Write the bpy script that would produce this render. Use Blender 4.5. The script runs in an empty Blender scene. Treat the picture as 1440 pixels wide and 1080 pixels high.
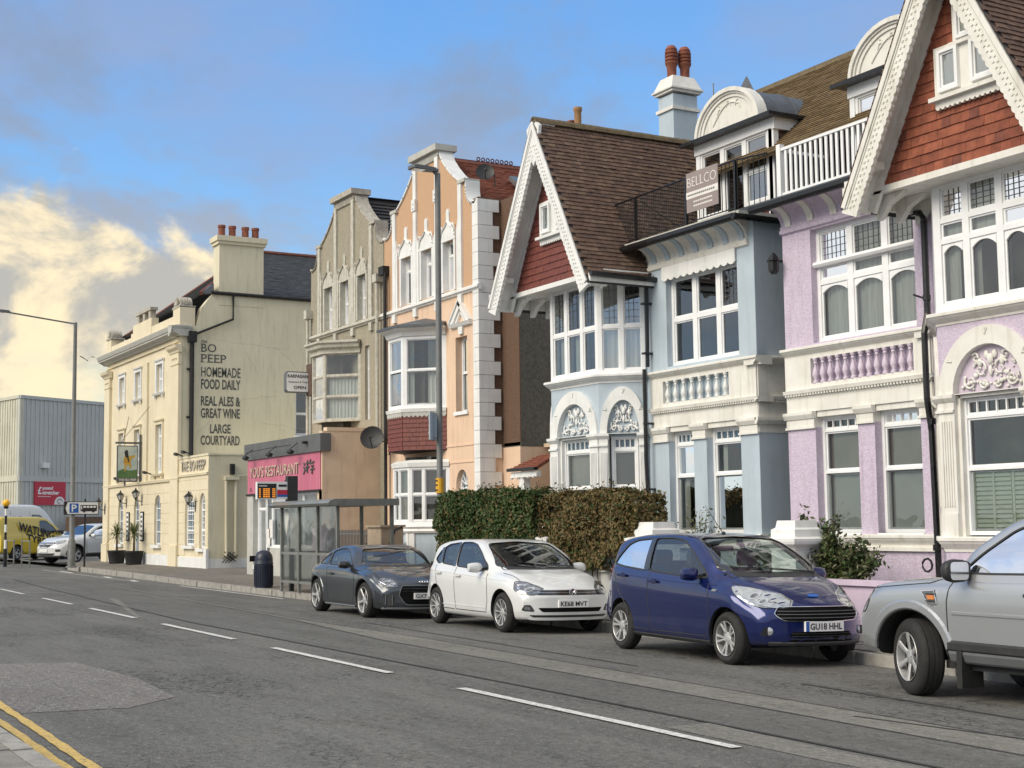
import bpy, bmesh, math, random
from mathutils import Vector, Matrix
from mathutils.bvhtree import BVHTree
from mathutils.geometry import tessellate_polygon
import numpy as np
random.seed(7)
SC = bpy.context.scene
COL = SC.collection
R = math.radians
# ------------------------------------------------------------------ camera
cam = bpy.data.cameras.new('camera')
co = bpy.data.objects.new('camera', cam)
COL.objects.link(co)
cam.sensor_width = 36.0
cam.lens = 50.0
cam.clip_start = 0.1
cam.clip_end = 3000
co.matrix_world = (Matrix.Translation((0, 0, 1.7)) @ Matrix.Rotation(R(90 - 29.7), 4, 'Z')
    @ Matrix.Rotation(math.pi/2 + math.atan(0.0975), 4, 'X') @ Matrix.Rotation(-0.0128, 4, 'Z'))
SC.camera = co
# ------------------------------------------------------------------ sun and sky
SUN_AZ = (0.06, -1.0)      # horizontal direction towards the sun
SUN_EL = R(38)
sd = Vector((SUN_AZ[0], SUN_AZ[1], 0)).normalized() * math.cos(SUN_EL) + Vector((0, 0, math.sin(SUN_EL)))
sl = bpy.data.lights.new('sun', 'SUN')
sl.energy = 1.2
sl.angle = R(40)
sl.color = (1.0, 0.90, 0.74)
so = bpy.data.objects.new('sun', sl)
COL.objects.link(so)
so.rotation_euler = sd.to_track_quat('Z', 'Y').to_euler()
W = bpy.data.worlds.new('World')
SC.world = W
W.use_nodes = True
SC.view_settings.view_transform = 'Standard'
SC.view_settings.look = 'None'
SC.view_settings.exposure = 1.45
SC.view_settings.gamma = 1.0
SC.view_settings.use_curve_mapping = False


ROT = -8.5
EO, MO, VO = (5.1, 1.2, 4.0), (7.3, 1.2, 0.2), (6.1, 5.4, 1.7)


def world_sky():
 nt = W.node_tree
 N, L = nt.nodes, nt.links
 N.clear()
 out = N.new('ShaderNodeOutputWorld')
 bg = N.new('ShaderNodeBackground')
 L.new(bg.outputs[0], out.inputs[0])
 sky = N.new('ShaderNodeTexSky')
 sky.sky_type = 'NISHITA'
 sky.sun_disc = False
 sky.sun_elevation = SUN_EL
 sky.sun_rotation = math.atan2(SUN_AZ[0], SUN_AZ[1])
 sky.air_density = 1.0
 sky.dust_density = 0.6
 sky.ozone_density = 2.5
 tc = N.new('ShaderNodeTexCoord')
 sep = N.new('ShaderNodeSeparateXYZ')
 L.new(tc.outputs['Generated'], sep.inputs[0])

 def math_(op, a, b=None, c=None, clamp=False):
  n = N.new('ShaderNodeMath')
  n.operation = op
  n.use_clamp = clamp
  for i, v in enumerate((a, b, c)):
   if v is None:
    continue
   if isinstance(v, (int, float)):
    n.inputs[i].default_value = v
   else:
    L.new(v, n.inputs[i])
  return n.outputs[0]

 def noise(scale, detail, rough, off=(0, 0, 0), zs=2.2, dist=0.0, rot=0.0):
  mp = N.new('ShaderNodeMapping')
  L.new(tc.outputs['Generated'], mp.inputs[0])
  mp.inputs['Location'].default_value = off
  mp.inputs['Scale'].default_value = (1, 1, zs)
  mp.inputs['Rotation'].default_value = (0, 0, R(rot))
  n = N.new('ShaderNodeTexNoise')
  n.inputs['Scale'].default_value = scale
  n.inputs['Detail'].default_value = detail
  n.inputs['Roughness'].default_value = rough
  n.inputs['Distortion'].default_value = dist
  L.new(mp.outputs[0], n.inputs['Vector'])
  return n.outputs[0]

 def mapr(v, a, b, c, d, smooth=True):
  n = N.new('ShaderNodeMapRange')
  n.interpolation_type = 'SMOOTHSTEP' if smooth else 'LINEAR'
  L.new(v, n.inputs[0])
  for i, q in enumerate((a, b, c, d)):
   n.inputs[i + 1].default_value = q
  return n.outputs[0]

 def mix(f, a, b):
  n = N.new('ShaderNodeMix')
  n.data_type = 'RGBA'
  if isinstance(f, (int, float)):
   n.inputs[0].default_value = f
  else:
   L.new(f, n.inputs[0])
  for i, v in ((6, a), (7, b)):
   if isinstance(v, tuple):
    n.inputs[i].default_value = (*v, 1)
   else:
    L.new(v, n.inputs[i])
  return n.outputs[2]
 z = sep.outputs[2]
 K = SKY_K
 # clear sky: the Nishita sky carries the light; its colour is graded towards the photograph's blue
 low = (0.28*K, 0.60*K, 0.96*K)
 high = (0.13*K, 0.40*K, 0.92*K)
 grad = mix(mapr(z, 0.05, 0.42, 0, 1), low, high)
 sc_ = N.new('ShaderNodeVectorMath')
 sc_.operation = 'SCALE'
 L.new(sky.outputs[0], sc_.inputs[0])
 sc_.inputs['Scale'].default_value = 0.75
 clear = mix(0.72, sc_.outputs[0], grad)
 # direction towards the western glow (azimuth only)
 dot = N.new('ShaderNodeVectorMath')
 dot.operation = 'DOT_PRODUCT'
 L.new(tc.outputs['Generated'], dot.inputs[0])
 dot.inputs[1].default_value = (-0.98, 0.12, 0.0)
 west = mapr(dot.outputs['Value'], 0.55, 0.99, 0, 1)
 # soft high grey veils
 veil = mapr(noise(2.3, 5, 0.52, VO, 2.4), 0.44, 0.66, 0, 0.75)
 c1 = mix(veil, clear, (0.36*K, 0.42*K, 0.60*K))
 # mid level blue-grey cloud, heavier to the west
 mid_n = noise(3.6, 8, 0.6, MO, 2.0, 0.25)
 mid_t = math_('ADD', mid_n, math_('MULTIPLY', west, 0.10))
 band = mapr(z, 0.44, 0.16, 0, 0.14)
 mid = mapr(math_('ADD', mid_t, math_('MULTIPLY', band, west)), 0.635, 0.80, 0, 0.85)
 c2 = mix(mid, c1, mix(mapr(z, 0.12, 0.32, 0, 1), (0.50*K, 0.50*K, 0.52*K), (0.29*K, 0.37*K, 0.52*K)))
 # low cumulus bank, warm lit, top edge broken by noise
 edge_n = noise(4.2, 9, 0.58, EO, 1.6, 0.35, ROT)
 thresh = math_('ADD', math_("MULTIPLY", edge_n, 0.62), -0.20)
 thresh = math_('ADD', thresh, math_('MULTIPLY', west, 0.03))
 thresh = math_('ADD', thresh, mapr(dot.outputs['Value'], 0.925, 0.975, 0, 0.12))
 bank = mapr(math_('SUBTRACT', thresh, z), 0.0, 0.045, 0, 1)
 shade_n = noise(9.0, 8, 0.6, (2.0, 2.0, 2.0), 1.6, 0.4)
 lit = mix(west, (0.66*K, 0.70*K, 0.76*K), (1.12*K, 0.95*K, 0.64*K))
 dark = mix(west, (0.34*K, 0.40*K, 0.50*K), (0.54*K, 0.53*K, 0.49*K))
 bank_c = mix(mapr(shade_n, 0.42, 0.57, 0, 1), dark, lit)
 hole = mapr(noise(5.5, 5, 0.5, (8, 1, 4), 2.0), 0.50, 0.62, 0, 1)
 hole = math_('MULTIPLY', hole, mapr(z, 0.17, 0.05, 0, 0.8))
 bank_c = mix(hole, bank_c, (0.52*K, 0.74*K, 0.74*K))
 c3 = mix(bank, c2, bank_c)
 # bright broken cloud added outside the view, as fill light and paler reflections
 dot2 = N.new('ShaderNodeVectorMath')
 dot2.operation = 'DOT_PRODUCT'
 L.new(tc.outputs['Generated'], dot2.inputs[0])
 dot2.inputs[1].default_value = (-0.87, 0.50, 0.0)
 fill_cloud = mapr(dot2.outputs['Value'], 0.86, 0.25, 0, 0.9)
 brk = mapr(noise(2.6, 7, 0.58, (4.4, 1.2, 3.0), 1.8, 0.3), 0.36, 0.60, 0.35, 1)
 c3 = mix(math_('MULTIPLY', fill_cloud, brk), c3, (0.92*K, 0.90*K, 0.86*K))
 # below the horizon
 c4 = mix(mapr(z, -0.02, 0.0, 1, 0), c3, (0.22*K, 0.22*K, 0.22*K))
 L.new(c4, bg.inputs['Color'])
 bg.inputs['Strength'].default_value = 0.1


SKY_K = 3.6
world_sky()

# ------------------------------------------------------------------ materials
MATS = {}


def mat(name, col, col2=None, rough=0.6, metal=0.0, scale=3.0, amt=1.0, bump=0.0, bscale=60.0, coat=0.0, spec=0.5,
  streak=0.0, streak_col=None, detail=5, stretch=(1, 1, 1), emit=None, estr=0.0, btype='noise', speck=0.0, speck_scale=200.0, speck_col=(0.5, 0.5, 0.5)):
 if name in MATS:
  return MATS[name]
 m = bpy.data.materials.new(name)
 MATS[name] = m
 m.use_nodes = True
 nt = m.node_tree
 N, L = nt.nodes, nt.links
 b = N['Principled BSDF']
 b.inputs['Roughness'].default_value = rough
 b.inputs['Metallic'].default_value = metal
 b.inputs['Specular IOR Level'].default_value = spec
 if coat:
  b.inputs['Coat Weight'].default_value = coat
  b.inputs['Coat Roughness'].default_value = 0.03
 tc = N.new('ShaderNodeTexCoord')
 src = tc.outputs['Object']
 geo = N.new('ShaderNodeNewGeometry')
 pos = geo.outputs['Position']
 if col2 is None:
  col2 = tuple(c * 0.82 for c in col)

 def mixc(f, a, c):
  n = N.new('ShaderNodeMix')
  n.data_type = 'RGBA'
  if isinstance(f, float):
   n.inputs[0].default_value = f
  else:
   L.new(f, n.inputs[0])
  for i, v in ((6, a), (7, c)):
   if isinstance(v, tuple):
    n.inputs[i].default_value = (*v[:3], 1)
   else:
    L.new(v, n.inputs[i])
  return n.outputs[2]

 def noi(sc, det=5, st=(1, 1, 1), rgh=0.6):
  mp = N.new('ShaderNodeMapping')
  L.new(pos, mp.inputs[0])
  mp.inputs['Scale'].default_value = st
  n = N.new('ShaderNodeTexNoise')
  n.inputs['Scale'].default_value = sc
  n.inputs['Detail'].default_value = det
  n.inputs['Roughness'].default_value = rgh
  L.new(mp.outputs[0], n.inputs['Vector'])
  return n.outputs[0]

 def mr(v, a, c, d, e):
  n = N.new('ShaderNodeMapRange')
  L.new(v, n.inputs[0])
  for i, q in enumerate((a, c, d, e)):
   n.inputs[i + 1].default_value = q
  return n.outputs[0]
 base = mixc(mr(noi(scale, detail, stretch), 0.35, 0.68, 0.0, amt), col, col2)
 if streak:
  s = mr(noi(5.0, 6, (1.6, 1.6, 0.16)), 0.52, 0.75, 0.0, streak)
  base = mixc(s, base, streak_col or tuple(c * 0.45 for c in col))
 if speck:
  s = mr(noi(speck_scale, 2), 0.60, 0.68, 0.0, speck)
  base = mixc(s, base, speck_col)
 L.new(base, b.inputs['Base Color'])
 if rough > 0.15:
  L.new(mr(noi(scale * 2.3, 4), 0.3, 0.7, max(rough - 0.1, 0.02), min(rough + 0.1, 1)), b.inputs['Roughness'])
 if bump:
  bp = N.new('ShaderNodeBump')
  bp.inputs['Strength'].default_value = bump
  bp.inputs['Distance'].default_value = 0.02
  if btype == 'voronoi':
   v = N.new('ShaderNodeTexVoronoi')
   v.inputs['Scale'].default_value = bscale
   L.new(pos, v.inputs['Vector'])
   L.new(v.outputs['Distance'], bp.inputs['Height'])
  else:
   L.new(noi(bscale, 4), bp.inputs['Height'])
  L.new(bp.outputs[0], b.inputs['Normal'])
 if emit:
  b.inputs['Emission Color'].default_value = (*emit, 1)
  b.inputs['Emission Strength'].default_value = estr
 return m


def glass_mat(name, tint, refl=1.0, rough=0.01):
 """thin window glass: clear with a fresnel reflection"""
 m = bpy.data.materials.new(name)
 MATS[name] = m
 m.use_nodes = True
 nt = m.node_tree
 N, L = nt.nodes, nt.links
 N.clear()
 out = N.new('ShaderNodeOutputMaterial')
 t = N.new('ShaderNodeBsdfTransparent')
 t.inputs[0].default_value = (*tint, 1)
 g = N.new('ShaderNodeBsdfGlossy')
 g.inputs['Roughness'].default_value = rough
 g.inputs[0].default_value = (0.95, 0.97, 1, 1)
 f = N.new('ShaderNodeFresnel')
 f.inputs['IOR'].default_value = 1.55
 mu = N.new('ShaderNodeMath')
 mu.operation = 'MULTIPLY_ADD'
 mu.inputs[1].default_value = 1.7 * refl
 mu.inputs[2].default_value = 0.04 * refl
 mu.use_clamp = True
 # faint waviness of old panes
 tc = N.new('ShaderNodeNewGeometry')
 n = N.new('ShaderNodeTexNoise')
 n.inputs['Scale'].default_value = 1.6
 n.inputs['Detail'].default_value = 2
 L.new(tc.outputs['Position'], n.inputs['Vector'])
 bp = N.new('ShaderNodeBump')
 bp.inputs['Strength'].default_value = 0.12
 bp.inputs['Distance'].default_value = 0.05
 L.new(n.outputs[0], bp.inputs['Height'])
 L.new(bp.outputs[0], g.inputs['Normal'])
 mx = N.new('ShaderNodeMixShader')
 L.new(f.outputs[0], mu.inputs[0])
 L.new(mu.outputs[0], mx.inputs[0])
 L.new(t.outputs[0], mx.inputs[1])
 L.new(g.outputs[0], mx.inputs[2])
 L.new(mx.outputs[0], out.inputs[0])
 return m


def M(n):
 return MATS[n]


# house paints and renders
mat('blue_paint', (0.46, 0.54, 0.60), (0.40, 0.47, 0.52), rough=0.75, scale=1.3, bump=0.15, bscale=140, streak=0.45, streak_col=(0.30, 0.38, 0.42))
mat('cream_trim', (0.76, 0.75, 0.70), (0.67, 0.65, 0.59), rough=0.65, scale=2.2, bump=0.12, bscale=90, streak=0.55, streak_col=(0.42, 0.39, 0.30))
mat('white_trim', (0.80, 0.80, 0.78), (0.69, 0.70, 0.68), rough=0.55, scale=2.0, bump=0.08, bscale=90, streak=0.45, streak_col=(0.46, 0.47, 0.45))
mat('frame_white', (0.84, 0.85, 0.85), (0.76, 0.77, 0.77), rough=0.35, scale=3.0, streak=0.12, streak_col=(0.5, 0.5, 0.46))
mat('lilac_render', (0.63, 0.55, 0.66), (0.51, 0.43, 0.54), rough=0.9, scale=26, bump=0.9, bscale=42, detail=3, streak=0.45, streak_col=(0.36, 0.27, 0.36))
mat('lilac_smooth', (0.64, 0.56, 0.65), (0.57, 0.49, 0.58), rough=0.8, scale=2.0, bump=0.15, bscale=80)
mat('pink_wall', (0.66, 0.55, 0.67), (0.58, 0.47, 0.59), rough=0.8, scale=2.0, bump=0.15, bscale=80, streak=0.3, streak_col=(0.4, 0.34, 0.4))
mat('peach_paint', (0.74, 0.54, 0.39), (0.68, 0.49, 0.35), rough=0.8, scale=1.2, bump=0.12, bscale=90, streak=0.5, streak_col=(0.45, 0.30, 0.20))
mat('peach_dash', (0.64, 0.42, 0.26), (0.50, 0.31, 0.18), rough=0.95, scale=30, bump=0.9, bscale=70, detail=4)
mat('beige_render', (0.70, 0.55, 0.40), (0.60, 0.46, 0.33), rough=0.9, scale=1.6, bump=0.35, bscale=30, streak=0.45, streak_col=(0.36, 0.27, 0.18))
mat('grey_dash', (0.40, 0.36, 0.27), (0.28, 0.25, 0.19), rough=0.95, scale=22, bump=0.8, bscale=70, detail=5, streak=0.35, streak_col=(0.20, 0.18, 0.14))
mat('grey_trim', (0.58, 0.56, 0.49), (0.42, 0.40, 0.33), rough=0.85, scale=6, bump=0.25, bscale=60, streak=0.6, streak_col=(0.25, 0.23, 0.18))
mat('brown_dash', (0.175, 0.100, 0.062), (0.09, 0.055, 0.038), rough=1.0, scale=32, bump=1.0, bscale=60, detail=4)
mat('grey_roughcast', (0.13, 0.125, 0.105), (0.075, 0.07, 0.06), rough=1.0, scale=12, bump=1.0, bscale=40, detail=6)
mat('pub_cream', (0.70, 0.65, 0.48), (0.64, 0.59, 0.43), rough=0.8, scale=0.9, bump=0.12, bscale=50, streak=0.5, streak_col=(0.42, 0.38, 0.25))
mat('pub_front', (0.73, 0.65, 0.47), (0.67, 0.59, 0.42), rough=0.75, scale=1.2, bump=0.1, bscale=60, streak=0.5, streak_col=(0.50, 0.42, 0.26))
mat('pub_stone', (0.50, 0.47, 0.40), (0.32, 0.29, 0.24), rough=0.9, scale=7, bump=0.4, bscale=50, streak=0.4, streak_col=(0.2, 0.19, 0.16))
mat('stucco_grey', (0.50, 0.50, 0.46), (0.42, 0.42, 0.38), rough=0.8, scale=3, bump=0.1, streak=0.3)
# roofs
for i, c in enumerate([(0.170, 0.105, 0.072), (0.145, 0.088, 0.062), (0.195, 0.128, 0.088), (0.130, 0.082, 0.062)]):
 mat('brown_tile_%s' % 'abcd'[i], c, tuple(q*0.55 for q in c), rough=0.9, scale=9, bump=0.5, bscale=60)
for i, c in enumerate([(0.30, 0.088, 0.046), (0.25, 0.072, 0.038), (0.345, 0.105, 0.055), (0.20, 0.062, 0.040)]):
 mat('red_tile_%s' % 'abcd'[i], c, tuple(q*0.6 for q in c), rough=0.8, scale=8, bump=0.4, bscale=50)
mat('oxide_tile', (0.185, 0.050, 0.036), (0.13, 0.036, 0.027), rough=0.6, scale=8, bump=0.2, bscale=40)
mat('orange_roof', (0.26, 0.085, 0.045), (0.17, 0.055, 0.035), rough=0.85, scale=7, bump=0.4, bscale=50)
mat('mossy_tile', (0.21, 0.145, 0.070), (0.12, 0.085, 0.045), rough=0.95, scale=9, bump=0.6, bscale=60)
mat('dark_tile', (0.045, 0.042, 0.042), (0.028, 0.027, 0.028), rough=0.7, scale=7, bump=0.3)
mat('slate', (0.075, 0.080, 0.082), (0.042, 0.045, 0.047), rough=0.65, scale=10, bump=0.4, bscale=40)
mat('lead', (0.085, 0.095, 0.11), (0.055, 0.062, 0.072), rough=0.5, scale=4, bump=0.2, bscale=12, spec=0.6)
mat('ridge_red', (0.19, 0.065, 0.045), (0.11, 0.045, 0.035), rough=0.9, scale=8)
mat('lichen_ridge', (0.16, 0.12, 0.065), (0.09, 0.07, 0.04), rough=0.95, scale=12)
mat('terracotta', (0.27, 0.085, 0.045), (0.16, 0.055, 0.035), rough=0.8, scale=9)
mat('clay_buff', (0.42, 0.24, 0.11), (0.30, 0.17, 0.08), rough=0.85, scale=9)
# metal and plastic
mat('black_gloss', (0.012, 0.012, 0.013), (0.008, 0.008, 0.009), rough=0.3, scale=3)
mat('black_matt', (0.02, 0.02, 0.021), (0.013, 0.013, 0.014), rough=0.7, scale=3)
mat('void', (0.008, 0.008, 0.008), (0.006, 0.006, 0.006), rough=1.0, spec=0.1)
mat('grey_steel', (0.27, 0.27, 0.25), (0.20, 0.20, 0.19), rough=0.5, metal=0.3, scale=5, streak=0.3)
mat('lamp_grey', (0.19, 0.195, 0.19), (0.14, 0.145, 0.14), rough=0.55, scale=5, streak=0.25)
mat('shelter_grey', (0.24, 0.245, 0.225), (0.18, 0.185, 0.17), rough=0.35, metal=0.2, scale=5, streak=0.3)
mat('chrome', (0.75, 0.76, 0.78), (0.7, 0.7, 0.72), rough=0.12, metal=1.0)
mat('alloy', (0.50, 0.50, 0.49), (0.38, 0.38, 0.38), rough=0.42, metal=0.45, scale=14)
mat('white_sign', (0.80, 0.80, 0.78), (0.72, 0.72, 0.70), rough=0.5)
mat('sign_blue', (0.02, 0.11, 0.42), (0.018, 0.10, 0.38), rough=0.4)
mat('navy_bin', (0.018, 0.024, 0.045), (0.012, 0.016, 0.032), rough=0.4, scale=4)
mat('print_grey', (0.075, 0.08, 0.078), (0.10, 0.10, 0.095), rough=0.8, scale=14)
mat('print_light', (0.78, 0.76, 0.72), (0.68, 0.66, 0.62), rough=0.6)
mat('print_black', (0.015, 0.015, 0.017), (0.02, 0.02, 0.02), rough=0.6)
mat('shop_pink', (0.52, 0.135, 0.21), (0.46, 0.12, 0.19), rough=0.5, scale=2, streak=0.45, streak_col=(0.72, 0.33, 0.40))
mat('shop_grey', (0.115, 0.125, 0.125), (0.095, 0.10, 0.10), rough=0.7, scale=3, streak=0.25)
mat('gold_print', (0.62, 0.42, 0.34), (0.50, 0.32, 0.28), rough=0.5)
mat('banner_taupe', (0.30, 0.25, 0.24), (0.27, 0.225, 0.215), rough=0.6)
mat('yellow_band', (0.75, 0.42, 0.02), (0.62, 0.32, 0.03), rough=0.6, scale=12)
mat('amber_globe', (0.95, 0.50, 0.02), (0.85, 0.42, 0.02), rough=0.25)
mat('red_board', (0.52, 0.025, 0.055), (0.46, 0.022, 0.05), rough=0.4)
mat('clad_grey', (0.52, 0.54, 0.52), (0.46, 0.48, 0.46), rough=0.5, scale=0.6, streak=0.35, streak_col=(0.24, 0.26, 0.26))
mat('clad_grey_lit', (0.62, 0.60, 0.48), (0.50, 0.48, 0.38), rough=0.5, scale=0.8, streak=0.5, streak_col=(0.36, 0.34, 0.26))  # left wall's cladding, with warm sunlight painted into its colour
mat('curtain_net', (0.62, 0.63, 0.60), (0.48, 0.49, 0.47), rough=0.9, scale=9, stretch=(3, 3, 0.2))
mat('blind_grey', (0.40, 0.42, 0.40), (0.35, 0.37, 0.35), rough=0.9, scale=2)
mat('blind_taupe', (0.34, 0.31, 0.27), (0.28, 0.26, 0.22), rough=0.9, scale=2)
mat('shutter_sage', (0.60, 0.66, 0.56), (0.54, 0.60, 0.50), rough=0.6)
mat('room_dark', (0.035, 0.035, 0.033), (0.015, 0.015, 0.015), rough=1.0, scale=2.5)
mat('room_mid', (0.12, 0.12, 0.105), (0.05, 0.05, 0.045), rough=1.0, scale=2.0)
mat('lead_came', (0.10, 0.10, 0.105), (0.07, 0.07, 0.07), rough=0.5)
mat('kerb_stone', (0.36, 0.345, 0.31), (0.23, 0.22, 0.20), rough=0.9, scale=5, bump=0.5, bscale=60, speck=0.5, speck_scale=220, speck_col=(0.55, 0.53, 0.48))
mat('slab', (0.27, 0.255, 0.225), (0.17, 0.16, 0.14), rough=0.95, scale=3.5, bump=0.4, bscale=70, speck=0.4, speck_scale=160, speck_col=(0.40, 0.38, 0.34))
mat('wood_grey', (0.40, 0.32, 0.23), (0.30, 0.24, 0.17), rough=0.9, scale=4)
mat('bark', (0.10, 0.075, 0.05), (0.06, 0.045, 0.03), rough=1.0, scale=20, bump=0.6)
mat('rubber', (0.016, 0.016, 0.016), (0.024, 0.023, 0.022), rough=0.85, scale=12)
mat('leaf_green', (0.058, 0.100, 0.026), (0.028, 0.052, 0.015), rough=0.55, scale=7, spec=0.3)
mat('leaf_brown', (0.180, 0.130, 0.050), (0.095, 0.070, 0.030), rough=0.6, scale=6, spec=0.3)
mat('leaf_bush', (0.060, 0.085, 0.025), (0.10, 0.085, 0.045), rough=0.4, scale=9, spec=0.4)
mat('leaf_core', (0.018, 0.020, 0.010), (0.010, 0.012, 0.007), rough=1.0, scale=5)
mat('cordyline', (0.11, 0.15, 0.05), (0.20, 0.20, 0.09), rough=0.6, scale=9)
mat('road_white', (0.72, 0.71, 0.67), (0.45, 0.44, 0.41), rough=0.8, scale=16, amt=1.0, speck=1.0, speck_scale=38, speck_col=(0.16, 0.16, 0.15))
mat('road_yellow', (0.62, 0.43, 0.12), (0.42, 0.30, 0.11), rough=0.85, scale=14, amt=1.0, speck=1.0, speck_scale=34, speck_col=(0.13, 0.12, 0.10))
glass_mat('pane_glass', (0.80, 0.84, 0.82))
glass_mat('pane_bright', (0.75, 0.80, 0.80), refl=2.2)
glass_mat('car_glass', (0.70, 0.78, 0.75), refl=0.8, rough=0.0)
glass_mat('shelter_glass', (0.93, 0.94, 0.91), refl=0.45, rough=0.05)
mat('blue_pane', (0.06, 0.12, 0.17), (0.05, 0.09, 0.13), rough=0.08, spec=0.9)


def paint_mat(name, col, metal=0.0, flake=0.0, rough=0.35):
 m = bpy.data.materials.new(name)
 MATS[name] = m
 m.use_nodes = True
 N, L = m.node_tree.nodes, m.node_tree.links
 b = N['Principled BSDF']
 b.inputs['Metallic'].default_value = metal
 b.inputs['Roughness'].default_value = rough
 b.inputs['Coat Weight'].default_value = 1.0
 b.inputs['Coat Roughness'].default_value = 0.04
 tc = N.new('ShaderNodeTexCoord')
 n = N.new('ShaderNodeTexNoise')
 n.inputs['Scale'].default_value = 3.0
 n.inputs['Detail'].default_value = 6
 L.new(tc.outputs['Object'], n.inputs['Vector'])
 mx = N.new('ShaderNodeMix')
 mx.data_type = 'RGBA'
 mp = N.new('ShaderNodeMapRange')
 mp.inputs[1].default_value = 0.4
 mp.inputs[2].default_value = 0.8
 mp.inputs[4].default_value = 0.5
 L.new(n.outputs[0], mp.inputs[0])
 # road film, heavier near the sills
 sp = N.new('ShaderNodeSeparateXYZ')
 L.new(tc.outputs['Object'], sp.inputs[0])
 lo = N.new('ShaderNodeMapRange')
 lo.inputs[1].default_value = 0.62
 lo.inputs[2].default_value = 0.15
 lo.inputs[4].default_value = 0.5
 L.new(sp.outputs[2], lo.inputs[0])
 ml = N.new('ShaderNodeMath')
 ml.operation = 'MULTIPLY'
 L.new(mp.outputs[0], ml.inputs[0])
 L.new(lo.outputs[0], ml.inputs[1])
 L.new(ml.outputs[0], mx.inputs[0])
 mx.inputs[6].default_value = (*col, 1)
 mx.inputs[7].default_value = (0.16, 0.145, 0.12, 1)
 L.new(mx.outputs[2], b.inputs['Base Color'])
 return m


paint_mat('paint_blue', (0.0008, 0.010, 0.098), metal=0.5, rough=0.3)
paint_mat('paint_white', (0.66, 0.67, 0.66), rough=0.4)
paint_mat('paint_silverwhite', (0.52, 0.53, 0.53), metal=0.15, rough=0.35)
paint_mat('paint_grey', (0.055, 0.063, 0.075), metal=0.75, rough=0.28)
paint_mat('paint_silver', (0.44, 0.455, 0.465), metal=0.65, rough=0.33)
paint_mat('paint_yellow', (0.70, 0.50, 0.03), rough=0.4)
mat('lens_clear', (0.55, 0.57, 0.58), (0.35, 0.37, 0.38), rough=0.08, metal=0.5, scale=14, coat=1.0)
mat('lens_dark', (0.10, 0.11, 0.12), (0.30, 0.31, 0.33), rough=0.1, metal=0.4, scale=16, coat=1.0)
mat('lens_red', (0.50, 0.02, 0.02), (0.35, 0.01, 0.015), rough=0.1, coat=1.0)
mat('lens_amber', (0.70, 0.22, 0.02), (0.5, 0.14, 0.02), rough=0.15, coat=1.0)
mat('trim_black', (0.022, 0.023, 0.024), (0.032, 0.032, 0.032), rough=0.55, scale=8)
mat('trim_gloss', (0.010, 0.010, 0.011), (0.014, 0.014, 0.014), rough=0.12, coat=1.0)
mat('trim_grey', (0.13, 0.14, 0.145), (0.11, 0.115, 0.12), rough=0.45)
mat('cabin', (0.03, 0.031, 0.033), (0.02, 0.02, 0.022), rough=0.9, scale=5)
mat('led_orange', (0.6, 0.2, 0.02), emit=(1.0, 0.33, 0.03), estr=0.3)


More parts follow.
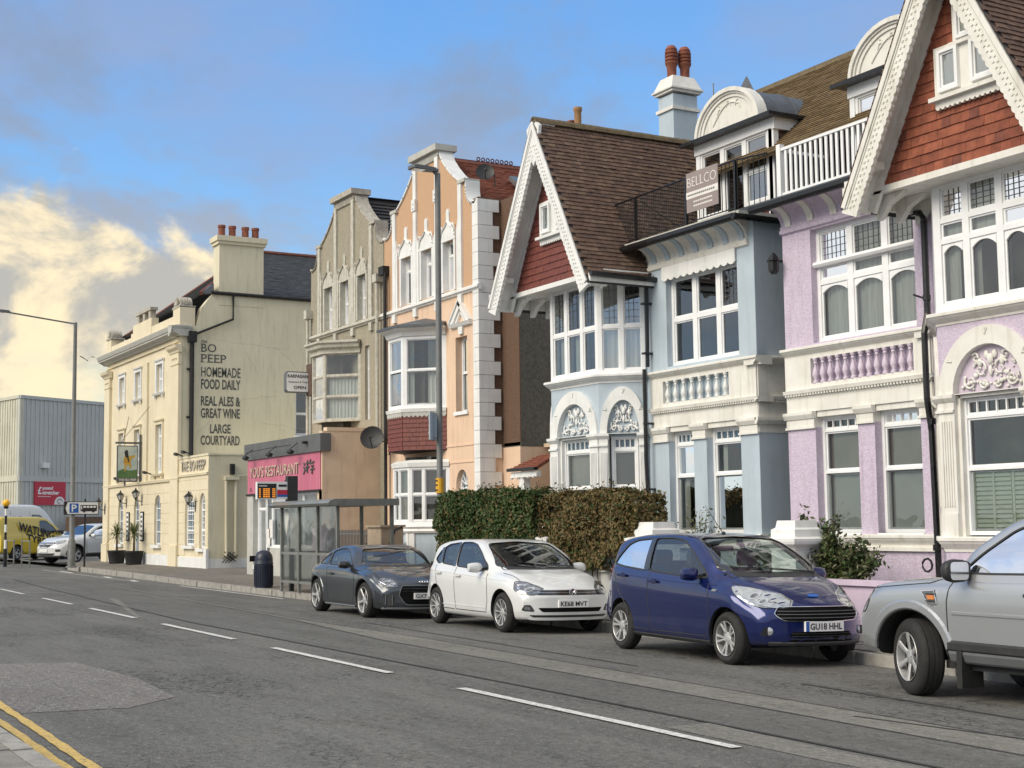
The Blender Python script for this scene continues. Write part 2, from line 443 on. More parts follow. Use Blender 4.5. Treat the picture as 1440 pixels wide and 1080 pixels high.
def asphalt(name, c1, c2, coarse=0.5, crack=0.6, tint=None, wear=0.5):
 m = bpy.data.materials.new(name)
 MATS[name] = m
 m.use_nodes = True
 N, L = m.node_tree.nodes, m.node_tree.links
 b = N['Principled BSDF']
 g = N.new('ShaderNodeNewGeometry')
 pos = g.outputs['Position']

 def noi(sc, det, st=(1, 1, 1), rg=0.6, dist=0.0):
  mp = N.new('ShaderNodeMapping')
  L.new(pos, mp.inputs[0])
  mp.inputs['Scale'].default_value = st
  n = N.new('ShaderNodeTexNoise')
  n.inputs['Scale'].default_value = sc
  n.inputs['Detail'].default_value = det
  n.inputs['Roughness'].default_value = rg
  n.inputs['Distortion'].default_value = dist
  L.new(mp.outputs[0], n.inputs['Vector'])
  return n.outputs[0]

 def mr(v, a, c, d, e):
  n = N.new('ShaderNodeMapRange')
  L.new(v, n.inputs[0])
  for i, q in enumerate((a, c, d, e)):
   n.inputs[i + 1].default_value = q
  return n.outputs[0]

 def mixc(f, a, c):
  n = N.new('ShaderNodeMix')
  n.data_type = 'RGBA'
  if isinstance(f, float):
   n.inputs[0].default_value = f
  else:
   L.new(f, n.inputs[0])
  for i, v in ((6, a), (7, c)):
   if isinstance(v, tuple):
    n.inputs[i].default_value = (*v, 1)
   else:
    L.new(v, n.inputs[i])
  return n.outputs[2]

 def mul(a, c):
  n = N.new('ShaderNodeMath')
  n.operation = 'MULTIPLY'
  L.new(a, n.inputs[0])
  if isinstance(c, float):
   n.inputs[1].default_value = c
  else:
   L.new(c, n.inputs[1])
  return n.outputs[0]
 base = mixc(mr(noi(0.35, 6, (0.5, 1.6, 1)), 0.35, 0.68, 0, 1), c1, c2)
 # wheel tracks and stains run along the street (X)
 base = mixc(mr(noi(1.0, 5, (0.06, 1.5, 1)), 0.5, 0.72, 0, wear), base, tuple(q*1.3 for q in c1))
 base = mixc(mr(noi(0.8, 7, (0.35, 1.4, 1), 0.7), 0.56, 0.74, 0, 0.6), base, tuple(q*0.55 for q in c2))
 # aggregate
 v = N.new('ShaderNodeTexVoronoi')
 v.inputs['Scale'].default_value = 75
 L.new(pos, v.inputs['Vector'])
 base = mixc(mr(v.outputs['Distance'], 0.18, 0.42, coarse*0.8, 0.0), base, tuple(q*2.3 for q in c1))
 base = mixc(mr(noi(55, 3), 0.42, 0.62, 0.0, coarse*0.6), base, tuple(q*0.45 for q in c2))
 base = mixc(mr(noi(28, 2), 0.735, 0.76, 0.0, 0.75), base, (0.50, 0.49, 0.46))
 # coarser mottling that still reads from across the street
 base = mixc(mr(noi(14, 5, (0.7, 1, 1), 0.75), 0.50, 0.66, 0.0, 0.55+0.4*coarse), base, tuple(q*0.5 for q in c2))
 base = mixc(mr(noi(19, 4, (0.7, 1, 1), 0.8), 0.54, 0.68, 0.0, 0.45+0.5*coarse), base, tuple(min(q*1.75, 0.5) for q in c1))
 base = mixc(mr(noi(2.2, 6, (0.3, 1.3, 1), 0.7), 0.52, 0.70, 0.0, 0.5), base, tuple(q*0.62 for q in c2))
 if tint:
  base = mixc(mr(noi(2.5, 4), 0.4, 0.65, 0, 0.5), base, tint)
 # map cracking gathered in areas
 wp = N.new('ShaderNodeMapping')
 L.new(pos, wp.inputs[0])
 ve = N.new('ShaderNodeTexVoronoi')
 ve.feature = 'DISTANCE_TO_EDGE'
 ve.inputs['Scale'].default_value = 6.5
 dn = N.new('ShaderNodeTexNoise')
 dn.inputs['Scale'].default_value = 5
 dn.inputs['Detail'].default_value = 5
 L.new(pos, dn.inputs['Vector'])
 ad = N.new('ShaderNodeVectorMath')
 ad.operation = 'MULTIPLY_ADD'
 L.new(dn.outputs['Color'], ad.inputs[0])
 ad.inputs[1].default_value = (0.35, 0.35, 0.35)
 L.new(wp.outputs[0], ad.inputs[2])
 L.new(ad.outputs[0], ve.inputs['Vector'])
 cr = mr(ve.outputs['Distance'], 0.0, 0.085, 1.0, 0.0)
 area = mr(noi(0.55, 5, (0.5, 1.3, 1), 0.65), 0.485, 0.60, 0, crack)
 crk = mul(cr, area)
 base = mixc(crk, base, tuple(q*0.25 for q in c2))
 L.new(base, b.inputs['Base Color'])
 L.new(mr(noi(1.5, 5), 0.3, 0.7, 0.72, 0.95), b.inputs['Roughness'])
 b.inputs['Specular IOR Level'].default_value = 0.35
 bp = N.new('ShaderNodeBump')
 bp.inputs['Strength'].default_value = 0.5
 bp.inputs['Distance'].default_value = 0.012
 hs = N.new('ShaderNodeMath')
 hs.operation = 'SUBTRACT'
 L.new(mr(noi(45, 4), 0.2, 0.8, 0, 1), hs.inputs[0])
 L.new(mul(crk, 2.0), hs.inputs[1])
 L.new(hs.outputs[0], bp.inputs['Height'])
 L.new(bp.outputs[0], b.inputs['Normal'])
 return m


asphalt('asphalt', (0.155, 0.152, 0.138), (0.106, 0.104, 0.095), coarse=0.55, crack=1.0)
asphalt('asphalt_light', (0.205, 0.197, 0.170), (0.165, 0.158, 0.138), coarse=0.4, crack=0.2, wear=0.2)
asphalt('asphalt_dark', (0.135, 0.133, 0.120), (0.100, 0.099, 0.090), coarse=0.5, crack=0.3, wear=0.7)
asphalt('asphalt_patch', (0.235, 0.225, 0.208), (0.140, 0.134, 0.124), coarse=1.25, crack=0.3, tint=(0.18, 0.155, 0.145), wear=0.1)
asphalt('pavement_tar', (0.190, 0.172, 0.145), (0.140, 0.127, 0.108), coarse=0.3, crack=0.5)
asphalt('seam_tar', (0.055, 0.055, 0.053), (0.04, 0.04, 0.039), coarse=0.2, crack=0.0, wear=0.0)
# ------------------------------------------------------------------ helpers
ORG = {}
Z3 = Vector((0, 0, 1))


class Fr:
 """a local frame: a along u, b along v (up), c along n (outwards)"""
 def __init__(s, o, u=(1, 0, 0), n=(0, -1, 0), v=(0, 0, 1)):
  s.o, s.u, s.n, s.v = Vector(o), Vector(u).normalized(), Vector(n).normalized(), Vector(v).normalized()

 def p(s, a, b, c=0.0):
  return s.o + s.u*a + s.v*b + s.n*c


def front(Y):
 """street-facing plane at depth Y: a = world X, b = world Z, c = towards the street"""
 return Fr((0, Y, 0))


def side(X):
 """plane facing +X: a = world Y, b = world Z, c = towards +X"""
 return Fr((X, 0, 0), (0, 1, 0), (1, 0, 0))


WF = Fr((0, 0, 0), (1, 0, 0), (0, 1, 0))   # a=X, b=Z, c=Y : plain world frame


class MB:
 def __init__(s):
  s.v, s.f, s.m = [], [], []

 def face(s, pts, mi=0):
  i = len(s.v)
  s.v += [Vector(p) for p in pts]
  s.f.append(tuple(range(i, i+len(pts))))
  s.m.append(mi)

 def box(s, fr, a0, a1, b0, b1, c0, c1, mi=0):
  if a0 > a1: a0, a1 = a1, a0
  if b0 > b1: b0, b1 = b1, b0
  if c0 > c1: c0, c1 = c1, c0
  P = [fr.p(a, b, c) for c in (c0, c1) for b in (b0, b1) for a in (a0, a1)]
  i = len(s.v)
  s.v += P
  for q in ((0, 2, 3, 1), (4, 5, 7, 6), (0, 1, 5, 4), (2, 6, 7, 3), (0, 4, 6, 2), (1, 3, 7, 5)):
   s.f.append(tuple(i+k for k in q))
   s.m.append(mi)
  return s

 def prism(s, fr, pts, c0, c1, mi=0, holes=()):
  """polygon (a, b) with holes, from depth c0 to c1"""
  loops = [list(pts)] + [list(h) for h in holes]
  flat = [q for l in loops for q in l]
  tris = tessellate_polygon([[Vector((q[0], q[1], 0)) for q in l] for l in loops])
  n = len(flat)
  i = len(s.v)
  s.v += [fr.p(a, b, c1) for a, b in flat] + [fr.p(a, b, c0) for a, b in flat]
  for t in tris:
   s.f.append(tuple(i+k for k in t)); s.m.append(mi)
   s.f.append(tuple(i+n+k for k in reversed(t))); s.m.append(mi)
  k = 0
  for l in loops:
   m = len(l)
   for j in range(m):
    a, b = k+j, k+(j+1) % m
    s.f.append((i+a, i+n+a, i+n+b, i+b)); s.m.append(mi)
   k += m
  return s

 def sweep(s, fr, prof, a0, a1, mi=0, capped=True, miter=(0, 0)):
  """profile (c, b) swept along a; miter adds c*miter to the ends"""
  n = len(prof)
  i = len(s.v)
  for k, a in enumerate((a0, a1)):
   s.v += [fr.p(a + c*miter[k], b, c) for c, b in prof]
  for j in range(n):
   s.f.append((i+j, i+(j+1) % n, i+n+(j+1) % n, i+n+j)); s.m.append(mi)
  if capped:
   s.f.append(tuple(i+j for j in range(n))[::-1]); s.m.append(mi)
   s.f.append(tuple(i+n+j for j in range(n))); s.m.append(mi)
  return s

 def tube(s, pts, r, n=8, mi=0, r2=None, caps=True):
  pts = [Vector(p) for p in pts]
  m = len(pts)
  i = len(s.v)
  for k, p in enumerate(pts):
   t = (pts[min(k+1, m-1)] - pts[max(k-1, 0)]).normalized()
   up = Z3 if abs(t.z) < 0.95 else Vector((1, 0, 0))
   x = t.cross(up).normalized()
   y = t.cross(x).normalized()
   rr = r if r2 is None else r + (r2-r)*k/max(m-1, 1)
   for j in range(n):
    a = 2*math.pi*j/n
    s.v.append(p + x*math.cos(a)*rr + y*math.sin(a)*rr)
  for k in range(m-1):
   for j in range(n):
    s.f.append((i+k*n+j, i+k*n+(j+1) % n, i+(k+1)*n+(j+1) % n, i+(k+1)*n+j)); s.m.append(mi)
  if caps:
   s.f.append(tuple(i+j for j in range(n))[::-1]); s.m.append(mi)
   s.f.append(tuple(i+(m-1)*n+j for j in range(n))); s.m.append(mi)
  return s

 def lathe(s, o, prof, n=16, axis=(0, 0, 1), mi=0, caps=True):
  """prof: (r, h) along axis from o"""
  o = Vector(o); ax = Vector(axis).normalized()
  up = Z3 if abs(ax.z) < 0.95 else Vector((1, 0, 0))
  x = ax.cross(up).normalized(); y = ax.cross(x).normalized()
  i = len(s.v)
  for r, h in prof:
   for j in range(n):
    a = 2*math.pi*j/n
    s.v.append(o + ax*h + x*math.cos(a)*r + y*math.sin(a)*r)
  m = len(prof)
  for k in range(m-1):
   for j in range(n):
    s.f.append((i+k*n+j, i+(k+1)*n+j, i+(k+1)*n+(j+1) % n, i+k*n+(j+1) % n)); s.m.append(mi)
  if caps:
   s.f.append(tuple(i+j for j in range(n))); s.m.append(mi)
   s.f.append(tuple(i+(m-1)*n+j for j in range(n))[::-1]); s.m.append(mi)
  return s

 def ball(s, o, r, n=8, sc=(1, 1, 1), mi=0):
  prof = [(max(math.sin(math.pi*k/n), 0.001), -math.cos(math.pi*k/n)) for k in range(n+1)]
  i = len(s.v)
  s.lathe((0, 0, 0), prof, n*2, mi=mi)
  for k in range(i, len(s.v)):
   q = s.v[k]
   s.v[k] = Vector(o) + Vector((q.x*r*sc[0], q.y*r*sc[1], q.z*r*sc[2]))
  return s


def mesh_of(mb, name, mats, org=Vector((0, 0, 0)), smooth=None):
 me = bpy.data.meshes.new(name)
 me.from_pydata([tuple(v-org) for v in mb.v], [], mb.f)
 for m in mats:
  me.materials.append(MATS[m])
 if len(mats) > 1:
  me.polygons.foreach_set('material_index', mb.m)
 bm = bmesh.new()
 bm.from_mesh(me)
 bmesh.ops.recalc_face_normals(bm, faces=bm.faces)
 bm.to_mesh(me)
 bm.free()
 if smooth is not None:
  me.polygons.foreach_set('use_smooth', [True]*len(me.polygons))
  me.set_sharp_from_angle(angle=R(smooth))
 me.update()
 return me


def tag(o, label=None, cat=None, group=None, kind=None):
 if label: o['label'] = label
 if cat: o['category'] = cat
 if group: o['group'] = group
 if kind: o['kind'] = kind
 return o


def thing(name, label, cat, loc=(0, 0, 0), group=None, rot=None):
 o = bpy.data.objects.new(name, None)
 o.empty_display_size = 0.2
 COL.objects.link(o)
 o.location = loc
 if rot: o.rotation_euler = rot
 ORG[o.name] = Vector(loc) if rot is None else Vector((0, 0, 0))
 return tag(o, label, cat, group)


KEEP = {'plaster_relief', 'lead_came', 'curtain', 'pediment', 'lettering', 'window', 'casement', 'render_crack', 'bus_window', 'leaves', 'twigs', 'branches', 'stem', 'balcony_rail', 'badge', 'badge_mark',
  'dash', 'menu_print', 'bin_rib', 'stay', 'shutter', 'mesh_infill', 'menu_print', 'seat', 'dashboard', 'door_handle', 'steering_wheel', 'window_seal', 'shut_line', 'crease', 'bracket_box', 'wing_wall', 'core',
  'band_marking', 'inner_twigs', 'cladding_rib', 'block_course', 'fixture'}


def clusters(mb, gap=0.012):
 """groups of faces that touch (bounding boxes of loose shells within gap)"""
 par = list(range(len(mb.v)))

 def fd(x):
  while par[x] != x:
   par[x] = par[par[x]]
   x = par[x]
  return x
 for f in mb.f:
  r = fd(f[0])
  for k in f[1:]: par[fd(k)] = r
 box = {}
 for i, v in enumerate(mb.v):
  r = fd(i)
  if r not in box: box[r] = [v.x, v.y, v.z, v.x, v.y, v.z]
  else:
   q = box[r]
   q[0] = min(q[0], v.x); q[1] = min(q[1], v.y); q[2] = min(q[2], v.z)
   q[3] = max(q[3], v.x); q[4] = max(q[4], v.y); q[5] = max(q[5], v.z)
 ks = list(box)
 if len(ks) > 160 or len(ks) < 2: return None
 for i, a in enumerate(ks):
  A = box[a]
  for b_ in ks[i+1:]:
   B = box[b_]
   if all(A[c] <= B[c+3]+gap and B[c] <= A[c+3]+gap for c in range(3)): par[fd(b_)] = fd(a)
 gr = {}
 for i, f in enumerate(mb.f): gr.setdefault(fd(f[0]), []).append(i)
 return list(gr.values()) if 2 <= len(gr) <= 14 else None


def part(name, mb, mats, parent=None, smooth=None, label=None, kind=None):
 cl = clusters(mb) if (parent is not None and kind is None and name not in KEEP) else None
 if cl:
  first = None
  for idx in cl:
   t = MB(); mp = {}
   for i in idx:
    g_ = []
    for k in mb.f[i]:
     if k not in mp: mp[k] = len(t.v); t.v.append(mb.v[k])
     g_.append(mp[k])
    t.f.append(tuple(g_)); t.m.append(mb.m[i])
   o = part1(name, t, mats, parent, smooth, label, kind)
   first = first or o
  return first
 return part1(name, mb, mats, parent, smooth, label, kind)


def part1(name, mb, mats, parent=None, smooth=None, label=None, kind=None):
 if isinstance(mats, str): mats = [mats]
 org = ORG[parent.name] if parent else Vector((0, 0, 0))
 me = mesh_of(mb, name, mats, org, smooth)
 o = bpy.data.objects.new(name, me)
 COL.objects.link(o)
 if parent:
  o.parent = parent
  ORG[o.name] = org
 else:
  ORG[o.name] = Vector((0, 0, 0))
 if label: o['label'] = label
 if kind: o['kind'] = kind
 return o


def single(name, mb, mats, label, cat, smooth=None, group=None):
 """a thing that is one mesh, its origin at the base of the mesh"""
 if isinstance(mats, str): mats = [mats]
 c = Vector((sum(v.x for v in mb.v)/len(mb.v), sum(v.y for v in mb.v)/len(mb.v), min(v.z for v in mb.v)))
 me = mesh_of(mb, name, mats, c, smooth)
 o = bpy.data.objects.new(name, me)
 COL.objects.link(o)
 o.location = c
 ORG[o.name] = c
 return tag(o, label, cat, group)


def struct(name, mb, mats, smooth=None):
 o = part(name, mb, mats, None, smooth)
 o['kind'] = 'structure'
 return o


def inst(name, me, parent, M4):
 o = bpy.data.objects.new(name, me)
 COL.objects.link(o)
 o.parent = parent
 o.matrix_local = Matrix.Translation(-ORG[parent.name]) @ M4
 ORG[o.name] = ORG[parent.name]
 return o


FONT_CACHE = {}


def text(parent, s, fr, a0, a1, b0, b1, c, mname, name='lettering', bold=0.0, ext=0.004, shear=0.0, align_h=True, rot=0.0):
 """lettering fitted to the box a0..a1, b0..b1 of the frame"""
 cu = bpy.data.curves.new(name, 'FONT')
 cu.body = s
 cu.size = 1.0
 cu.offset = bold
 cu.extrude = 0.5
 cu.shear = shear
 cu.resolution_u = 3
 cu.materials.append(MATS[mname])
 o = bpy.data.objects.new(name, cu)
 COL.objects.link(o)
 bpy.context.view_layer.update()
 bb = [Vector(q) for q in o.bound_box]
 x0, x1 = min(q.x for q in bb), max(q.x for q in bb)
 y0, y1 = min(q.y for q in bb), max(q.y for q in bb)
 sx = (a1-a0)/max(x1-x0, 1e-4)
 sy = (b1-b0)/max(y1-y0, 1e-4)
 Rm = Matrix((fr.u, fr.v, fr.n)).transposed().to_4x4()
 m = (Matrix.Translation(fr.p((a0+a1)/2, (b0+b1)/2, c)) @ Rm @ Matrix.Rotation(rot, 4, 'Z')
  @ Matrix.Diagonal((sx, sy, ext*2, 1)) @ Matrix.Translation((-(x0+x1)/2, -(y0+y1)/2, 0)))
 if parent:
  o.parent = parent
  o.matrix_local = Matrix.Translation(-ORG[parent.name]) @ m
  ORG[o.name] = ORG[parent.name]
 else:
  o.matrix_world = m
 # plain mesh, so that the lettering is light to read and render
 me = bpy.data.meshes.new_from_object(o.evaluated_get(bpy.context.evaluated_depsgraph_get()))
 mw = o.matrix_local.copy()
 COL.objects.unlink(o)
 bpy.data.objects.remove(o)
 bpy.data.curves.remove(cu)
 n = bpy.data.objects.new(name, me)
 COL.objects.link(n)
 if parent:
  n.parent = parent
  ORG[n.name] = ORG[parent.name]
 n.matrix_local = mw
 return n


def arc(cx, cz, rx, rz, a0=180, a1=0, n=20):
 return [(cx + rx*math.cos(R(a0+(a1-a0)*k/n)), cz + rz*math.sin(R(a0+(a1-a0)*k/n))) for k in range(n+1)]


def rect(a0, a1, b0, b1):
 return [(a0, b0), (a1, b0), (a1, b1), (a0, b1)]


def archhole(a0, a1, b0, bs, bt, n=12):
 return [(a0, b0), (a1, b0)] + arc((a0+a1)/2, bs, (a1-a0)/2, bt-bs, 0, 180, n)


def scallop(a0, a1, btop, bbot, n, depth, k=5):
 """strip polygon with a scalloped lower edge"""
 pts = [(a0, btop)]
 w = (a1-a0)/n
 for i in range(n):
  for j in range(k+1 if i == n-1 else k):
   t = j/k
   pts.append((a0+w*(i+t), bbot - depth*math.sin(math.pi*t)))
 pts.append((a1, btop))
 return pts


# ---- windows -------------------------------------------------------------
def window(parent, fr, a0, a1, b0, b1, c=-0.14, cols=1, rows=(), fw=0.07, bar=0.045, depth=0.10, lead=None, rext=0.3, mat_f='frame_white',
  back=None, curtain=None, sill=None, glass='pane_glass', room='room_dark', roomd=0.55, colpos=None, name='window',
  toplights=0, toph=0.24, topglass='pane_glass', curved=False, sash=None):
 """a glazed window in the opening; c is the outer face of the frame"""
 mb = MB()
 mb.box(fr, a0, a0+fw, b0, b1, c-depth, c)
 mb.box(fr, a1-fw, a1, b0, b1, c-depth, c)
 mb.box(fr, a0+fw, a1-fw, b0, b0+fw, c-depth, c)
 mb.box(fr, a0+fw, a1-fw, b1-fw*0.8, b1, c-depth, c)
 xs = [a0+fw] + [a0+(a1-a0)*k/cols for k in range(1, cols)] + [a1-fw]
 if colpos: xs = [a0+fw] + list(colpos) + [a1-fw]
 for x in xs[1:-1]:
  mb.box(fr, x-bar*0.8, x+bar*0.8, b0+fw, b1-fw*0.8, c-depth, c-0.004)
 ys = [b0+fw] + list(rows) + [b1-fw*0.8]
 for i, y in enumerate(ys[1:-1]):
  mb.box(fr, a0+fw, a1-fw, y-bar/2, y+bar/2, c-depth, c-0.008 + (0.012 if sash == i else 0))
 w = part(name, mb, mat_f, parent)
 # inner sash rails per light, slimmer and set back
 sb = MB()
 for i in range(len(xs)-1):
  for j in range(len(ys)-1):
   x0, x1 = xs[i]+(bar*0.8 if i else 0), xs[i+1]-(bar*0.8 if i < len(xs)-2 else 0)
   y0, y1 = ys[j]+(bar/2 if j else 0), ys[j+1]-(bar/2 if j < len(ys)-2 else 0)
   t = 0.028
   cc = c-0.03 - (0.02 if (sash is not None and j <= sash) else 0)
   sb.box(fr, x0, x0+t, y0, y1, cc-0.03, cc)
   sb.box(fr, x1-t, x1, y0, y1, cc-0.03, cc)
   sb.box(fr, x0+t, x1-t, y0, y0+t*1.3, cc-0.03, cc)
   sb.box(fr, x0+t, x1-t, y1-t, y1, cc-0.03, cc)
   if curved and j == 0:
    # shallow arched head with little corner brackets
    n = 10
    pts = [(x0+t, y1-t)] + [(x0+t+(x1-x0-2*t)*k/n, y1-t-0.02-0.10*abs(2*k/n-1)**2.2) for k in range(n+1)] + [(x1-t, y1-t)]
    sb.prism(fr, pts, cc-0.03, cc+0.012)
 part('sash', sb, mat_f, w)
 # glass, one pane per light
 for i in range(len(xs)-1):
  for j in range(len(ys)-1):
   gb = MB()
   gm = topglass if (toplights and j == len(ys)-2) else glass
   gb.face([fr.p(xs[i], ys[j], c-0.05), fr.p(xs[i+1], ys[j], c-0.05), fr.p(xs[i+1], ys[j+1], c-0.05), fr.p(xs[i], ys[j+1], c-0.05)])
   part('pane', gb, gm, w)
 if toplights:
  tb = MB()
  y0, y1 = ys[-2], ys[-1]
  for k in range(1, toplights):
   x = xs[0]+(xs[-1]-xs[0])*k/toplights
   tb.box(fr, x-0.012, x+0.012, y0, y1, c-0.06, c-0.02)
  part('glazing_bar', tb, mat_f, w)
 if lead:
  lb = MB()
  nx, nz, lights = lead
  for (i, j) in lights:
   x0, x1, y0, y1 = xs[i]+0.05, xs[i+1]-0.05, ys[j]+0.05, ys[j+1]-0.03
   for k in range(1, nx):
    x = x0+(x1-x0)*k/nx
    lb.box(fr, x-0.006, x+0.006, y0, y1, c-0.055, c-0.043)
   for k in range(1, nz):
    y = y0+(y1-y0)*k/nz
    lb.box(fr, x0, x1, y-0.005, y+0.005, c-0.055, c-0.042)
  part('lead_came', lb, 'lead_came', w)
 # the room behind
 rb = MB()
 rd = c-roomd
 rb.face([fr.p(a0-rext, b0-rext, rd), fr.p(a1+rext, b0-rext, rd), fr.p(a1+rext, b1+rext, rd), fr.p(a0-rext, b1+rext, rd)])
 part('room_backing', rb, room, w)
 if curtain:
  for (x0, x1, y0, y1, wav, cm) in curtain:
   cb = MB()
   n = max(int((x1-x0)/0.035), 2) if wav else 1
   for k in range(n):
    xa, xb = x0+(x1-x0)*k/n, x0+(x1-x0)*(k+1)/n
    ca = c-0.13 - (wav*(0.5+0.5*math.sin(k*1.9+x0*7)) if wav else 0)
    cb_ = c-0.13 - (wav*(0.5+0.5*math.sin((k+1)*1.9+x0*7)) if wav else 0)
    cb.face([fr.p(xa, y0, ca), fr.p(xb, y0, cb_), fr.p(xb, y1, cb_), fr.p(xa, y1, ca)])
   part('curtain' if wav else 'blind', cb, cm, w)
 if sill:
  s = MB()
  s.box(fr, a0-sill[0], a1+sill[0], b0-sill[1], b0, c-0.02, sill[2])
  part('sill', s, mat_f, w)
 return w


def baluster_mesh(h, r, m):
 mb = MB()
 pr = [(0.75, 0), (0.75, 0.09), (0.45, 0.11), (0.38, 0.16), (0.8, 0.28), (0.95, 0.36), (0.72, 0.5), (0.36, 0.66), (0.34, 0.76), (0.6, 0.80), (0.42, 0.86), (0.75, 0.91), (0.75, 1.0)]
 mb.lathe((0, 0, 0), [(a*r, b*h) for a, b in pr], 10)
 return mesh_of(mb, 'baluster', [m], smooth=50)


def relief(mb, fr, cx, cz, rx, rz, c, seed, n=26, dense=1.0):
 """plaster garland: mirrored scrolls, swags and berries inside a half ellipse"""
 rg = random.Random(seed)
 # scrolls
 for sgn in (-1, 1):
  for (ox, oz, s0, t) in ((0.30, 0.50, 0.22, 1), (0.62, 0.25, 0.20, -1), (0.20, 0.18, 0.14, -1), (0.45, 0.78, 0.12, 1)):
   pts = []
   for k in range(16):
    a = k*0.52
    rr = s0*(1-k/17)
    pts.append(fr.p(cx+sgn*(ox*rx+rr*rx*math.cos(a*t+0.6)), cz+oz*rz+rr*rz*math.sin(a*t+0.6), c+0.02))
   mb.tube(pts, 0.020, 5, r2=0.010)
  # leaf sprays
  for k in range(5):
   a = R(20+28*k)
   x, z = cx+sgn*rx*0.55*math.cos(a)*0.9, cz+0.08+rz*0.72*math.sin(a)
   mb.ball(fr.p(x, z, c+0.012), 0.045, 4, (1.0, 0.6, 1.5 if k % 2 else 0.8))
  # swag of berries
  for k in range(9):
   t = k/8
   x = cx+sgn*rx*(0.12+0.75*t)
   z = cz+rz*(0.10+0.10*math.sin(math.pi*t)) + 0.02
   mb.ball(fr.p(x, z, c+0.015), rg.uniform(0.022, 0.036), 4)
 mb.ball(fr.p(cx, cz+rz*0.72, c+0.02), 0.07, 5, (0.8, 0.5, 1.2))
 mb.ball(fr.p(cx, cz+rz*0.45, c+0.02), 0.05, 5, (0.7, 0.5, 1.6))
 for k in range(int(n*dense)):
  x = rg.uniform(-0.85, 0.85); z = rg.uniform(0.05, 0.9)
  if (x)**2+(z)**2 > 0.85: continue
  mb.ball(fr.p(cx+x*rx, cz+z*rz, c+0.008), rg.uniform(0.015, 0.032), 3, (1.3, 0.7, 1))
# ------------------------------------------------------------------ ground
def rz(Y):
 return 0.0 if Y < 7.3 else -0.0226*(Y-7.3)


KERB = [(40, 12.2), (0, 12.3), (-10.5, 12.5), (-13.3, 12.68), (-15, 12.98), (-22, 13.32), (-27, 13.2), (-32.8, 13.05), (-42, 13.35), (-54, 13.95), (-64, 14.3), (-68.5, 14.8), (-71, 16.0), (-72.3, 18.5), (-72.8, 24.0)]


def yk(x):
 for (x0, y0), (x1, y1) in zip(KERB, KERB[1:]):
  if x1 <= x <= x0:
   return y0 + (y1-y0)*(x-x0)/(x1-x0)
 return KERB[0][1] if x > 0 else KERB[-1][1]


def pz(Y):
 return 0.005 + 0.02*(max(Y, 12.4)-12.6)


def ribbon(mb, top, bot, off, n=1):
 """sheet between two polylines (x, y) lying on the cambered road"""
 for (a, b), (c, d) in zip(zip(top, top[1:]), zip(bot, bot[1:])):
  mb.face([(a[0], a[1], rz(a[1])+off), (b[0], b[1], rz(b[1])+off), (d[0], d[1], rz(d[1])+off), (c[0], c[1], rz(c[1])+off)])


g = MB()
g.face([(-1500, -1500, -0.42), (1500, -1500, -0.42), (1500, 1500, -0.42), (-1500, 1500, -0.42)])
struct('ground', g, 'asphalt')
g = MB()
xs = [40, 20, 10, 0, -5, -10.5, -13.5, -20, -26, -32.8, -42, -54, -64, -68.5, -71, -72.3, -90, -120, -180, -300]
for x0, x1 in zip(xs, xs[1:]):
 Y0 = yk(x0) if x0 > -71.5 else 17.0
 Y1 = yk(x1) if x1 > -71.5 else 17.0
 ribbon(g, [(x0, 2.1), (x1, 2.1)], [(x0, 7.3), (x1, 7.3)], 0)
 ribbon(g, [(x0, 7.3), (x1, 7.3)], [(x0, min(Y0, 17)+0.02), (x1, min(Y1, 17)+0.02)], 0)
struct('road', g, 'asphalt')
g = MB()
g.face([(-71.2, 15.3, -.02), (-73.2, 120, -.02), (-300, 120, -.02), (-300, 15.3, -.02)])
struct('side_road', g, 'asphalt')

g = MB()
top = [(-2, 8.72), (-9.9, 9.17), (-12.07, 9.30), (-19.9, 9.78), (-25.3, 9.86), (-43.3, 11.15), (-52, 11.6)]
bot = [(-2, 8.10), (-9.2, 8.53), (-11.3, 8.65), (-18.35, 9.02), (-28.0, 9.70), (-43.3, 10.95), (-52, 11.5)]
bot2 = [(p[0], b[1]) for p, b in zip(top, bot)]
ribbon(g, top, bot2, 0.004)
ribbon(g, [(0, 7.15), (-8, 7.30), (-9.8, 7.46)], [(0, 7.05), (-8, 6.95), (-9.8, 7.0)], 0.004)
struct('resurfaced_strip', g, 'asphalt_light')
g = MB()
mid = [(p[0], b[1]-0.003) for p, b in zip(top, bot)]
low = [(-2, 7.28), (-9.9, 7.50), (-12.07, 7.55), (-19.9, 7.68), (-25.3, 7.75), (-43.3, 8.9), (-52, 9.6)]
ribbon(g, mid, low, 0.004)
struct('dark_lane_strip', g, 'asphalt_dark')
g = MB()
for line, w in ((bot2, 0.035), (low, 0.05), (top, 0.02)):
 ribbon(g, line, [(x, y-w) for x, y in line], 0.008)
for a, b in (((-24, 10.6), (-14.5, 10.0)), ((-14.5, 10.0), (-14.2, 9.4)), ((-12.0, 10.4), (-6.2, 9.8)), ((-9.6, 8.9), (-5, 9.4)), ((-7.5, 5.6), (-4, 5.1))):
 ribbon(g, [a, b], [(a[0]+0.02, a[1]-0.035), (b[0]+0.02, b[1]-0.035)], 0.008)
struct('tar_seam', g, 'seam_tar')
g = MB()
g.face([(-19.3, 2.95, .004), (-18.7, 4.22, .004), (-16.4, 4.38, .004), (-14.3, 4.22, .004), (-13.7, 3.6, .004), (-13.9, 2.66, .004), (-16.5, 2.62, .004)])
g.face([(-7.6, 9.35, rz(9.35)+.004), (-5.2, 9.1, rz(9.1)+.004), (-5.0, 9.9, rz(9.9)+.004), (-7.2, 10.2, rz(10.2)+.004)])
struct('road_patch', g, 'asphalt_patch')
g = MB()
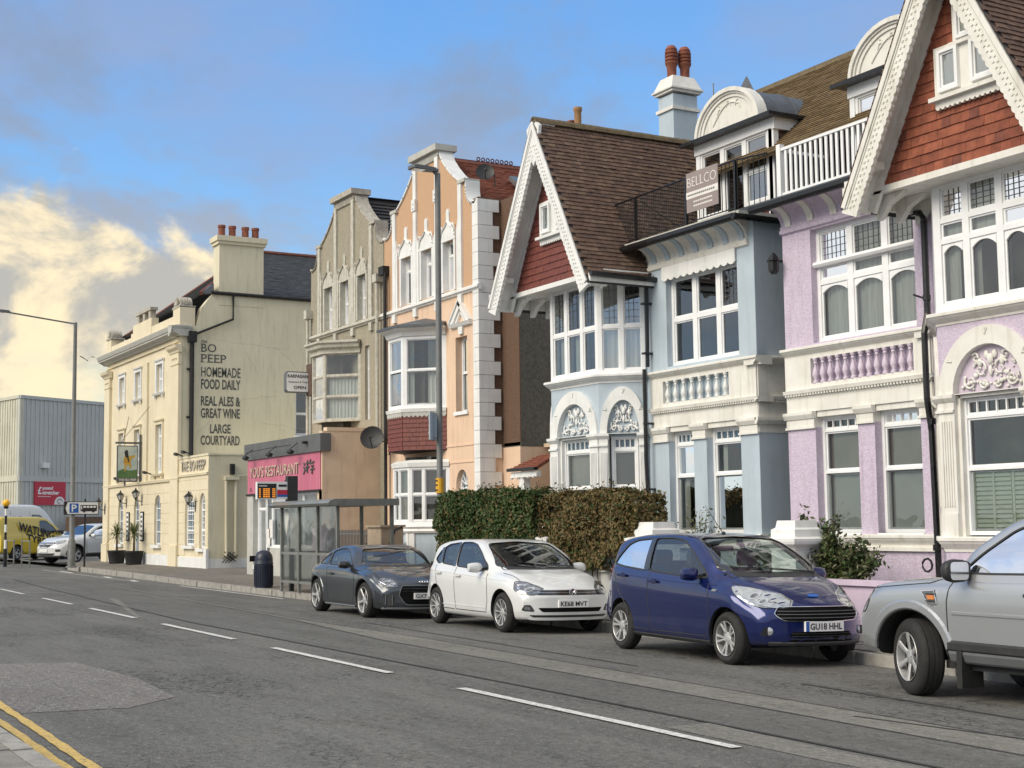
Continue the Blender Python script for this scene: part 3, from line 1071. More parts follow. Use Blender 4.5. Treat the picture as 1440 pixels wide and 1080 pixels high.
g.face([(-36, 8.9, rz(8.9)+.008), (-35, 8.9, rz(8.9)+.008), (-27.2, 7.35, .004), (-27.4, 7.30, .004)])
g.face([(-52, 4.2, .004), (-51, 4.2, .004), (-39.2, 8.1, rz(8.1)+.008), (-39.6, 8.3, rz(8.3)+.008)])
struct('road_scar', g, 'asphalt_light')

# painted markings: every dash of the centre line is a piece
markings = bpy.data.objects.new('centre_line', None)
COL.objects.link(markings)
markings['kind'] = 'structure'
ORG['centre_line'] = Vector((0, 0, 0))
for x0, x1 in ((-4.4, -8.6), (-8.62, -8.62), (-13.22, -8.59), (-15.05, -19.1), (-20.89, -25.03), (-27.0, -30.9), (-32.8, -36.26), (-38.97, -42.8), (-45, -49), (-51, -55), (-57, -61)):
 if abs(x0-x1) < 1 or (x0 > -5): continue
 a, b = max(x0, x1), min(x0, x1)
 cy = lambda x: 6.79 + (x+8.59)*(-0.0215)
 g = MB()
 n = 12
 rg = random.Random(int(-a*10))
 t = []
 u = []
 for k in range(n+1):
  x = a+(b-a)*k/n
  t.append((x, cy(x)+0.055+rg.uniform(-.006, .006)))
  u.append((x, cy(x)-0.055+rg.uniform(-.006, .006)))
 ribbon(g, t, u, 0.012)
 part('dash', g, 'road_white', markings)
yl = bpy.data.objects.new('double_yellow_line', None)
COL.objects.link(yl)
yl['kind'] = 'structure'
ORG['double_yellow_line'] = Vector((0, 0, 0))
for y0, y1, w in ((2.60, 2.50, 0.045), (2.39, 2.33, 0.04)):
 g = MB()
 rg = random.Random(3)
 t, u = [], []
 for k in range(90):
  x = -24 + 20*k/89
  y = y1+(y0-y1)*(-10.5-x)/4.1
  t.append((x, y+w+rg.uniform(-.012, .008)))
  u.append((x, y-w+rg.uniform(-.008, .012)))
 ribbon(g, t, u, 0.012)
 part('yellow_stripe', g, 'road_yellow', yl)
g = MB()
ribbon(g, [(-34, yk(-34)-0.30), (-44, yk(-44)-0.30)], [(-34, yk(-34)-0.40), (-44, yk(-44)-0.40)], 0.006)
for a, b in ((-48.5, -50.1), (-52.9, -54.8), (-60.4, -64.0)):
 ribbon(g, [(a, yk(a)-0.62), (b, yk(b)-0.5)], [(a, yk(a)-0.80), (b, yk(b)-0.66)], 0.006)
ribbon(g, [(-48.5, yk(-48.5)-0.75), (-66, yk(-66)-1.1)], [(-48.5, yk(-48.5)-0.80), (-66, yk(-66)-1.17)], 0.006)
ribbon(g, [(-2.0, 9.98), (-7.0, 10.35)], [(-2.0, 9.92), (-7.0, 10.29)], 0.012)
g.lathe((-56.0, 8.9, rz(8.9)), [(0.22, 0.004), (0.16, 0.02), (0.02, 0.03)], 12)
struct('road_marking', g, 'road_white')

# far pavement: tarmac sheet, kerb stones and a run of concrete slabs
g = MB()
for (x0, y0), (x1, y1) in zip(KERB[:-1], KERB[1:]):
 g.face([(x0, y0+0.14, pz(y0)), (x1, y1+0.14, pz(y1)), (x1, max(17.5, y1+.2), pz(17.5)), (x0, 17.5, pz(17.5))])
g.face([(40, 17.5, pz(17.5)), (-72.3, 17.5, pz(17.5)), (-72.8, 60, pz(17.5)), (40, 60, pz(17.5))])
struct('pavement', g, 'pavement_tar')
kerb = bpy.data.objects.new('kerb', None)
COL.objects.link(kerb)
kerb['kind'] = 'structure'
ORG['kerb'] = Vector((0, 0, 0))
x = 2.0
rg = random.Random(11)
st = MB()
st.box(WF, -0.45, 0.45, -0.22, 0.0, 0.0, 0.15)
stm = mesh_of(st, 'kerb_stone', ['kerb_stone'])
while x > -66:
 y0 = yk(x)
 y1 = yk(x-0.92)
 ang = math.atan2(y1-y0, -0.92) - math.pi
 inst('kerb_stone', stm, kerb, Matrix.Translation((x-0.46, (y0+y1)/2+rg.uniform(-.012, .012), pz((y0+y1)/2)+0.006+rg.uniform(-.006, .006))) @ Matrix.Rotation(ang+rg.uniform(-.006, .006), 4, 'Z') @ Matrix.Rotation(rg.uniform(-.004, .004), 4, 'Y') @ Matrix.Diagonal((rg.uniform(0.975, 1.0), 1, 1, 1)))
 x -= 0.925
slabs = bpy.data.objects.new('paving', None)
COL.objects.link(slabs)
slabs['kind'] = 'structure'
ORG['paving'] = Vector((0, 0, 0))
st = MB()
st.box(WF, -0.445, 0.445, -0.05, 0.0, -0.295, 0.295)
slm = mesh_of(st, 'paving_slab', ['slab'])
for r in range(3):
 k = 0
 x = -3.0 - (r % 2)*0.45
 while x > -21.5:
  y = yk(x) + 0.16 + 0.31 + r*0.61
  if y > 14.25:
   x -= 0.905
   continue
  inst('paving_slab', slm, slabs, Matrix.Translation((x, y, pz(y)+0.018+rg.uniform(-.006, .006))) @ Matrix.Rotation(rg.uniform(-.008, .008)-0.01, 4, 'Z') @ Matrix.Rotation(rg.uniform(-.008, .008), 4, 'X') @ Matrix.Rotation(rg.uniform(-.005, .005), 4, 'Y'))
  x -= 0.905
# near pavement corner
g = MB()
g.face([(-60, -8, 0.085), (20, -8, 0.085), (20, 1.85, 0.085), (-60, 1.85, 0.085)])
struct('near_pavement', g, 'pavement_tar')
x = -4.0
for r in range(2):
 x = -6.0-0.45*r
 while x > -22:
  y = 1.72-0.61*r
  inst('paving_slab', slm, slabs, Matrix.Translation((x, y, 0.11+rg.uniform(-.006, .006))) @ Matrix.Rotation(rg.uniform(-.012, .012), 4, 'Z') @ Matrix.Rotation(rg.uniform(-.01, .01), 4, 'X'))
  x -= 0.905
x = -4.0
while x > -30:
 inst('kerb_stone', stm, kerb, Matrix.Translation((x, 2.03, 0.105+rg.uniform(-.006, .004))) @ Matrix.Rotation(rg.uniform(-.01, .01), 4, 'Z'))
 x -= 0.925
# ------------------------------------------------------------------ the pair of bay fronted houses
BAL = {}


def ogee_sill(fr, mb, a0, a1, z0, z1, c0, out, mi=0, miter=(0, 0)):
 """moulded sill course: profile stepping out to 'out' at the top"""
 h = z1-z0
 prof = [(c0-0.25, z0), (c0+0.015, z0), (c0+0.02, z0+h*0.18), (c0+out*0.35, z0+h*0.30), (c0+out*0.75, z0+h*0.55), (c0+out*0.85, z0+h*0.68), (c0+out, z0+h*0.72), (c0+out, z0+h*0.93), (c0+out*0.92, z1), (c0-0.25, z1)]
 mb.sweep(fr, prof, a0, a1, mi, miter=miter)


def flat_block(root, X0, X1, ow, up, wallm, trim, key, endface=True, blue=False, panel=None):
 F = front(16.4)
 T = 0.28
 # walls, one per storey band
 b = MB()
 b.box(F, X0, X1, 0.0, 1.46, -T, 0)
 for a0, a1 in panel[2]:
  b.box(F, a0, a1, 1.46, 3.25, -T, 0)
 b.prism(F, rect(X0, X1, 4.62, 7.0), -T, 0, holes=[rect(up[0], up[1], up[2], up[3])])
 # side walls
 S = side(X1)
 b.box(S, 16.403, 22, 0, 3.25, -T, 0.004)
 b.box(S, 16.403, 22, 4.62, 7.14, -T, 0.004)
 part('wall', b, wallm, root)
 # white band between the storeys
 b = MB()
 for a0, a1 in panel[2]:
  b.box(F, a0, a1, 3.25, 3.50, -T, 0.03)
  b.sweep(F, [(0, 3.40), (0.05, 3.40), (0.09, 3.47), (0.09, 3.52), (0, 3.52)], a0-0.03, a1+0.03)
  b.sweep(F, [(0, 3.23), (0.045, 3.23), (0.045, 3.27), (0, 3.27)], a0-0.02, a1+0.02)
 b.box(F, X0, X1, 3.52, 3.80, -T, 0.012)
 for o in ow: b.box(F, o[0], o[1], 3.42, 3.52, -T, -0.02)
 b.box(F, X0, panel[0], 3.90, 4.47, -T, 0.03)
 b.box(F, panel[1], X1, 3.90, 4.47, -T, 0.03)
 b.box(F, panel[0], panel[1], 3.90, 3.99, -T, 0.03)
 b.box(F, panel[0], panel[1], 4.42, 4.47, -T, 0.03)
 b.sweep(F, [(-T, 3.80), (0.03, 3.80), (0.04, 3.83), (0.085, 3.84), (0.10, 3.90), (-T, 3.90)], X0, X1+0.10)
 ogee_sill(F, b, X0-0.02, X1+0.13, 4.47, 4.63, 0.0, 0.13)
 b.box(S, 16.403, 22, 3.25, 3.80, -T, 0.012)
 b.box(S, 16.403, 22, 3.90, 4.47, -T, 0.02)
 b.sweep(S, [(0, 3.80), (0.03, 3.80), (0.04, 3.83), (0.085, 3.84), (0.10, 3.90), (0, 3.90)], 16.31, 22)
 ogee_sill(S, b, 16.30, 22, 4.47, 4.63, 0.0, 0.13)
 b.sweep(S, [(0, 3.40), (0.05, 3.40), (0.09, 3.47), (0.09, 3.52), (0, 3.52)], 16.31, 22)
 # ground sill and plinth
 b.box(F, X0, X1, 1.18, 1.24, 0, 0.06)
 ogee_sill(F, b, X0, X1+0.08, 1.24, 1.44, 0.0, 0.10)
 part('moulding', b, trim, root)
 # dentils
 b = MB()
 a = X0+0.03
 while a < X1+0.05:
  b.box(F, a, a+0.035, 3.80, 3.836, 0.03, 0.075)
  a += 0.07
 a = 16.42
 while a < 18:
  b.box(S, a, a+0.035, 3.80, 3.836, 0.03, 0.075)
  a += 0.07
 part('dentil_course', b, trim, root, kind='stuff')
 # balusters in front of a recessed panel
 b = MB()
 b.box(F, panel[0], panel[1], 3.99, 4.42, -T, -0.09)
 part('panel', b, wallm, root)
 if key not in BAL: BAL[key] = baluster_mesh(0.43, 0.062, panel[3])
 n = panel[4]
 for k in range(n):
  x = panel[0]+(panel[1]-panel[0])*(k+0.5)/n
  inst('baluster', BAL[key], root, Matrix.Translation((x, 16.40, 3.99)))
 # cove below the balcony
 b = MB()
 prof = [(-T, 6.74), (0.03, 6.74), (0.05, 6.80)]
 for k in range(9):
  t = R(90*k/8)
  prof.append((0.02+0.42*(1-math.cos(t)), 6.80+0.34*math.sin(t)))
 prof += [(0.46, 7.16), (-T, 7.16)]
 b.sweep(F, prof, X0, X1 + (0.0 if not blue else -0.15))
 b.sweep(F, [(0, 6.66), (0.05, 6.68), (0.07, 6.74), (0, 6.76)], X0, X1-0.12)
 part('cove', b, trim if blue else wallm, root, smooth=40)
 b = MB()
 nr = 7 if blue else 6
 for k in range(nr):
  x = X0+0.22+(X1-X0-0.5)*k/(nr-1)
  pr = []
  for j in range(9):
   t = R(90*j/8)
   pr.append((0.02+0.42*(1-math.cos(t))+0.035, 6.80+0.34*math.sin(t)-0.012))
  pr = [(0.0, 6.79)] + pr + [(0.3, 7.15), (0.0, 7.15)]
  b.sweep(F, pr, x-0.07, x+0.07)
 part('cove_rib', b, wallm if blue else trim, root, smooth=40)
 # flat roof of the balcony with gutter
 b = MB()
 b.box(WF, X0-0.25, X1+0.02, 7.16, 7.24, 15.98, 17.5)
 b.box(WF, X1-0.28, X1+0.10, 7.14, 7.24, 16.0, 22) if blue else None
 part('balcony_roof', b, 'lead' if not blue else 'stucco_grey', root)
 b = MB()
 b.sweep(F, [(0.42, 7.10), (0.45, 7.05), (0.52, 7.05), (0.55, 7.10), (0.55, 7.17), (0.42, 7.17)], X0-0.25, X1+(0.12 if blue else 0.05))
 if blue:
  b.sweep(S, [(0.06, 7.10), (0.08, 7.06), (0.14, 7.06), (0.17, 7.10), (0.17, 7.16), (0.06, 7.16)], 15.85, 18.2)
 part('gutter', b, 'black_gloss', root)


def bay(root, P, wallm, trim, lead_on, spand, cream=False):
 """canted bay: P = four plan corners left to right; faces front and right cant are detailed"""
 pts = [Vector((x, y, 0)) for x, y in P]
 faces = []
 for a, b_ in zip(pts, pts[1:]):
  u = (b_-a).normalized()
  n = Vector((u.y, -u.x, 0))
  faces.append((Fr(a, u, n), (b_-a).length))
 tan = math.tan(R(22.5))
 for fi, (F, Lg) in enumerate(faces):
  m = (-tan if fi > 0 else 0, tan if fi < 2 else 0)   # mitred ends
  name = ('left', 'front', 'right')[fi]
  pw = 0.30 if fi == 1 else 0.18
  g0, g1 = (0.34, Lg-0.34) if fi == 1 else (0.22, Lg-0.22)
  # spandrel wall with an arched tympanum recess
  b = MB()
  cx = Lg/2
  ro = min(Lg/2-0.02, 0.91)
  b.prism(F, rect(0, Lg, 3.45, 4.48), -0.25, 0, holes=[[(cx-ro, 3.46)] + arc(cx, 3.47, ro, 0.93, 180, 0, 20) + [(cx+ro, 3.46)]])
  b.box(F, 0, Lg, 0, 1.20, -0.25, 0.0)
  part('wall', b, wallm, root)
  b = MB()
  ri = ro*0.70
  b.prism(F, [(cx-ro, 3.45)] + arc(cx, 3.47, ro, 0.93, 180, 0, 20) + [(cx+ro, 3.45)], -0.10, 0.05, holes=[[(cx-ri, 3.46)] + arc(cx, 3.47, ri, 0.66, 180, 0, 16) + [(cx+ri, 3.46)]])
  part('arch', b, trim, root)
  b = MB()
  b.box(F, cx-ri-0.02, cx+ri+0.02, 3.40, 4.16, -0.12, -0.07)
  part('tympanum', b, 'lilac_smooth' if cream else 'blue_paint', root)
  b = MB()
  relief(b, F, cx, 3.47, ri*0.95, 0.62, -0.06, 5+fi, dense=1.2 if fi == 1 else 0.8)
  if fi: part('plaster_relief', b, trim, root, smooth=60)
  # leaf sprigs on the arch
  if fi:
   b = MB()
   for ad in (35, 90, 145):
    rr = (ro+ri)/2
    x, z = cx+rr*math.cos(R(ad)), 3.47+0.80*math.sin(R(ad))
    for da in (-0.5, 0, 0.5):
     a2 = R(ad)+da
     b.tube([F.p(x, z, 0.055), F.p(x+0.10*math.cos(a2), z+0.10*math.sin(a2), 0.06)], 0.014, 4, r2=0.004)
   part('leaf_sprig', b, trim, root)
  # pilasters with flutes and capitals
  for s0, s1, e in ((0, pw, 0), (Lg-pw, Lg, 1)):
   b = MB()
   b.box(F, s0, s1, 1.40, 3.22, -0.22, 0.045)
   b.box(F, s0-0.0, s1+0.0, 1.40, 1.75, 0.045, 0.06)
   ww = s1-s0
   for k in range(5):
    x = s0+ww*(0.2+0.15*k)
    b.box(F, x-0.011, x+0.011, 1.85, 3.08, 0.045, 0.062)
   b.box(F, s0, s1, 3.22, 3.45, -0.22, 0.05)
   mm = (m[0] if e == 0 else 0, m[1] if e == 1 else 0)
   b.sweep(F, [(0.04, 3.34), (0.07, 3.36), (0.11, 3.41), (0.11, 3.46), (0.04, 3.46)], s0-(0.03 if e else 0), s1+(0 if e else 0.03), miter=mm)
   b.sweep(F, [(0.04, 3.20), (0.075, 3.20), (0.075, 3.24), (0.04, 3.24)], s0, s1, miter=mm)
   part('pilaster', b, trim, root)
  # ground window
  w0, w1 = g0, g1
  if fi == 1:
   b = MB()
   b.box(F, pw, w0+0.02, 1.42, 3.44, -0.25, -0.02)
   b.box(F, w1-0.02, Lg-pw, 1.42, 3.44, -0.25, -0.02)
   b.box(F, w0, w1, 3.40, 3.46, -0.25, -0.02)
   part('jamb', b, trim, root)
  if fi:
   window(root, F, w0, w1, 1.44, 3.41, c=-0.10, rows=(2.38, 3.13), toplights=6 if fi == 1 else 4, sash=0, fw=0.055,
    topglass='blue_pane' if not cream else 'pane_glass',
    curtain=([(w0, w1, 2.0 if not cream else 1.5, 3.13, 0, 'blind_grey')] if not cream else [(w0, w1, 1.5, 2.38, 0, 'shutter_sage')]),
    room='room_mid' if cream else 'room_dark')
   if cream:
    b = MB()
    z = 1.55
    while z < 2.34:
     for c0 in range(3):
      xa = w0+0.08+(w1-w0-0.16)*c0/3
      xb = w0+0.04+(w1-w0-0.16)*(c0+1)/3
      b.box(F, xa, xb, z, z+0.045, -0.225, -0.20)
     z += 0.065
    for c0 in range(4):
     xa = w0+0.04+(w1-w0-0.12)*c0/3
     b.box(F, xa, xa+0.04, 1.5, 2.36, -0.22, -0.185)
    part('shutter', b, 'shutter_sage', root)
  # sill course
  b = MB()
  ogee_sill(F, b, 0, Lg, 4.48, 4.66, 0.0, 0.15, miter=m)
  ogee_sill(F, b, 0, Lg, 1.20, 1.42, 0.0, 0.12, miter=m)
  b.box(F, 0, Lg, 6.60, 6.78, -0.2, 0.02)
  part('sill_course', b, trim, root)
  # first floor lights
  z0, z1 = 4.66, 6.62
  if fi == 1:
   if cream:
    window(root, F, 0.0, Lg, z0, z1, c=0.0, cols=3, rows=(5.72, 6.03), fw=0.14, bar=0.075, depth=0.16, lead=(4, 5, [(0, 2), (1, 2), (2, 2)]), curved=True,
     glass='pane_glass', topglass='pane_glass', curtain=[(0.1, 0.35, z0, 5.7, 0.04, 'curtain_net'), (0.55, 0.75, z0, 5.7, 0.04, 'curtain_net'), (0.1, 1.75, 6.03, 6.6, 0, 'cream_trim'), (0.1, 1.75, 5.73, 6.0, 0, 'curtain_net')], room='room_mid')  # pale blinds added behind the upper panes to make them look lit
   else:
    window(root, F, 0.0, Lg, z0, z1, c=0.0, cols=3, rows=(5.62,), fw=0.10, bar=0.07, depth=0.16, lead=(3, 6, [(0, 1), (1, 1), (2, 1)]),
     curtain=[(0.15, 0.45, z0, z1, 0.05, 'curtain_net'), (0.8, 1.2, z0, 5.6, 0.05, 'curtain_net')], room='room_mid')
  elif fi == 2:
   window(root, F, 0.0, Lg, z0, z1, c=0.0, cols=2, rows=(5.62,), fw=0.09, bar=0.06, depth=0.16, lead=(3, 6, [(0, 1), (1, 1)]), glass='pane_bright',
    curtain=[(0.1, 0.9, z0, 5.6, 0.05, 'curtain_net')], room='room_mid')
  else:
   b = MB(); b.box(F, 0, Lg, z0, z1, -0.16, 0); part('boarding', b, 'frame_white', root)
 # soffit plate over the bay so that nothing shows from below
 return faces


def gable(root, cx, tile_mats, wooden, pieces, tilename, seed, roofm, upper=True, deep=19.6):
 """steep gable on overhanging verge: cx centre; apex 10.1, feet 6.4 at +-2.0"""
 YB, YT = 14.85, 15.30
 zf, za, hw = 6.40, 10.09, 2.0
 sl = (za-zf)/hw
 ln = math.hypot(hw, za-zf)
 nx, nz = (za-zf)/ln, hw/ln     # outward normal of the right slope (x, z)
 F = front(YB)
 FT = front(YT)
 for sgn in (-1, 1):
  u = Vector((sgn*hw/ln, 0, -(za-zf)/ln))      # down the slope
  v = Vector((sgn*nx, 0, nz))                  # outward
  A = Vector((cx, YB-(0.003 if sgn > 0 else 0), za))
  fr = Fr(A, u, (0, -1, 0), v)
  b = MB()
  wd = 0.34
  # barge board: plain top fillet, face, scalloped lower edge
  b.box(fr, 0.05, ln+0.02, -0.10, -0.02, -0.02, 0.05)
  n = 34
  low = []
  for i in range(n):
   for j in range(5):
    t = (i+j/5)/n
    low.append((0.15+t*(ln-0.15), -wd-0.024*math.sin(math.pi*j/5)))
  b.prism(fr, [(0.0, -0.04)] + [(0.04, -wd*0.9)] + low + [(ln+0.06, -wd-0.03), (ln+0.10, -0.04)], -0.05, 0.02)
  part('barge_board', b, wooden, root)
  b = MB()
  k = 0.5
  while k < ln:
   b.box(fr, k, k+0.035, -0.26, -0.225, 0.02, 0.034)
   b.box(fr, k+0.045, k+0.08, -0.20, -0.165, 0.02, 0.034)
   k += 0.10
  b.box(fr, 0.2, ln, -0.135, -0.115, 0.02, 0.035)
  part('barge_ornament', b, wooden, root, kind='stuff')
  # raking soffit from the board back to the tiles
  b = MB()
  b.box(fr, 0.0, ln+0.05, -0.13, -0.05, -(YT-YB)-0.02, -0.05)
  b.box(fr, 0.15, ln, -0.26, -0.13, -(YT-YB)-0.02, -(YT-YB)+0.05)
  part('soffit', b, wooden, root)
  # roof slope: boarding and courses of tiles
  b = MB()
  b.box(fr, -0.02, ln+0.06, -0.05, 0.0, -(deep-YB), 0.02)
  part('roof_deck', b, 'dark_tile', root)
  tiles = [MB() for _ in range(4)]
  rg = random.Random(seed+sgn)
  rows = int(ln/0.105)
  visible = (sgn > 0)
  for r_ in range(rows+1):
   s0 = r_*0.105 - 0.02
   c = (0.085 if r_ % 2 else 0.0)
   wobble = 0
   if visible:
    q = 0.03-c
    while q > -(deep-YB):
     mi = rg.choices((0, 1, 2, 3), (4, 4, 2, 3))[0]
     wq = 0.166
     lift = rg.uniform(0, 0.008) + (0.012 if rg.random() < 0.03 else 0)
     e = s0+0.135+rg.uniform(-.006, .006)
     if e > ln+0.08: e = ln+0.08
     i0 = len(tiles[mi].v)
     # a tile: wedge, thick edge downhill
     tiles[mi].v += [fr.p(s0, 0.006, q), fr.p(s0, 0.006, q-wq), fr.p(e, 0.024+lift, q), fr.p(e, 0.024+lift, q-wq), fr.p(e, 0.012, q), fr.p(e, 0.012, q-wq)]
     tiles[mi].f += [(i0, i0+2, i0+3, i0+1), (i0+2, i0+4, i0+5, i0+3), (i0, i0+4, i0+2), (i0+1, i0+3, i0+5)]
     tiles[mi].m += [0]*4
     q -= 0.17
   else:
    tiles[0].box(fr, s0, s0+0.135, 0.0, 0.03, -(deep-YB), 0.03)
  mb = MB()
  for i, t in enumerate(tiles):
   o = len(mb.v)
   mb.v += t.v
   mb.f += [tuple(k+o for k in f) for f in t.f]
   mb.m += [i]*len(t.f)
  part('roof_tiles', mb, roofm, root, kind='stuff')
 b = MB()
 b.prism(F, [(cx-0.30, za-0.58), (cx, za-0.03), (cx+0.30, za-0.58), (cx, za-1.0)], -0.045, 0.013)
 part('apex_board', b, wooden, root)
 b = MB()
 b.box(WF, cx-2.02, cx-1.78, 6.50, 6.78, YB+0.06, YT+0.06)
 b.box(FT, cx-1.82, cx-1.54, 6.60, 6.80, 0.02, 0.07)
 part('eaves_block', b, wooden, root)
 # ridge tiles, one by one
 rt = MB()
 rt.prism(Fr((0, 0, 0), (1, 0, 0), (0, -1, 0)), [(-0.13, -0.10), (-0.10, -0.02), (-0.05, 0.035), (0, 0.05), (0.05, 0.035), (0.10, -0.02), (0.13, -0.10)], 0.0, 0.29)
 rm = mesh_of(rt, 'ridge_tile', ['lichen_ridge'])
 y = YB+0.27
 while y < deep:
  inst('ridge_tile', rm, root, Matrix.Translation((cx, y, za+0.01+random.uniform(-.004, .004))))
  y += 0.30
 # tile hung face
 FT = front(YT)
 zb = 6.66
 hwT = lambda z: max((za-0.22-z)/sl, 0.0)
 b = MB()
 b.prism(FT, [(cx-hwT(zb), zb), (cx+hwT(zb), zb), (cx, za-0.22)], -0.12, -0.01)
 part('gable_wall', b, tile_mats[-1], root)
 wins = [(cx-0.42, cx+0.78, 7.68, 8.36), (cx-0.05, cx+0.45, 8.36, 9.02)] if upper else []
 rg = random.Random(seed)
 gh, tw = 0.148, 0.172
 rows = int((za-0.3-zb)/gh)+1
 shape = {}
 hung = []
 for r_ in range(rows):
  z = zb+r_*gh
  off = (tw/2 if r_ % 2 else 0)
  x = cx-2.1+off
  while x < cx+2.1:
   x0, x1 = x, x+tw-0.003
   x += tw
   lim = hwT(z+0.04)
   x0c, x1c = max(x0, cx-lim), min(x1, cx+lim)
   if x1c-x0c < 0.03: continue
   hit = False
   for w in wins:
    if x1c > w[0]-0.02 and x0c < w[1]+0.02 and z+gh > w[2]-0.08 and z < w[3]+0.02:
     if x0c >= w[0]-0.02 and x1c <= w[1]+0.02: hit = True
     elif x0c < w[0]: x1c = min(x1c, w[0])
     else: x0c = max(x0c, w[1])
   if hit or x1c-x0c < 0.02: continue
   hung.append((x0c, x1c, z, rg.uniform(-.004, .004), rg.uniform(0, .006), rg.choices(range(len(tile_mats)), [5, 4, 3, 1][:len(tile_mats)])[0]))
 stuffm = [MB() for _ in tile_mats]
 cache = {}
 for i, (x0, x1, z, dz, lift, mi) in enumerate(hung):
  w = round(x1-x0, 2)
  if pieces and i < 300:
   kx = (w, mi)
   if kx not in cache:
    t = MB()
    t.v = [Vector(q) for q in ((0, 0, 0), (w, 0, 0), (0, -0.030, 0), (w, -0.030, 0), (0, -0.008, gh+0.03), (w, -0.008, gh+0.03))]
    t.f = [(2, 3, 5, 4), (0, 1, 3, 2), (0, 2, 4), (1, 5, 3)]
    t.m = [0]*4
    cache[kx] = mesh_of(t, tilename, [tile_mats[mi]])
   inst(tilename, cache[kx], root, Matrix.Translation((x0, YT-lift, z+dz)))
  else:
   t = stuffm[mi]
   i0 = len(t.v)
   y = YT-lift
   t.v += [Vector(q) for q in ((x0, y, z+dz), (x1, y, z+dz), (x0, y-.03, z+dz), (x1, y-.03, z+dz), (x0, y-.008, z+gh+.03), (x1, y-.008, z+gh+.03))]
   t.f += [(i0+2, i0+3, i0+5, i0+4), (i0, i0+1, i0+3, i0+2), (i0, i0+2, i0+4), (i0+1, i0+5, i0+3)]
   t.m += [0]*4
 mb = MB()
 for i, t in enumerate(stuffm):
  o = len(mb.v)
  mb.v += t.v
  mb.f += [tuple(k+o for k in f) for f in t.f]
  mb.m += [i]*len(t.f)
 if mb.f: part('hung_tiles', mb, list(tile_mats), root, kind='stuff')
 # gable windows
 for (a0, a1, b0, b1), n in zip(wins, (2, 1)):
  if n == 2:
   b = MB()
   b.box(FT, a0, a1, b0, b1+0.05, -0.02, 0.09)
   part('window_surround', b, wooden, root)
   for x0, x1 in ((a0+0.10, a0+0.48), (a1-0.50, a1-0.05)):
    window(root, FT, x0, x1, b0+0.05, b1-0.02, c=0.15, fw=0.055, depth=0.06, room='room_dark', roomd=0.062, rext=0.0, name='casement', glass='pane_bright', curtain=None)
   b = MB()
   b.box(FT, a0-0.06, a1+0.05, b0-0.06, b0, 0, 0.17)
   b.prism(FT, scallop(a0, a1-0.02, b0-0.06, b0-0.15, 13, 0.035), 0.04, 0.09)
   part('sill', b, wooden, root)
  else:
   b = MB()
   b.box(FT, a0, a1, b0, b1, -0.02, 0.09)
   part('window_surround', b, wooden, root)
   window(root, FT, a0+0.08, a1-0.05, b0+0.06, b1-0.04, c=0.14, fw=0.05, depth=0.05, roomd=0.062, rext=0.0, name='casement', glass='pane_bright')
   b = MB(); b.box(FT, a0-0.04, a1+0.04, b0-0.02, b0+0.03, 0, 0.15); part('sill', b, wooden, root)
 # flat soffit, brackets and beam under the overhang
 b = MB()
 b.box(WF, cx-1.86, cx+1.9, 6.565, 6.655, YT-0.02, 16.45)
 b.box(WF, cx-1.98, cx-1.86, 6.38, 6.66, YB-0.02, 16.42)
 b.box(FT, cx-1.9, cx+1.85, 6.56, 6.66, 0.0, 0.05)
 part('flat_soffit', b, wooden, root)
 for yb in (15.45, 15.85, 16.25):
  b = MB()
  pr = [(-1.86, 6.56), (-1.30, 6.56), (-1.36, 6.50), (-1.62, 6.40), (-1.78, 6.22), (-1.86, 6.20)]
  b.prism(Fr((cx, yb, 0)), pr, -0.05, 0.05)
  part('bracket', b, wooden, root)
 b = MB()
 FS = Fr((cx, YB+0.05, 0))
 b.box(WF, cx+hw-0.06, cx+hw+0.04, 6.36, 6.52, YB+0.02, 16.4)
 part('fascia', b, wooden, root)
 b = MB()
 b.tube([(cx+hw+0.09, YB, 6.50), (cx+hw+0.09, 16.45, 6.48)], 0.055, 8)
 part('gutter', b, 'black_gloss', root)
 # collar stub at the foot of the left soffit
 b = MB()
 b.box(front(YB+0.02), cx-hw+0.28, cx-hw+0.62, 6.86, 6.96, -0.25, 0.0)
 part('collar', b, wooden, root)


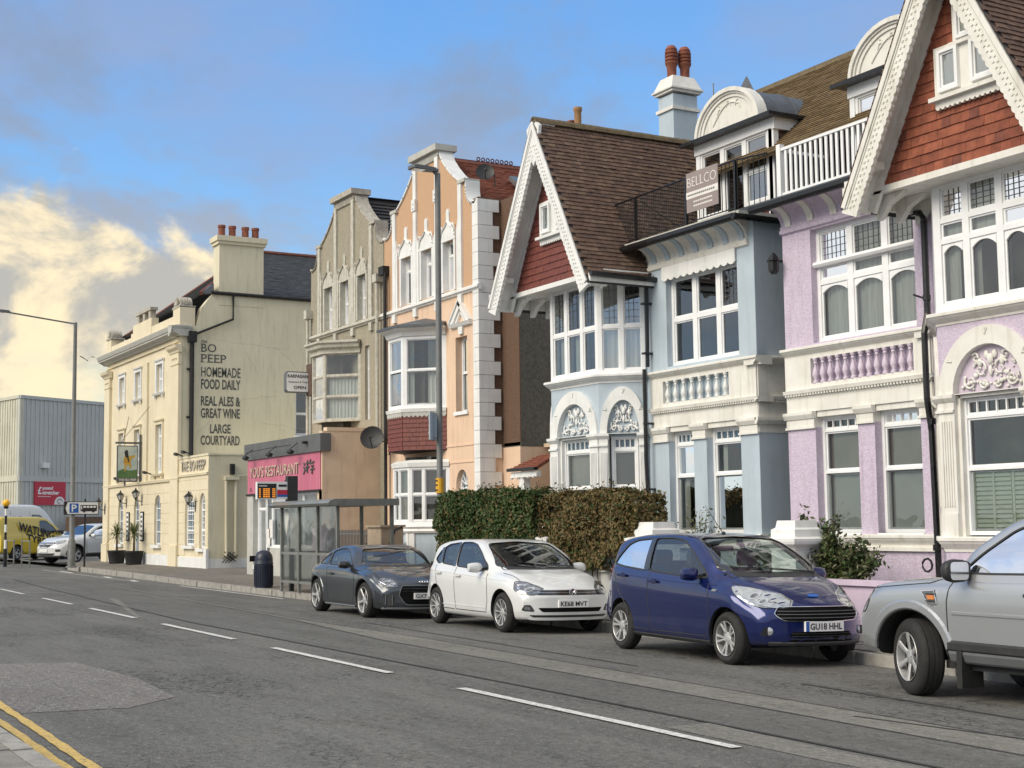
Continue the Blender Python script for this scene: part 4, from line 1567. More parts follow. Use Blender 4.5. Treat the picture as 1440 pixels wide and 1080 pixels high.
def dormer(root, X0, X1, trim, cladm):
 F = front(17.3)
 cx = (X0+X1)/2
 b = MB()
 zb, ze = 7.24, 9.28
 b.box(F, X0+0.12, X0+0.24, zb, ze-0.2, -0.15, 0)
 b.box(F, X1-0.30, X1-0.16, zb, ze-0.2, -0.15, 0)
 b.box(F, X0+0.10, X1-0.14, ze-0.24, ze-0.04, -0.2, 0.03)
 part('frame', b, trim, root)
 b = MB()
 b.box(F, X0+0.24, X1-0.30, zb, 7.52, -0.12, -0.03)
 part('apron', b, 'oxide_tile', root)
 b = MB()
 b.box(F, X0+0.24, X1-0.30, 7.52, 7.70, -0.12, 0.0)
 part('apron_flashing', b, 'lead', root)
 w0, w1 = X0+0.24, X1-0.30
 t = (w1-w0)
 window(root, F, w0, w0+t*0.33, 7.70, 9.05, c=-0.02, fw=0.06, room='room_dark')
 window(root, F, w0+t*0.33, w0+t*0.66, 7.26, 9.05, c=-0.02, fw=0.07, room='room_dark', name='balcony_door')
 window(root, F, w0+t*0.66, w1, 7.70, 9.05, c=-0.02, rows=(8.35,), fw=0.06, room='room_mid', glass='pane_bright')
 # side cheek, tile hung
 S = side(X1-0.16)
 b = MB()
 z = zb
 while z < 9.04:
  b.sweep(S, [(0, z), (0.03, z), (0.012, z+0.12), (0, z+0.12)], 17.42, 21)
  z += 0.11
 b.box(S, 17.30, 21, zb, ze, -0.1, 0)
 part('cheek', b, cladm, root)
 b = MB()
 b.box(S, 17.30, 17.42, zb, ze-0.2, 0, 0.05)
 b.box(S, 17.28, 21, ze-0.26, ze-0.04, 0, 0.10)
 part('corner_board', b, trim, root)
 # barrel lead roof with rolls, moulded segmental pediment in front
 b = MB()
 cxr = (X0+X1)/2 - 0.08
 rx, rzz = 0.98, 0.80
 n = 18
 outer = arc(cxr, ze+0.02, rx, rzz, 180, 0, n)
 b.prism(F, outer, -4.2, -0.12)
 for yy in (-0.9, -1.8, -2.7):
  b.prism(F, arc(cxr, ze+0.02, rx+0.025, rzz+0.025, 180, 0, n), yy-0.03, yy+0.03)
 b.box(F, X0-0.05, X1+0.02, ze-0.04, ze+0.03, -4.0, 0.16)
 part('lead_roof', b, 'lead', root, smooth=30)
 b = MB()
 b.prism(F, arc(cxr, ze+0.02, rx-0.16, rzz-0.14, 180, 0, n), -0.12, 0.02)
 for r0, r1, c in ((1.03, 0.95, 0.12), (0.95, 0.90, 0.08), (0.90, 0.82, 0.05)):
  b.prism(F, arc(cxr, ze+0.02, rx*r0, rzz*r0*1.02, 180, 0, n) + arc(cxr, ze+0.02, rx*r1, rzz*r1, 0, 180, n), -0.12, c)
 # a sprig in relief
 pts = [F.p(cxr-0.5+0.1*k, ze+0.22+0.25*math.sin(k*0.33)+0.02*k, 0.03) for k in range(9)]
 b.tube(pts, 0.014, 5)
 for k in range(6):
  x = cxr-0.35+0.14*k
  z = ze+0.32+0.2*math.sin((k+1)*0.45)
  b.tube([F.p(x, z, 0.03), F.p(x+0.04*(-1)**k, z+0.09, 0.03), F.p(x+0.09*(-1)**k, z+0.10, 0.03)], 0.010, 4)
 part('pediment', b, 'cream_trim', root, smooth=30)
 b = MB()
 b.box(F, X0-0.10, X1+0.0, ze-0.05, ze+0.02, 0.16, 0.25)
 b.box(F, X1-0.0, X1+0.07, ze-0.05, ze+0.02, -3.6, 0.25)
 part('gutter', b, 'black_gloss', root)


# ---- blue house
BLUE = thing('blue_house', 'pale blue bay fronted house with steep brown tiled gable and black balcony rail', 'house', (-23.2, 16.4, 0.1))
flat_block(BLUE, -23.12, -19.87, [(-22.60, -21.80), (-21.40, -20.38)], (-22.58, -20.36, 4.70, 6.46), 'blue_paint', 'cream_trim', 'blue', blue=True,
  panel=(-22.72, -20.65, [(-23.12, -22.60), (-21.80, -21.40), (-20.38, -19.87)], 'white_trim', 8))
F164 = front(16.4)
for a0, a1, cu in ((-22.60, -21.80, [(-22.5, -22.35, 1.5, 3.1, 0.03, 'curtain_net')]), (-21.40, -20.38, [(-21.3, -21.15, 1.5, 3.1, 0.03, 'curtain_net')])):
 window(BLUE, F164, a0, a1, 1.46, 3.42, c=-0.15, rows=(2.55, 3.16), toplights=5, sash=0, fw=0.06, topglass='blue_pane', curtain=cu, sill=(0.0, 0.08, 0.03), room='room_mid' if a0 < -22 else 'room_dark')
window(BLUE, F164, -22.58, -20.36, 4.70, 6.46, c=-0.13, cols=3, rows=(5.62,), fw=0.07, bar=0.085, lead=(5, 7, [(2, 1)]), room='room_dark', glass='pane_glass')
b = MB()
b.prism(F164, scallop(-22.66, -20.36, 6.68, 6.44, 11, 0.05), 0.02, 0.045)
part('valance', b, 'white_trim', BLUE)
BAYB = [(-26.53, 16.4), (-25.84, 15.7), (-24.0, 15.7), (-23.3, 16.4)]
bay(BLUE, BAYB, 'blue_paint', 'white_trim', True, True)
b = MB()
b.box(side(-23.3), 16.38, 22, 0, 7.1, -0.2, 0.0)
b.box(side(-26.5), 16.4, 22, 0, 6.6, -0.2, 0)
b.box(F164, -23.32, -23.10, 0, 7.0, -0.3, -0.02)
part('wing_wall', b, 'blue_paint', BLUE)
gable(BLUE, -24.99, ['oxide_tile'], 'white_trim', False, 'hung_tile', 21, ['brown_tile_a', 'brown_tile_b', 'brown_tile_c', 'brown_tile_d'], deep=19.6)
dormer(BLUE, -22.80, -20.17, 'frame_white', 'brown_tile_b')
b = MB()
b.box(WF, -23.1, -19.9, 0.1, 7.1, 17.25, 21.9)
part('core', b, 'void', BLUE)
# black balcony rail with mesh infill on the left
b = MB()
b.tube([(-23.95, 16.15, 8.18), (-20.03, 16.15, 8.22)], 0.018, 6)
b.tube([(-23.95, 16.15, 7.34), (-20.03, 16.15, 7.34)], 0.012, 6)
b.tube([(-20.03, 16.15, 8.22), (-19.3, 16.30, 8.20)], 0.018, 6)
for x in (-23.2, -21.52, -20.03):
 b.box(WF, x-0.025, x+0.025, 7.20, 8.20, 16.13, 16.18)
b.tube([(-23.1, 16.2, 8.1), (-22.4, 17.0, 7.3)], 0.012, 5)
x = -21.45
while x < -20.1:
 b.tube([(x, 16.15, 7.34), (x, 16.15, 8.2)], 0.009, 5)
 x += 0.115
for k in range(6):
 t = (k+0.5)/6
 p = Vector((-20.03, 16.15, 0)).lerp(Vector((-19.3, 16.3, 0)), t)
 b.tube([(p.x, p.y, 7.3), (p.x, p.y, 8.2)], 0.008, 5)
part('balcony_rail', b, 'black_gloss', BLUE)
b = MB()
x = -23.95
while x < -21.55:
 b.box(front(16.15), x-0.0035, x+0.0035, 7.36, 8.18, -0.003, 0.003)
 x += 0.062
z = 7.36
while z < 8.18:
 b.box(front(16.15), -23.95, -21.52, z-0.0035, z+0.0035, -0.004, 0.004)
 z += 0.062
for k in range(14):
 yv = 16.15+k*0.085
 b.box(side(-23.95), yv-.003, yv+.003, 7.36, 8.18-0.0*k, -0.003, 0.003)
part('mesh_infill', b, 'black_matt', BLUE, kind='stuff')
# letting board tied to the rail
bn = MB()
FB = front(16.10)
bn.box(FB, -21.42, -20.45, 7.50, 8.26, 0, 0.012)
BANNER = single('letting_banner', bn, 'banner_taupe', 'taupe estate agent banner reading BELLCO tied to the black balcony rail', 'banner')
text(BANNER, 'BELLCO', FB, -21.38, -20.50, 7.98, 8.16, 0.014, 'print_light', bold=-0.015, ext=0.002)
b = MB(); b.box(FB, -21.42, -20.45, 7.76, 7.89, 0.012, 0.015); part('white_stripe', b, 'print_light', BANNER)
b = MB()
for k in range(14): b.box(FB, -21.38+0.06*k, -21.335+0.06*k, 7.81, 7.84, 0.015, 0.016)
part('small_print', b, 'print_grey', BANNER, kind='stuff')
b = MB()
for z0 in (7.67, 7.59):
 for k in range(9): b.box(FB, -21.20+0.065*k, -21.15+0.065*k, z0, z0+0.03, 0.012, 0.014)
part('small_print', b, 'print_light', BANNER, kind='stuff')
# rainwater pipe between bay and flat block
b = MB()
b.tube([(-22.98, 16.32, 6.62), (-23.10, 16.30, 6.45), (-23.12, 16.30, 4.75)], 0.042, 8)
b.tube([(-23.12, 16.22, 4.70), (-23.12, 16.22, 3.0), (-23.12, 16.30, 0.2)], 0.042, 8)
for z in (6.0, 5.0, 3.6, 2.3):
 b.box(WF, -23.18, -23.06, z, z+0.04, 16.2, 16.4)
part('rainwater_pipe', b, 'black_gloss', BLUE)
# chimney behind the ridge
b = MB()
b.box(WF, -27.66, -27.06, 8.5, 11.95, 20.0, 20.72)
part('chimney_stack', b, 'blue_paint', BLUE)
b = MB()
for z0, z1, e in ((11.56, 11.64, 0.05), (12.0, 12.06, 0.07), (12.06, 12.10, 0.12)):
 b.box(WF, -27.66-e, -27.06+e, z0, z1, 20.0-e, 20.72+e)
P0 = [(-27.75, 19.91), (-26.97, 19.91), (-26.97, 20.81), (-27.75, 20.81)]
P1 = [(-27.62, 20.04), (-27.10, 20.04), (-27.10, 20.68), (-27.62, 20.68)]
for k in range(4):
 a, c = P0[k], P0[(k+1) % 4]; d, e = P1[(k+1) % 4], P1[k]
 b.face([(*a, 12.10), (*c, 12.10), (*d, 12.42), (*e, 12.42)])
b.face([(*p, 12.42) for p in P1])
part('chimney_cap', b, 'cream_trim', BLUE)
for x, y in ((-27.36, 20.20), (-27.30, 20.55)):
 b = MB()
 pr = [(0.11, 0), (0.12, 0.30), (0.15, 0.36)]
 for k in range(4):
  pr += [(0.16, 0.38+k*0.085), (0.165, 0.43+k*0.085), (0.135, 0.44+k*0.085), (0.135, 0.455+k*0.085)]
 pr += [(0.15, 0.74), (0.10, 0.82), (0.09, 0.83)]
 b.lathe((x, y, 12.40), pr, 14)
 part('chimney_pot', b, 'terracotta', BLUE, smooth=40)
# main roof behind: mossy brown tiles hipped at the left, shared by both houses
def course_roof(root, fr, poly, rows, pitch, mname, name='roof_tiles', thick=0.025):
 """a roof face with real overlapping courses; poly in (a, b) with b up the slope"""
 b = MB()
 b.prism(fr, poly, -0.06, 0.0)
 bmin = min(p[1] for p in poly); bmax = max(p[1] for p in poly)
 z = bmin
 while z < bmax:
  # clip the course to the polygon
  xs = []
  for lvl in (z, min(z+pitch, bmax-1e-3)):
   cr = []
   n = len(poly)
   for i in range(n):
    (x0, y0), (x1, y1) = poly[i], poly[(i+1) % n]
    if (y0 <= lvl < y1) or (y1 <= lvl < y0):
     cr.append(x0+(x1-x0)*(lvl-y0)/(y1-y0))
   if len(cr) >= 2: xs.append((min(cr), max(cr)))
  if len(xs) == 2:
   (a0, a1), (c0, c1) = xs
   rg = random.Random(int(z*1000))
   n = max(int((a1-a0)/0.34), 1)
   for k in range(n):
    t0, t1 = k/n, (k+1)/n
    l = thick+rg.uniform(-0.004, 0.010)
    p0, p1 = a0+(a1-a0)*t0, a0+(a1-a0)*t1
    q0, q1 = c0+(c1-c0)*t0, c0+(c1-c0)*t1
    i0 = len(b.v)
    b.v += [fr.p(p0, z-0.01, 0), fr.p(p1, z-0.01, 0), fr.p(p0, z-0.01, l), fr.p(p1, z-0.01, l), fr.p(q0, z+pitch, 0.004), fr.p(q1, z+pitch, 0.004)]
    b.f += [(i0, i0+1, i0+3, i0+2), (i0+2, i0+3, i0+5, i0+4), (i0, i0+2, i0+4), (i0+1, i0+5, i0+3)]
    b.m += [0]*4
  z += pitch
 return part(name, b, mname, root, kind='stuff')


def slope_frame(p0, p1, up_dir, rise, run):
 """frame with a from p0 towards p1 and b up the slope"""
 a = (Vector(p1)-Vector(p0)).normalized()
 v = (Vector(up_dir).normalized()*run + Vector((0, 0, rise))).normalized()
 n = a.cross(v)
 if n.z < 0: n = -n
 return Fr(p0, a, n, v)


RB = (-24.0, 20.0, 11.10)
run, rise = 2.9, 2.6
ln = math.hypot(run, rise)
frm = slope_frame((-27.2, 17.1, 8.5), (-19.5, 17.1, 8.5), (0, 1, 0), rise, run)
course_roof(BLUE, frm, [(4.3, 0), (7.7, 0), (7.7, ln), (3.2, ln)], 0, 0.10, 'mossy_tile')
b = MB()
b.face([(-25.2, 18.6, 9.0), (-26.9, 23, 8.5), (-24.0, 20, 11.1)])
b.face([(-26.9, 23, 8.5), (-19.5, 23, 8.5), (-19.5, 20, 11.1), (-24.0, 20, 11.1)])
part('rear_roof', b, 'slate', BLUE)
b = MB()
b.prism(Fr((0, 20, 11.1), (0, 1, 0), (1, 0, 0)), [(-0.14, -0.1), (-0.06, 0.04), (0.06, 0.04), (0.14, -0.1)], -24.0, -19.5)
part('ridge', b, 'lichen_ridge', BLUE)
b = MB()
b.lathe((-24.05, 19.8, 10.95), [(0.32, 0), (0.03, 0.5), (0.01, 0.52)], 4)
part('hip_finial', b, 'lead', BLUE)
b = MB()
b.tube([(-24.6, 19.3, 10.0), (-24.6, 19.3, 11.4)], 0.015, 5)
part('aerial', b, 'grey_steel', BLUE)

# ---- lilac house
PUR = thing('lilac_house', 'lilac roughcast house with cream mouldings, red tile hung gable and white balcony rail', 'house', (-16.0, 16.4, 0.1))
flat_block(PUR, -19.08, -15.70, [(-18.38, -17.36), (-16.98, -15.98)], (-18.36, -15.94, 4.68, 6.64), 'lilac_render', 'cream_trim', 'lilac', blue=False,
  panel=(-18.42, -16.05, [(-19.08, -18.38), (-17.36, -16.98), (-15.98, -15.70)], 'lilac_smooth', 13))
for a0, a1 in ((-18.38, -17.36), (-16.98, -15.98)):
 window(PUR, F164, a0, a1, 1.46, 3.42, c=-0.15, rows=(2.48, 3.18), toplights=5, sash=0, fw=0.06, curtain=[(a0, a1, 2.4, 3.18, 0, 'blind_taupe'), (a0, a1, 1.5, 2.4, 0, 'blind_grey')], sill=(0.0, 0.08, 0.03), room='room_mid')
window(PUR, F164, -18.36, -15.94, 4.68, 6.64, c=-0.13, cols=3, rows=(5.72, 6.02), fw=0.08, bar=0.085, lead=(6, 4, [(0, 2), (1, 2), (2, 2)]), curved=True,
 curtain=[(-18.3, -16.0, 4.7, 6.6, 0.05, 'curtain_net')], room='room_mid')
b = MB()
b.sweep(F164, [(-0.13, 5.98), (-0.06, 5.98), (-0.03, 6.02), (-0.05, 6.07), (-0.13, 6.08)], -18.36, -15.94)
part('transom', b, 'frame_white', PUR)
BAYP = [(-15.60, 16.4), (-14.90, 15.7), (-13.05, 15.7), (-12.35, 16.4)]
bay(PUR, BAYP, 'lilac_render', 'cream_trim', True, True, cream=True)
b = MB()
b.box(side(-12.35), 16.38, 22, 0, 7.1, -0.2, 0.0)
b.box(F164, -15.72, -15.58, 0, 6.9, -0.3, -0.02)
part('wing_wall', b, 'lilac_render', PUR)
gable(PUR, -13.87, ['red_tile_a', 'red_tile_b', 'red_tile_c', 'red_tile_d'], 'cream_trim', True, 'hung_tile', 33, ['brown_tile_b', 'brown_tile_d', 'brown_tile_a', 'brown_tile_b'], deep=19.6)
dormer(PUR, -18.35, -15.75, 'frame_white', 'brown_tile_b')
b = MB()
b.box(WF, -19.05, -15.8, 0.1, 7.1, 17.25, 21.9)
part('core', b, 'void', PUR)
frm = slope_frame((-19.5, 17.1, 8.5), (-8.0, 17.1, 8.5), (0, 1, 0), rise, run)
course_roof(PUR, frm, [(0, 0), (11.5, 0), (11.5, ln), (0, ln)], 0, 0.10, 'mossy_tile')
b = MB()
b.face([(-19.5, 23, 8.5), (-8, 23, 8.5), (-8, 20, 11.1), (-19.5, 20, 11.1)])
part('rear_roof', b, 'slate', PUR)
b = MB()
b.prism(Fr((0, 20, 11.1), (0, 1, 0), (1, 0, 0)), [(-0.14, -0.1), (-0.06, 0.04), (0.06, 0.04), (0.14, -0.1)], -19.5, -8.0)
part('ridge', b, 'lichen_ridge', PUR)
b = MB()
b.box(WF, -12.4, -8.0, 0.1, 8.5, 16.5, 22)
part('right_wing', b, 'lilac_render', PUR)
# white balcony rail
b = MB()
b.box(F164, -18.85, -15.75, 8.10, 8.15, 0.17, 0.23)
b.box(F164, -18.85, -15.75, 7.30, 7.35, 0.18, 0.22)
b.box(F164, -18.88, -18.78, 7.18, 8.22, 0.15, 0.25)
b.box(WF, -18.86, -18.81, 8.10, 8.15, 16.2, 17.2)
part('balcony_rail', b, 'frame_white', PUR)
bb = MB()
bb.box(F164, -0.028, 0.028, 7.35, 8.10, 0.19, 0.215)
bbm = mesh_of(bb, 'rail_baluster', ['frame_white'])
x = -18.68
while x < -15.85:
 inst('rail_baluster', bbm, PUR, Matrix.Translation((x, 0, 0)))
 x += 0.128
# rainwater pipe with its swan neck
b = MB()
b.tube([(-15.86, 16.22, 6.62), (-15.86, 16.22, 6.46), (-15.80, 16.2, 6.40), (-15.62, 16.2, 6.38), (-15.56, 16.2, 6.28), (-15.56, 16.2, 4.8), (-15.58, 16.14, 4.5), (-15.58, 16.14, 3.5), (-15.57, 16.2, 3.0), (-15.55, 16.22, 0.2)], 0.048, 8)
for z in (5.0, 3.1, 1.2):
 b.tube([(-15.56, 16.2, z), (-15.56, 16.2, z+0.09)], 0.06, 8)
b.tube([(-15.78, 16.15, 5.12), (-15.5, 16.2, 5.0)], 0.016, 5)
part('rainwater_pipe', b, 'black_gloss', PUR)
b = MB()
pts = [(-15.75+0.10*math.cos(k*0.7), 16.18, 0.98+0.10*math.sin(k*0.7)) for k in range(10)]
b.tube(pts, 0.018, 5)
part('cable_coil', b, 'black_matt', PUR)
# small lantern on the corner
ln_ = MB()
ln_.lathe((-19.12, 16.22, 5.98), [(0.05, 0), (0.09, 0.05), (0.10, 0.22), (0.13, 0.23), (0.05, 0.34), (0.015, 0.38)], 8)
ln_.box(WF, -19.14, -19.10, 6.2, 6.24, 16.2, 16.42)
single('wall_lantern', ln_, 'black_gloss', 'small black lantern on the left corner of the lilac house', 'lantern')
# recess between the houses
b = MB()
b.box(WF, -19.9, -19.05, 0.1, 7.1, 18.3, 18.5)
RC = part('recess_wall', b, 'blue_paint', BLUE)
# ------------------------------------------------------------------ two Dutch gabled houses and the flat fronted shop
Y2 = 18.2
F2 = front(Y2)


def dutch(root, cx, X0, X1, wallm, dash, trim, capm, peach):
 """shaped gable between X0 and X1"""
 h = 0.28
 # outline of the gable, left to right over the top
 right = [(0.80, 12.38), (0.95, 12.10), (1.25, 11.80), (1.62, 11.50), (2.05, 11.24), (2.05, 11.18), (2.42, 11.18), (2.42, 10.98)]
 for k in range(1, 9):
  t = R(90*k/8)
  right.append((2.42+0.42*(1-math.cos(t)), 10.98-0.52*math.sin(t)))
 right += [(2.95, 10.44), (3.06, 10.52)]
 left = [(-a, z) for a, z in reversed(right)]
 lo = 8.12
 out = [(X0-cx, lo)] + [(max(a, X0-cx), z) for a, z in left] + [(min(a, X1-cx), z) for a, z in right] + [(X1-cx, lo)]
 wins = [(-1.80, -1.10), (-0.42, 0.28), (1.00, 1.66)]
 FF = Fr((cx, Y2, 0))
 b = MB()
 b.prism(FF, out, -0.36, 0, holes=[rect(a0, a1, 8.24, 9.70) for a0, a1 in wins])
 part('gable_wall', b, dash, root)
 # lower storeys
 b = MB()
 X = lambda v: v-cx
 hol = [rect(X(X1)-1.42, X(X1)-0.72, 4.78, 6.86)] if peach else [rect(X(X1)-1.45, X(X1)-1.10, 5.0, 7.35)]
 b.prism(FF, rect(X(X0), X(X1), 3.40 if peach else 4.3, lo), -0.3, 0, holes=hol)
 part('wall', b, wallm, root)
 # coping following the outline
 b = MB()
 pts = [(a, z) for a, z in left if a > X(X0)-0.05] + [(a, z) for a, z in right if a < X(X1)+0.05]
 for (a, z), (c, d) in zip(pts, pts[1:]):
  if abs(a) <= 0.81 and abs(c) <= 0.81: continue
  l = math.hypot(c-a, d-z)
  if l < 0.02: continue
  u = Vector((c-a, 0, d-z)).normalized()
  v = Vector((-u.z, 0, u.x))
  if v.z < 0 or (abs(v.z) < 0.1 and (v.x*(a+c) < 0)): v = -v
  f = Fr(FF.p(a, z), u, (0, -1, 0), v)
  b.box(f, -0.015, l+0.015, 0.0, 0.05, -0.40, 0.05)
 part('coping', b, trim if peach else capm, root)
 b = MB()
 b.box(FF, -0.84, 0.84, 12.30, 12.42, -0.42, 0.08)
 b.box(FF, -0.92, 0.92, 12.42, 12.60, -0.50, 0.20)
 b.sweep(FF, [(0, 12.18), (0.05, 12.2), (0.08, 12.3), (0, 12.3)], -0.80, 0.80)
 for s in (-1, 1):
  b.box(FF, s*2.02, s*2.46, 11.16, 11.26, -0.40, 0.09)
 part('gable_cap', b, capm, root)
 # long pilaster strips swelling into gothic heads
 b = MB()
 for a, zt in ((-2.24, 11.16), (-0.78, 12.3), (0.66, 12.3), (2.10, 11.16)):
  b.box(FF, a-0.10, a+0.10, 8.14, zt, 0, 0.07)
  b.prism(FF, [(a-0.10, 10.30), (a-0.13, 10.1), (a-0.24, 9.85), (a-0.24, 8.20), (a+0.24, 8.20), (a+0.24, 9.85), (a+0.13, 10.1), (a+0.10, 10.30)] if abs(a) < 1 else
    [(a-0.10, 10.4), (a-0.10, 8.20), (a+(0.22 if a < 0 else 0.10), 8.20), (a+(0.22 if a < 0 else 0.10), 9.9), (a+0.10, 10.3)] if a < 0 else
    [(a-0.10, 10.3), (a-0.22, 9.9), (a-0.22, 8.20), (a+0.096, 8.20), (a+0.096, 10.4)], 0, 0.055)
 part('pilaster_strip', b, trim, root)
 b = MB()
 for a0, a1 in wins:
  m = (a0+a1)/2
  w = (a1-a0)/2+0.12
  # ogee head above each window
  hd = [(m-w, 9.68), (m-w, 9.90), (m-w*0.8, 10.06), (m-w*0.42, 10.16), (m-0.09, 10.22), (m-0.09, 10.52), (m-0.05, 10.60), (m+0.05, 10.60), (m+0.09, 10.52), (m+0.09, 10.22), (m+w*0.42, 10.16), (m+w*0.8, 10.06), (m+w, 9.90), (m+w, 9.68)]
  b.prism(FF, hd, 0, 0.045)
  pts = [FF.p(m-w*0.95, 9.80, 0.06), FF.p(m-w*0.75, 10.0, 0.07), FF.p(m-w*0.3, 10.12, 0.07), FF.p(m, 10.24, 0.07), FF.p(m+w*0.3, 10.12, 0.07), FF.p(m+w*0.75, 10.0, 0.07), FF.p(m+w*0.95, 9.80, 0.06)]
  b.tube(pts, 0.028, 5)
  for s in (-1, 1):
   b.ball(FF.p(m+s*w*0.72, 10.08, 0.07), 0.05, 4)
   b.tube([FF.p(m+s*w*0.9, 9.85, 0.06), FF.p(m+s*w*1.0, 10.0, 0.08), FF.p(m+s*w*0.9, 10.14, 0.08)], 0.02, 4)
  b.box(FF, a0-0.10, a0+0.004, 8.24, 9.704, -0.2, 0.035)
  b.box(FF, a1-0.004, a1+0.10, 8.24, 9.704, -0.2, 0.035)
 part('window_head', b, trim, root)
 if peach:
  b = MB()
  for a in (-0.78, 0.66):
   b.box(FF, a-0.12, a+0.12, 10.95, 11.30, 0.07, 0.11)
   for z in (11.03, 11.17):
    b.ball(FF.p(a, z, 0.11), 0.035, 4)
  part('strip_block', b, trim, root)
 for i, (a0, a1) in enumerate(wins):
  window(root, FF, a0, a1, 8.24, 9.70, c=-0.16, rows=(9.28,) if peach else (8.95,), fw=0.055, room='room_dark', glass='pane_glass' if i != 1 else 'pane_bright',
   curtain=[(a0+0.3, a1, 8.3, 9.0, 0.04, 'curtain_net')] if (peach and i > 0) else None)
 # string course on blocks
 b = MB()
 b.sweep(FF, [(-0.02, 8.02), (0.05, 8.03), (0.07, 8.07), (0.12, 8.09), (0.12, 8.15), (0.04, 8.20), (-0.02, 8.20)], X(X0)-0.02, X(X1)+(0.12 if peach else 0))
 for a in (-2.24, -0.78, 0.66, 2.10):
  b.box(FF, a-0.11, a+0.11, 7.78, 8.03, 0, 0.09)
 part('string_course', b, trim, root)
 # roof behind, ridge running back
 for s in (-1, 1):
  e = (X(X1)-0.1 if s > 0 else -(X(X0)+0.1))
  rr = math.hypot(e, 12.42-10.25)
  o = Vector((cx+s*e, Y2+0.30, 10.25))
  v = Vector((-s*e, 0, 12.42-10.25)).normalized()
  fr = Fr(o, (0, 1, 0), Vector((s*v.z, 0, abs(v.x))), v)
  course_roof(root, fr, [(0, 0), (6.5, 0), (6.5, rr), (0, rr)], 0, 0.10 if peach else 0.26, 'orange_roof' if peach else 'dark_tile', thick=0.025 if peach else 0.05)
 b = MB()
 b.prism(Fr((cx, 0, 12.44), (1, 0, 0), (0, 1, 0)), [(-0.14, -0.08), (-0.06, 0.04), (0.06, 0.04), (0.14, -0.08)], Y2+0.3, Y2+6.8)
 part('ridge', b, 'ridge_red' if peach else 'dark_tile', root)
 return FF, X


PEACH = thing('peach_house', 'peach coloured house with shaped Dutch gable, white quoins and orange tiled roof', 'house', (-36.7, Y2, 0.1))
FP, X = dutch(PEACH, -36.75, -39.85, -33.65, 'peach_paint', 'peach_dash', 'white_trim', 'stucco_grey', True)
cx = -36.75
b = MB()
b.prism(F2, rect(-39.85, -33.65, 0.0, 3.40), -0.3, 0, holes=[rect(-36.9, -35.55, 1.6, 3.3), archhole(-35.10, -34.40, 1.2, 2.75, 3.18)])
b.box(F2, -39.85, -33.65, 3.82, 3.87, 0, 0.02)
b.box(F2, -35.5, -33.65, 3.36, 3.40, 0, 0.02)
b.box(side(-33.65), Y2+0.004, 24, 0, 3.75, -0.3, 0.004)
part('lower_wall', b, 'peach_paint', PEACH)
b = MB()
b.box(side(-33.65), Y2+0.004, 24, 3.75, 10.6, -0.3, 0.003)
b.box(WF, -33.66, -32.72, 3.75, 10.55, 18.9, 18.93)
part('side_wall', b, 'brown_dash', PEACH)
b = MB()
b.box(WF, -33.66, -32.70, 0, 3.72, 18.88, 24)
part('stack_base', b, 'peach_paint', PEACH)
b = MB()
b.box(WF, -33.6, -32.72, 3.75, 10.5, 18.93, 26)
b.box(WF, -33.6, -32.69, 3.72, 3.84, 18.90, 26)
part('stack_side', b, 'grey_roughcast', PEACH)
# quoins, one by one
z = 1.2
k = 0
qc = {}
while z < 10.4:
 top = 10.55 if z > 10.0 else min(z+0.375, 10.55)
 long_ = (k % 2 == 0)
 key = (long_, round(top-z, 2))
 if key not in qc:
  q = MB()
  q.box(WF, -(0.28), 0.05, 0, top-z-0.012, -0.05, 0.62 if long_ else 0.42)
  qc[key] = mesh_of(q, 'quoin', ['white_trim'])
 inst('quoin', qc[key], PEACH, Matrix.Translation((-33.65, Y2, z)))
 z = top
 k += 1
 if top >= 10.5: break
# first floor oriel with a tile hung skirt
OR = [(-38.5, Y2), (-37.55, 17.28), (-36.57, 17.28), (-35.65, Y2)]


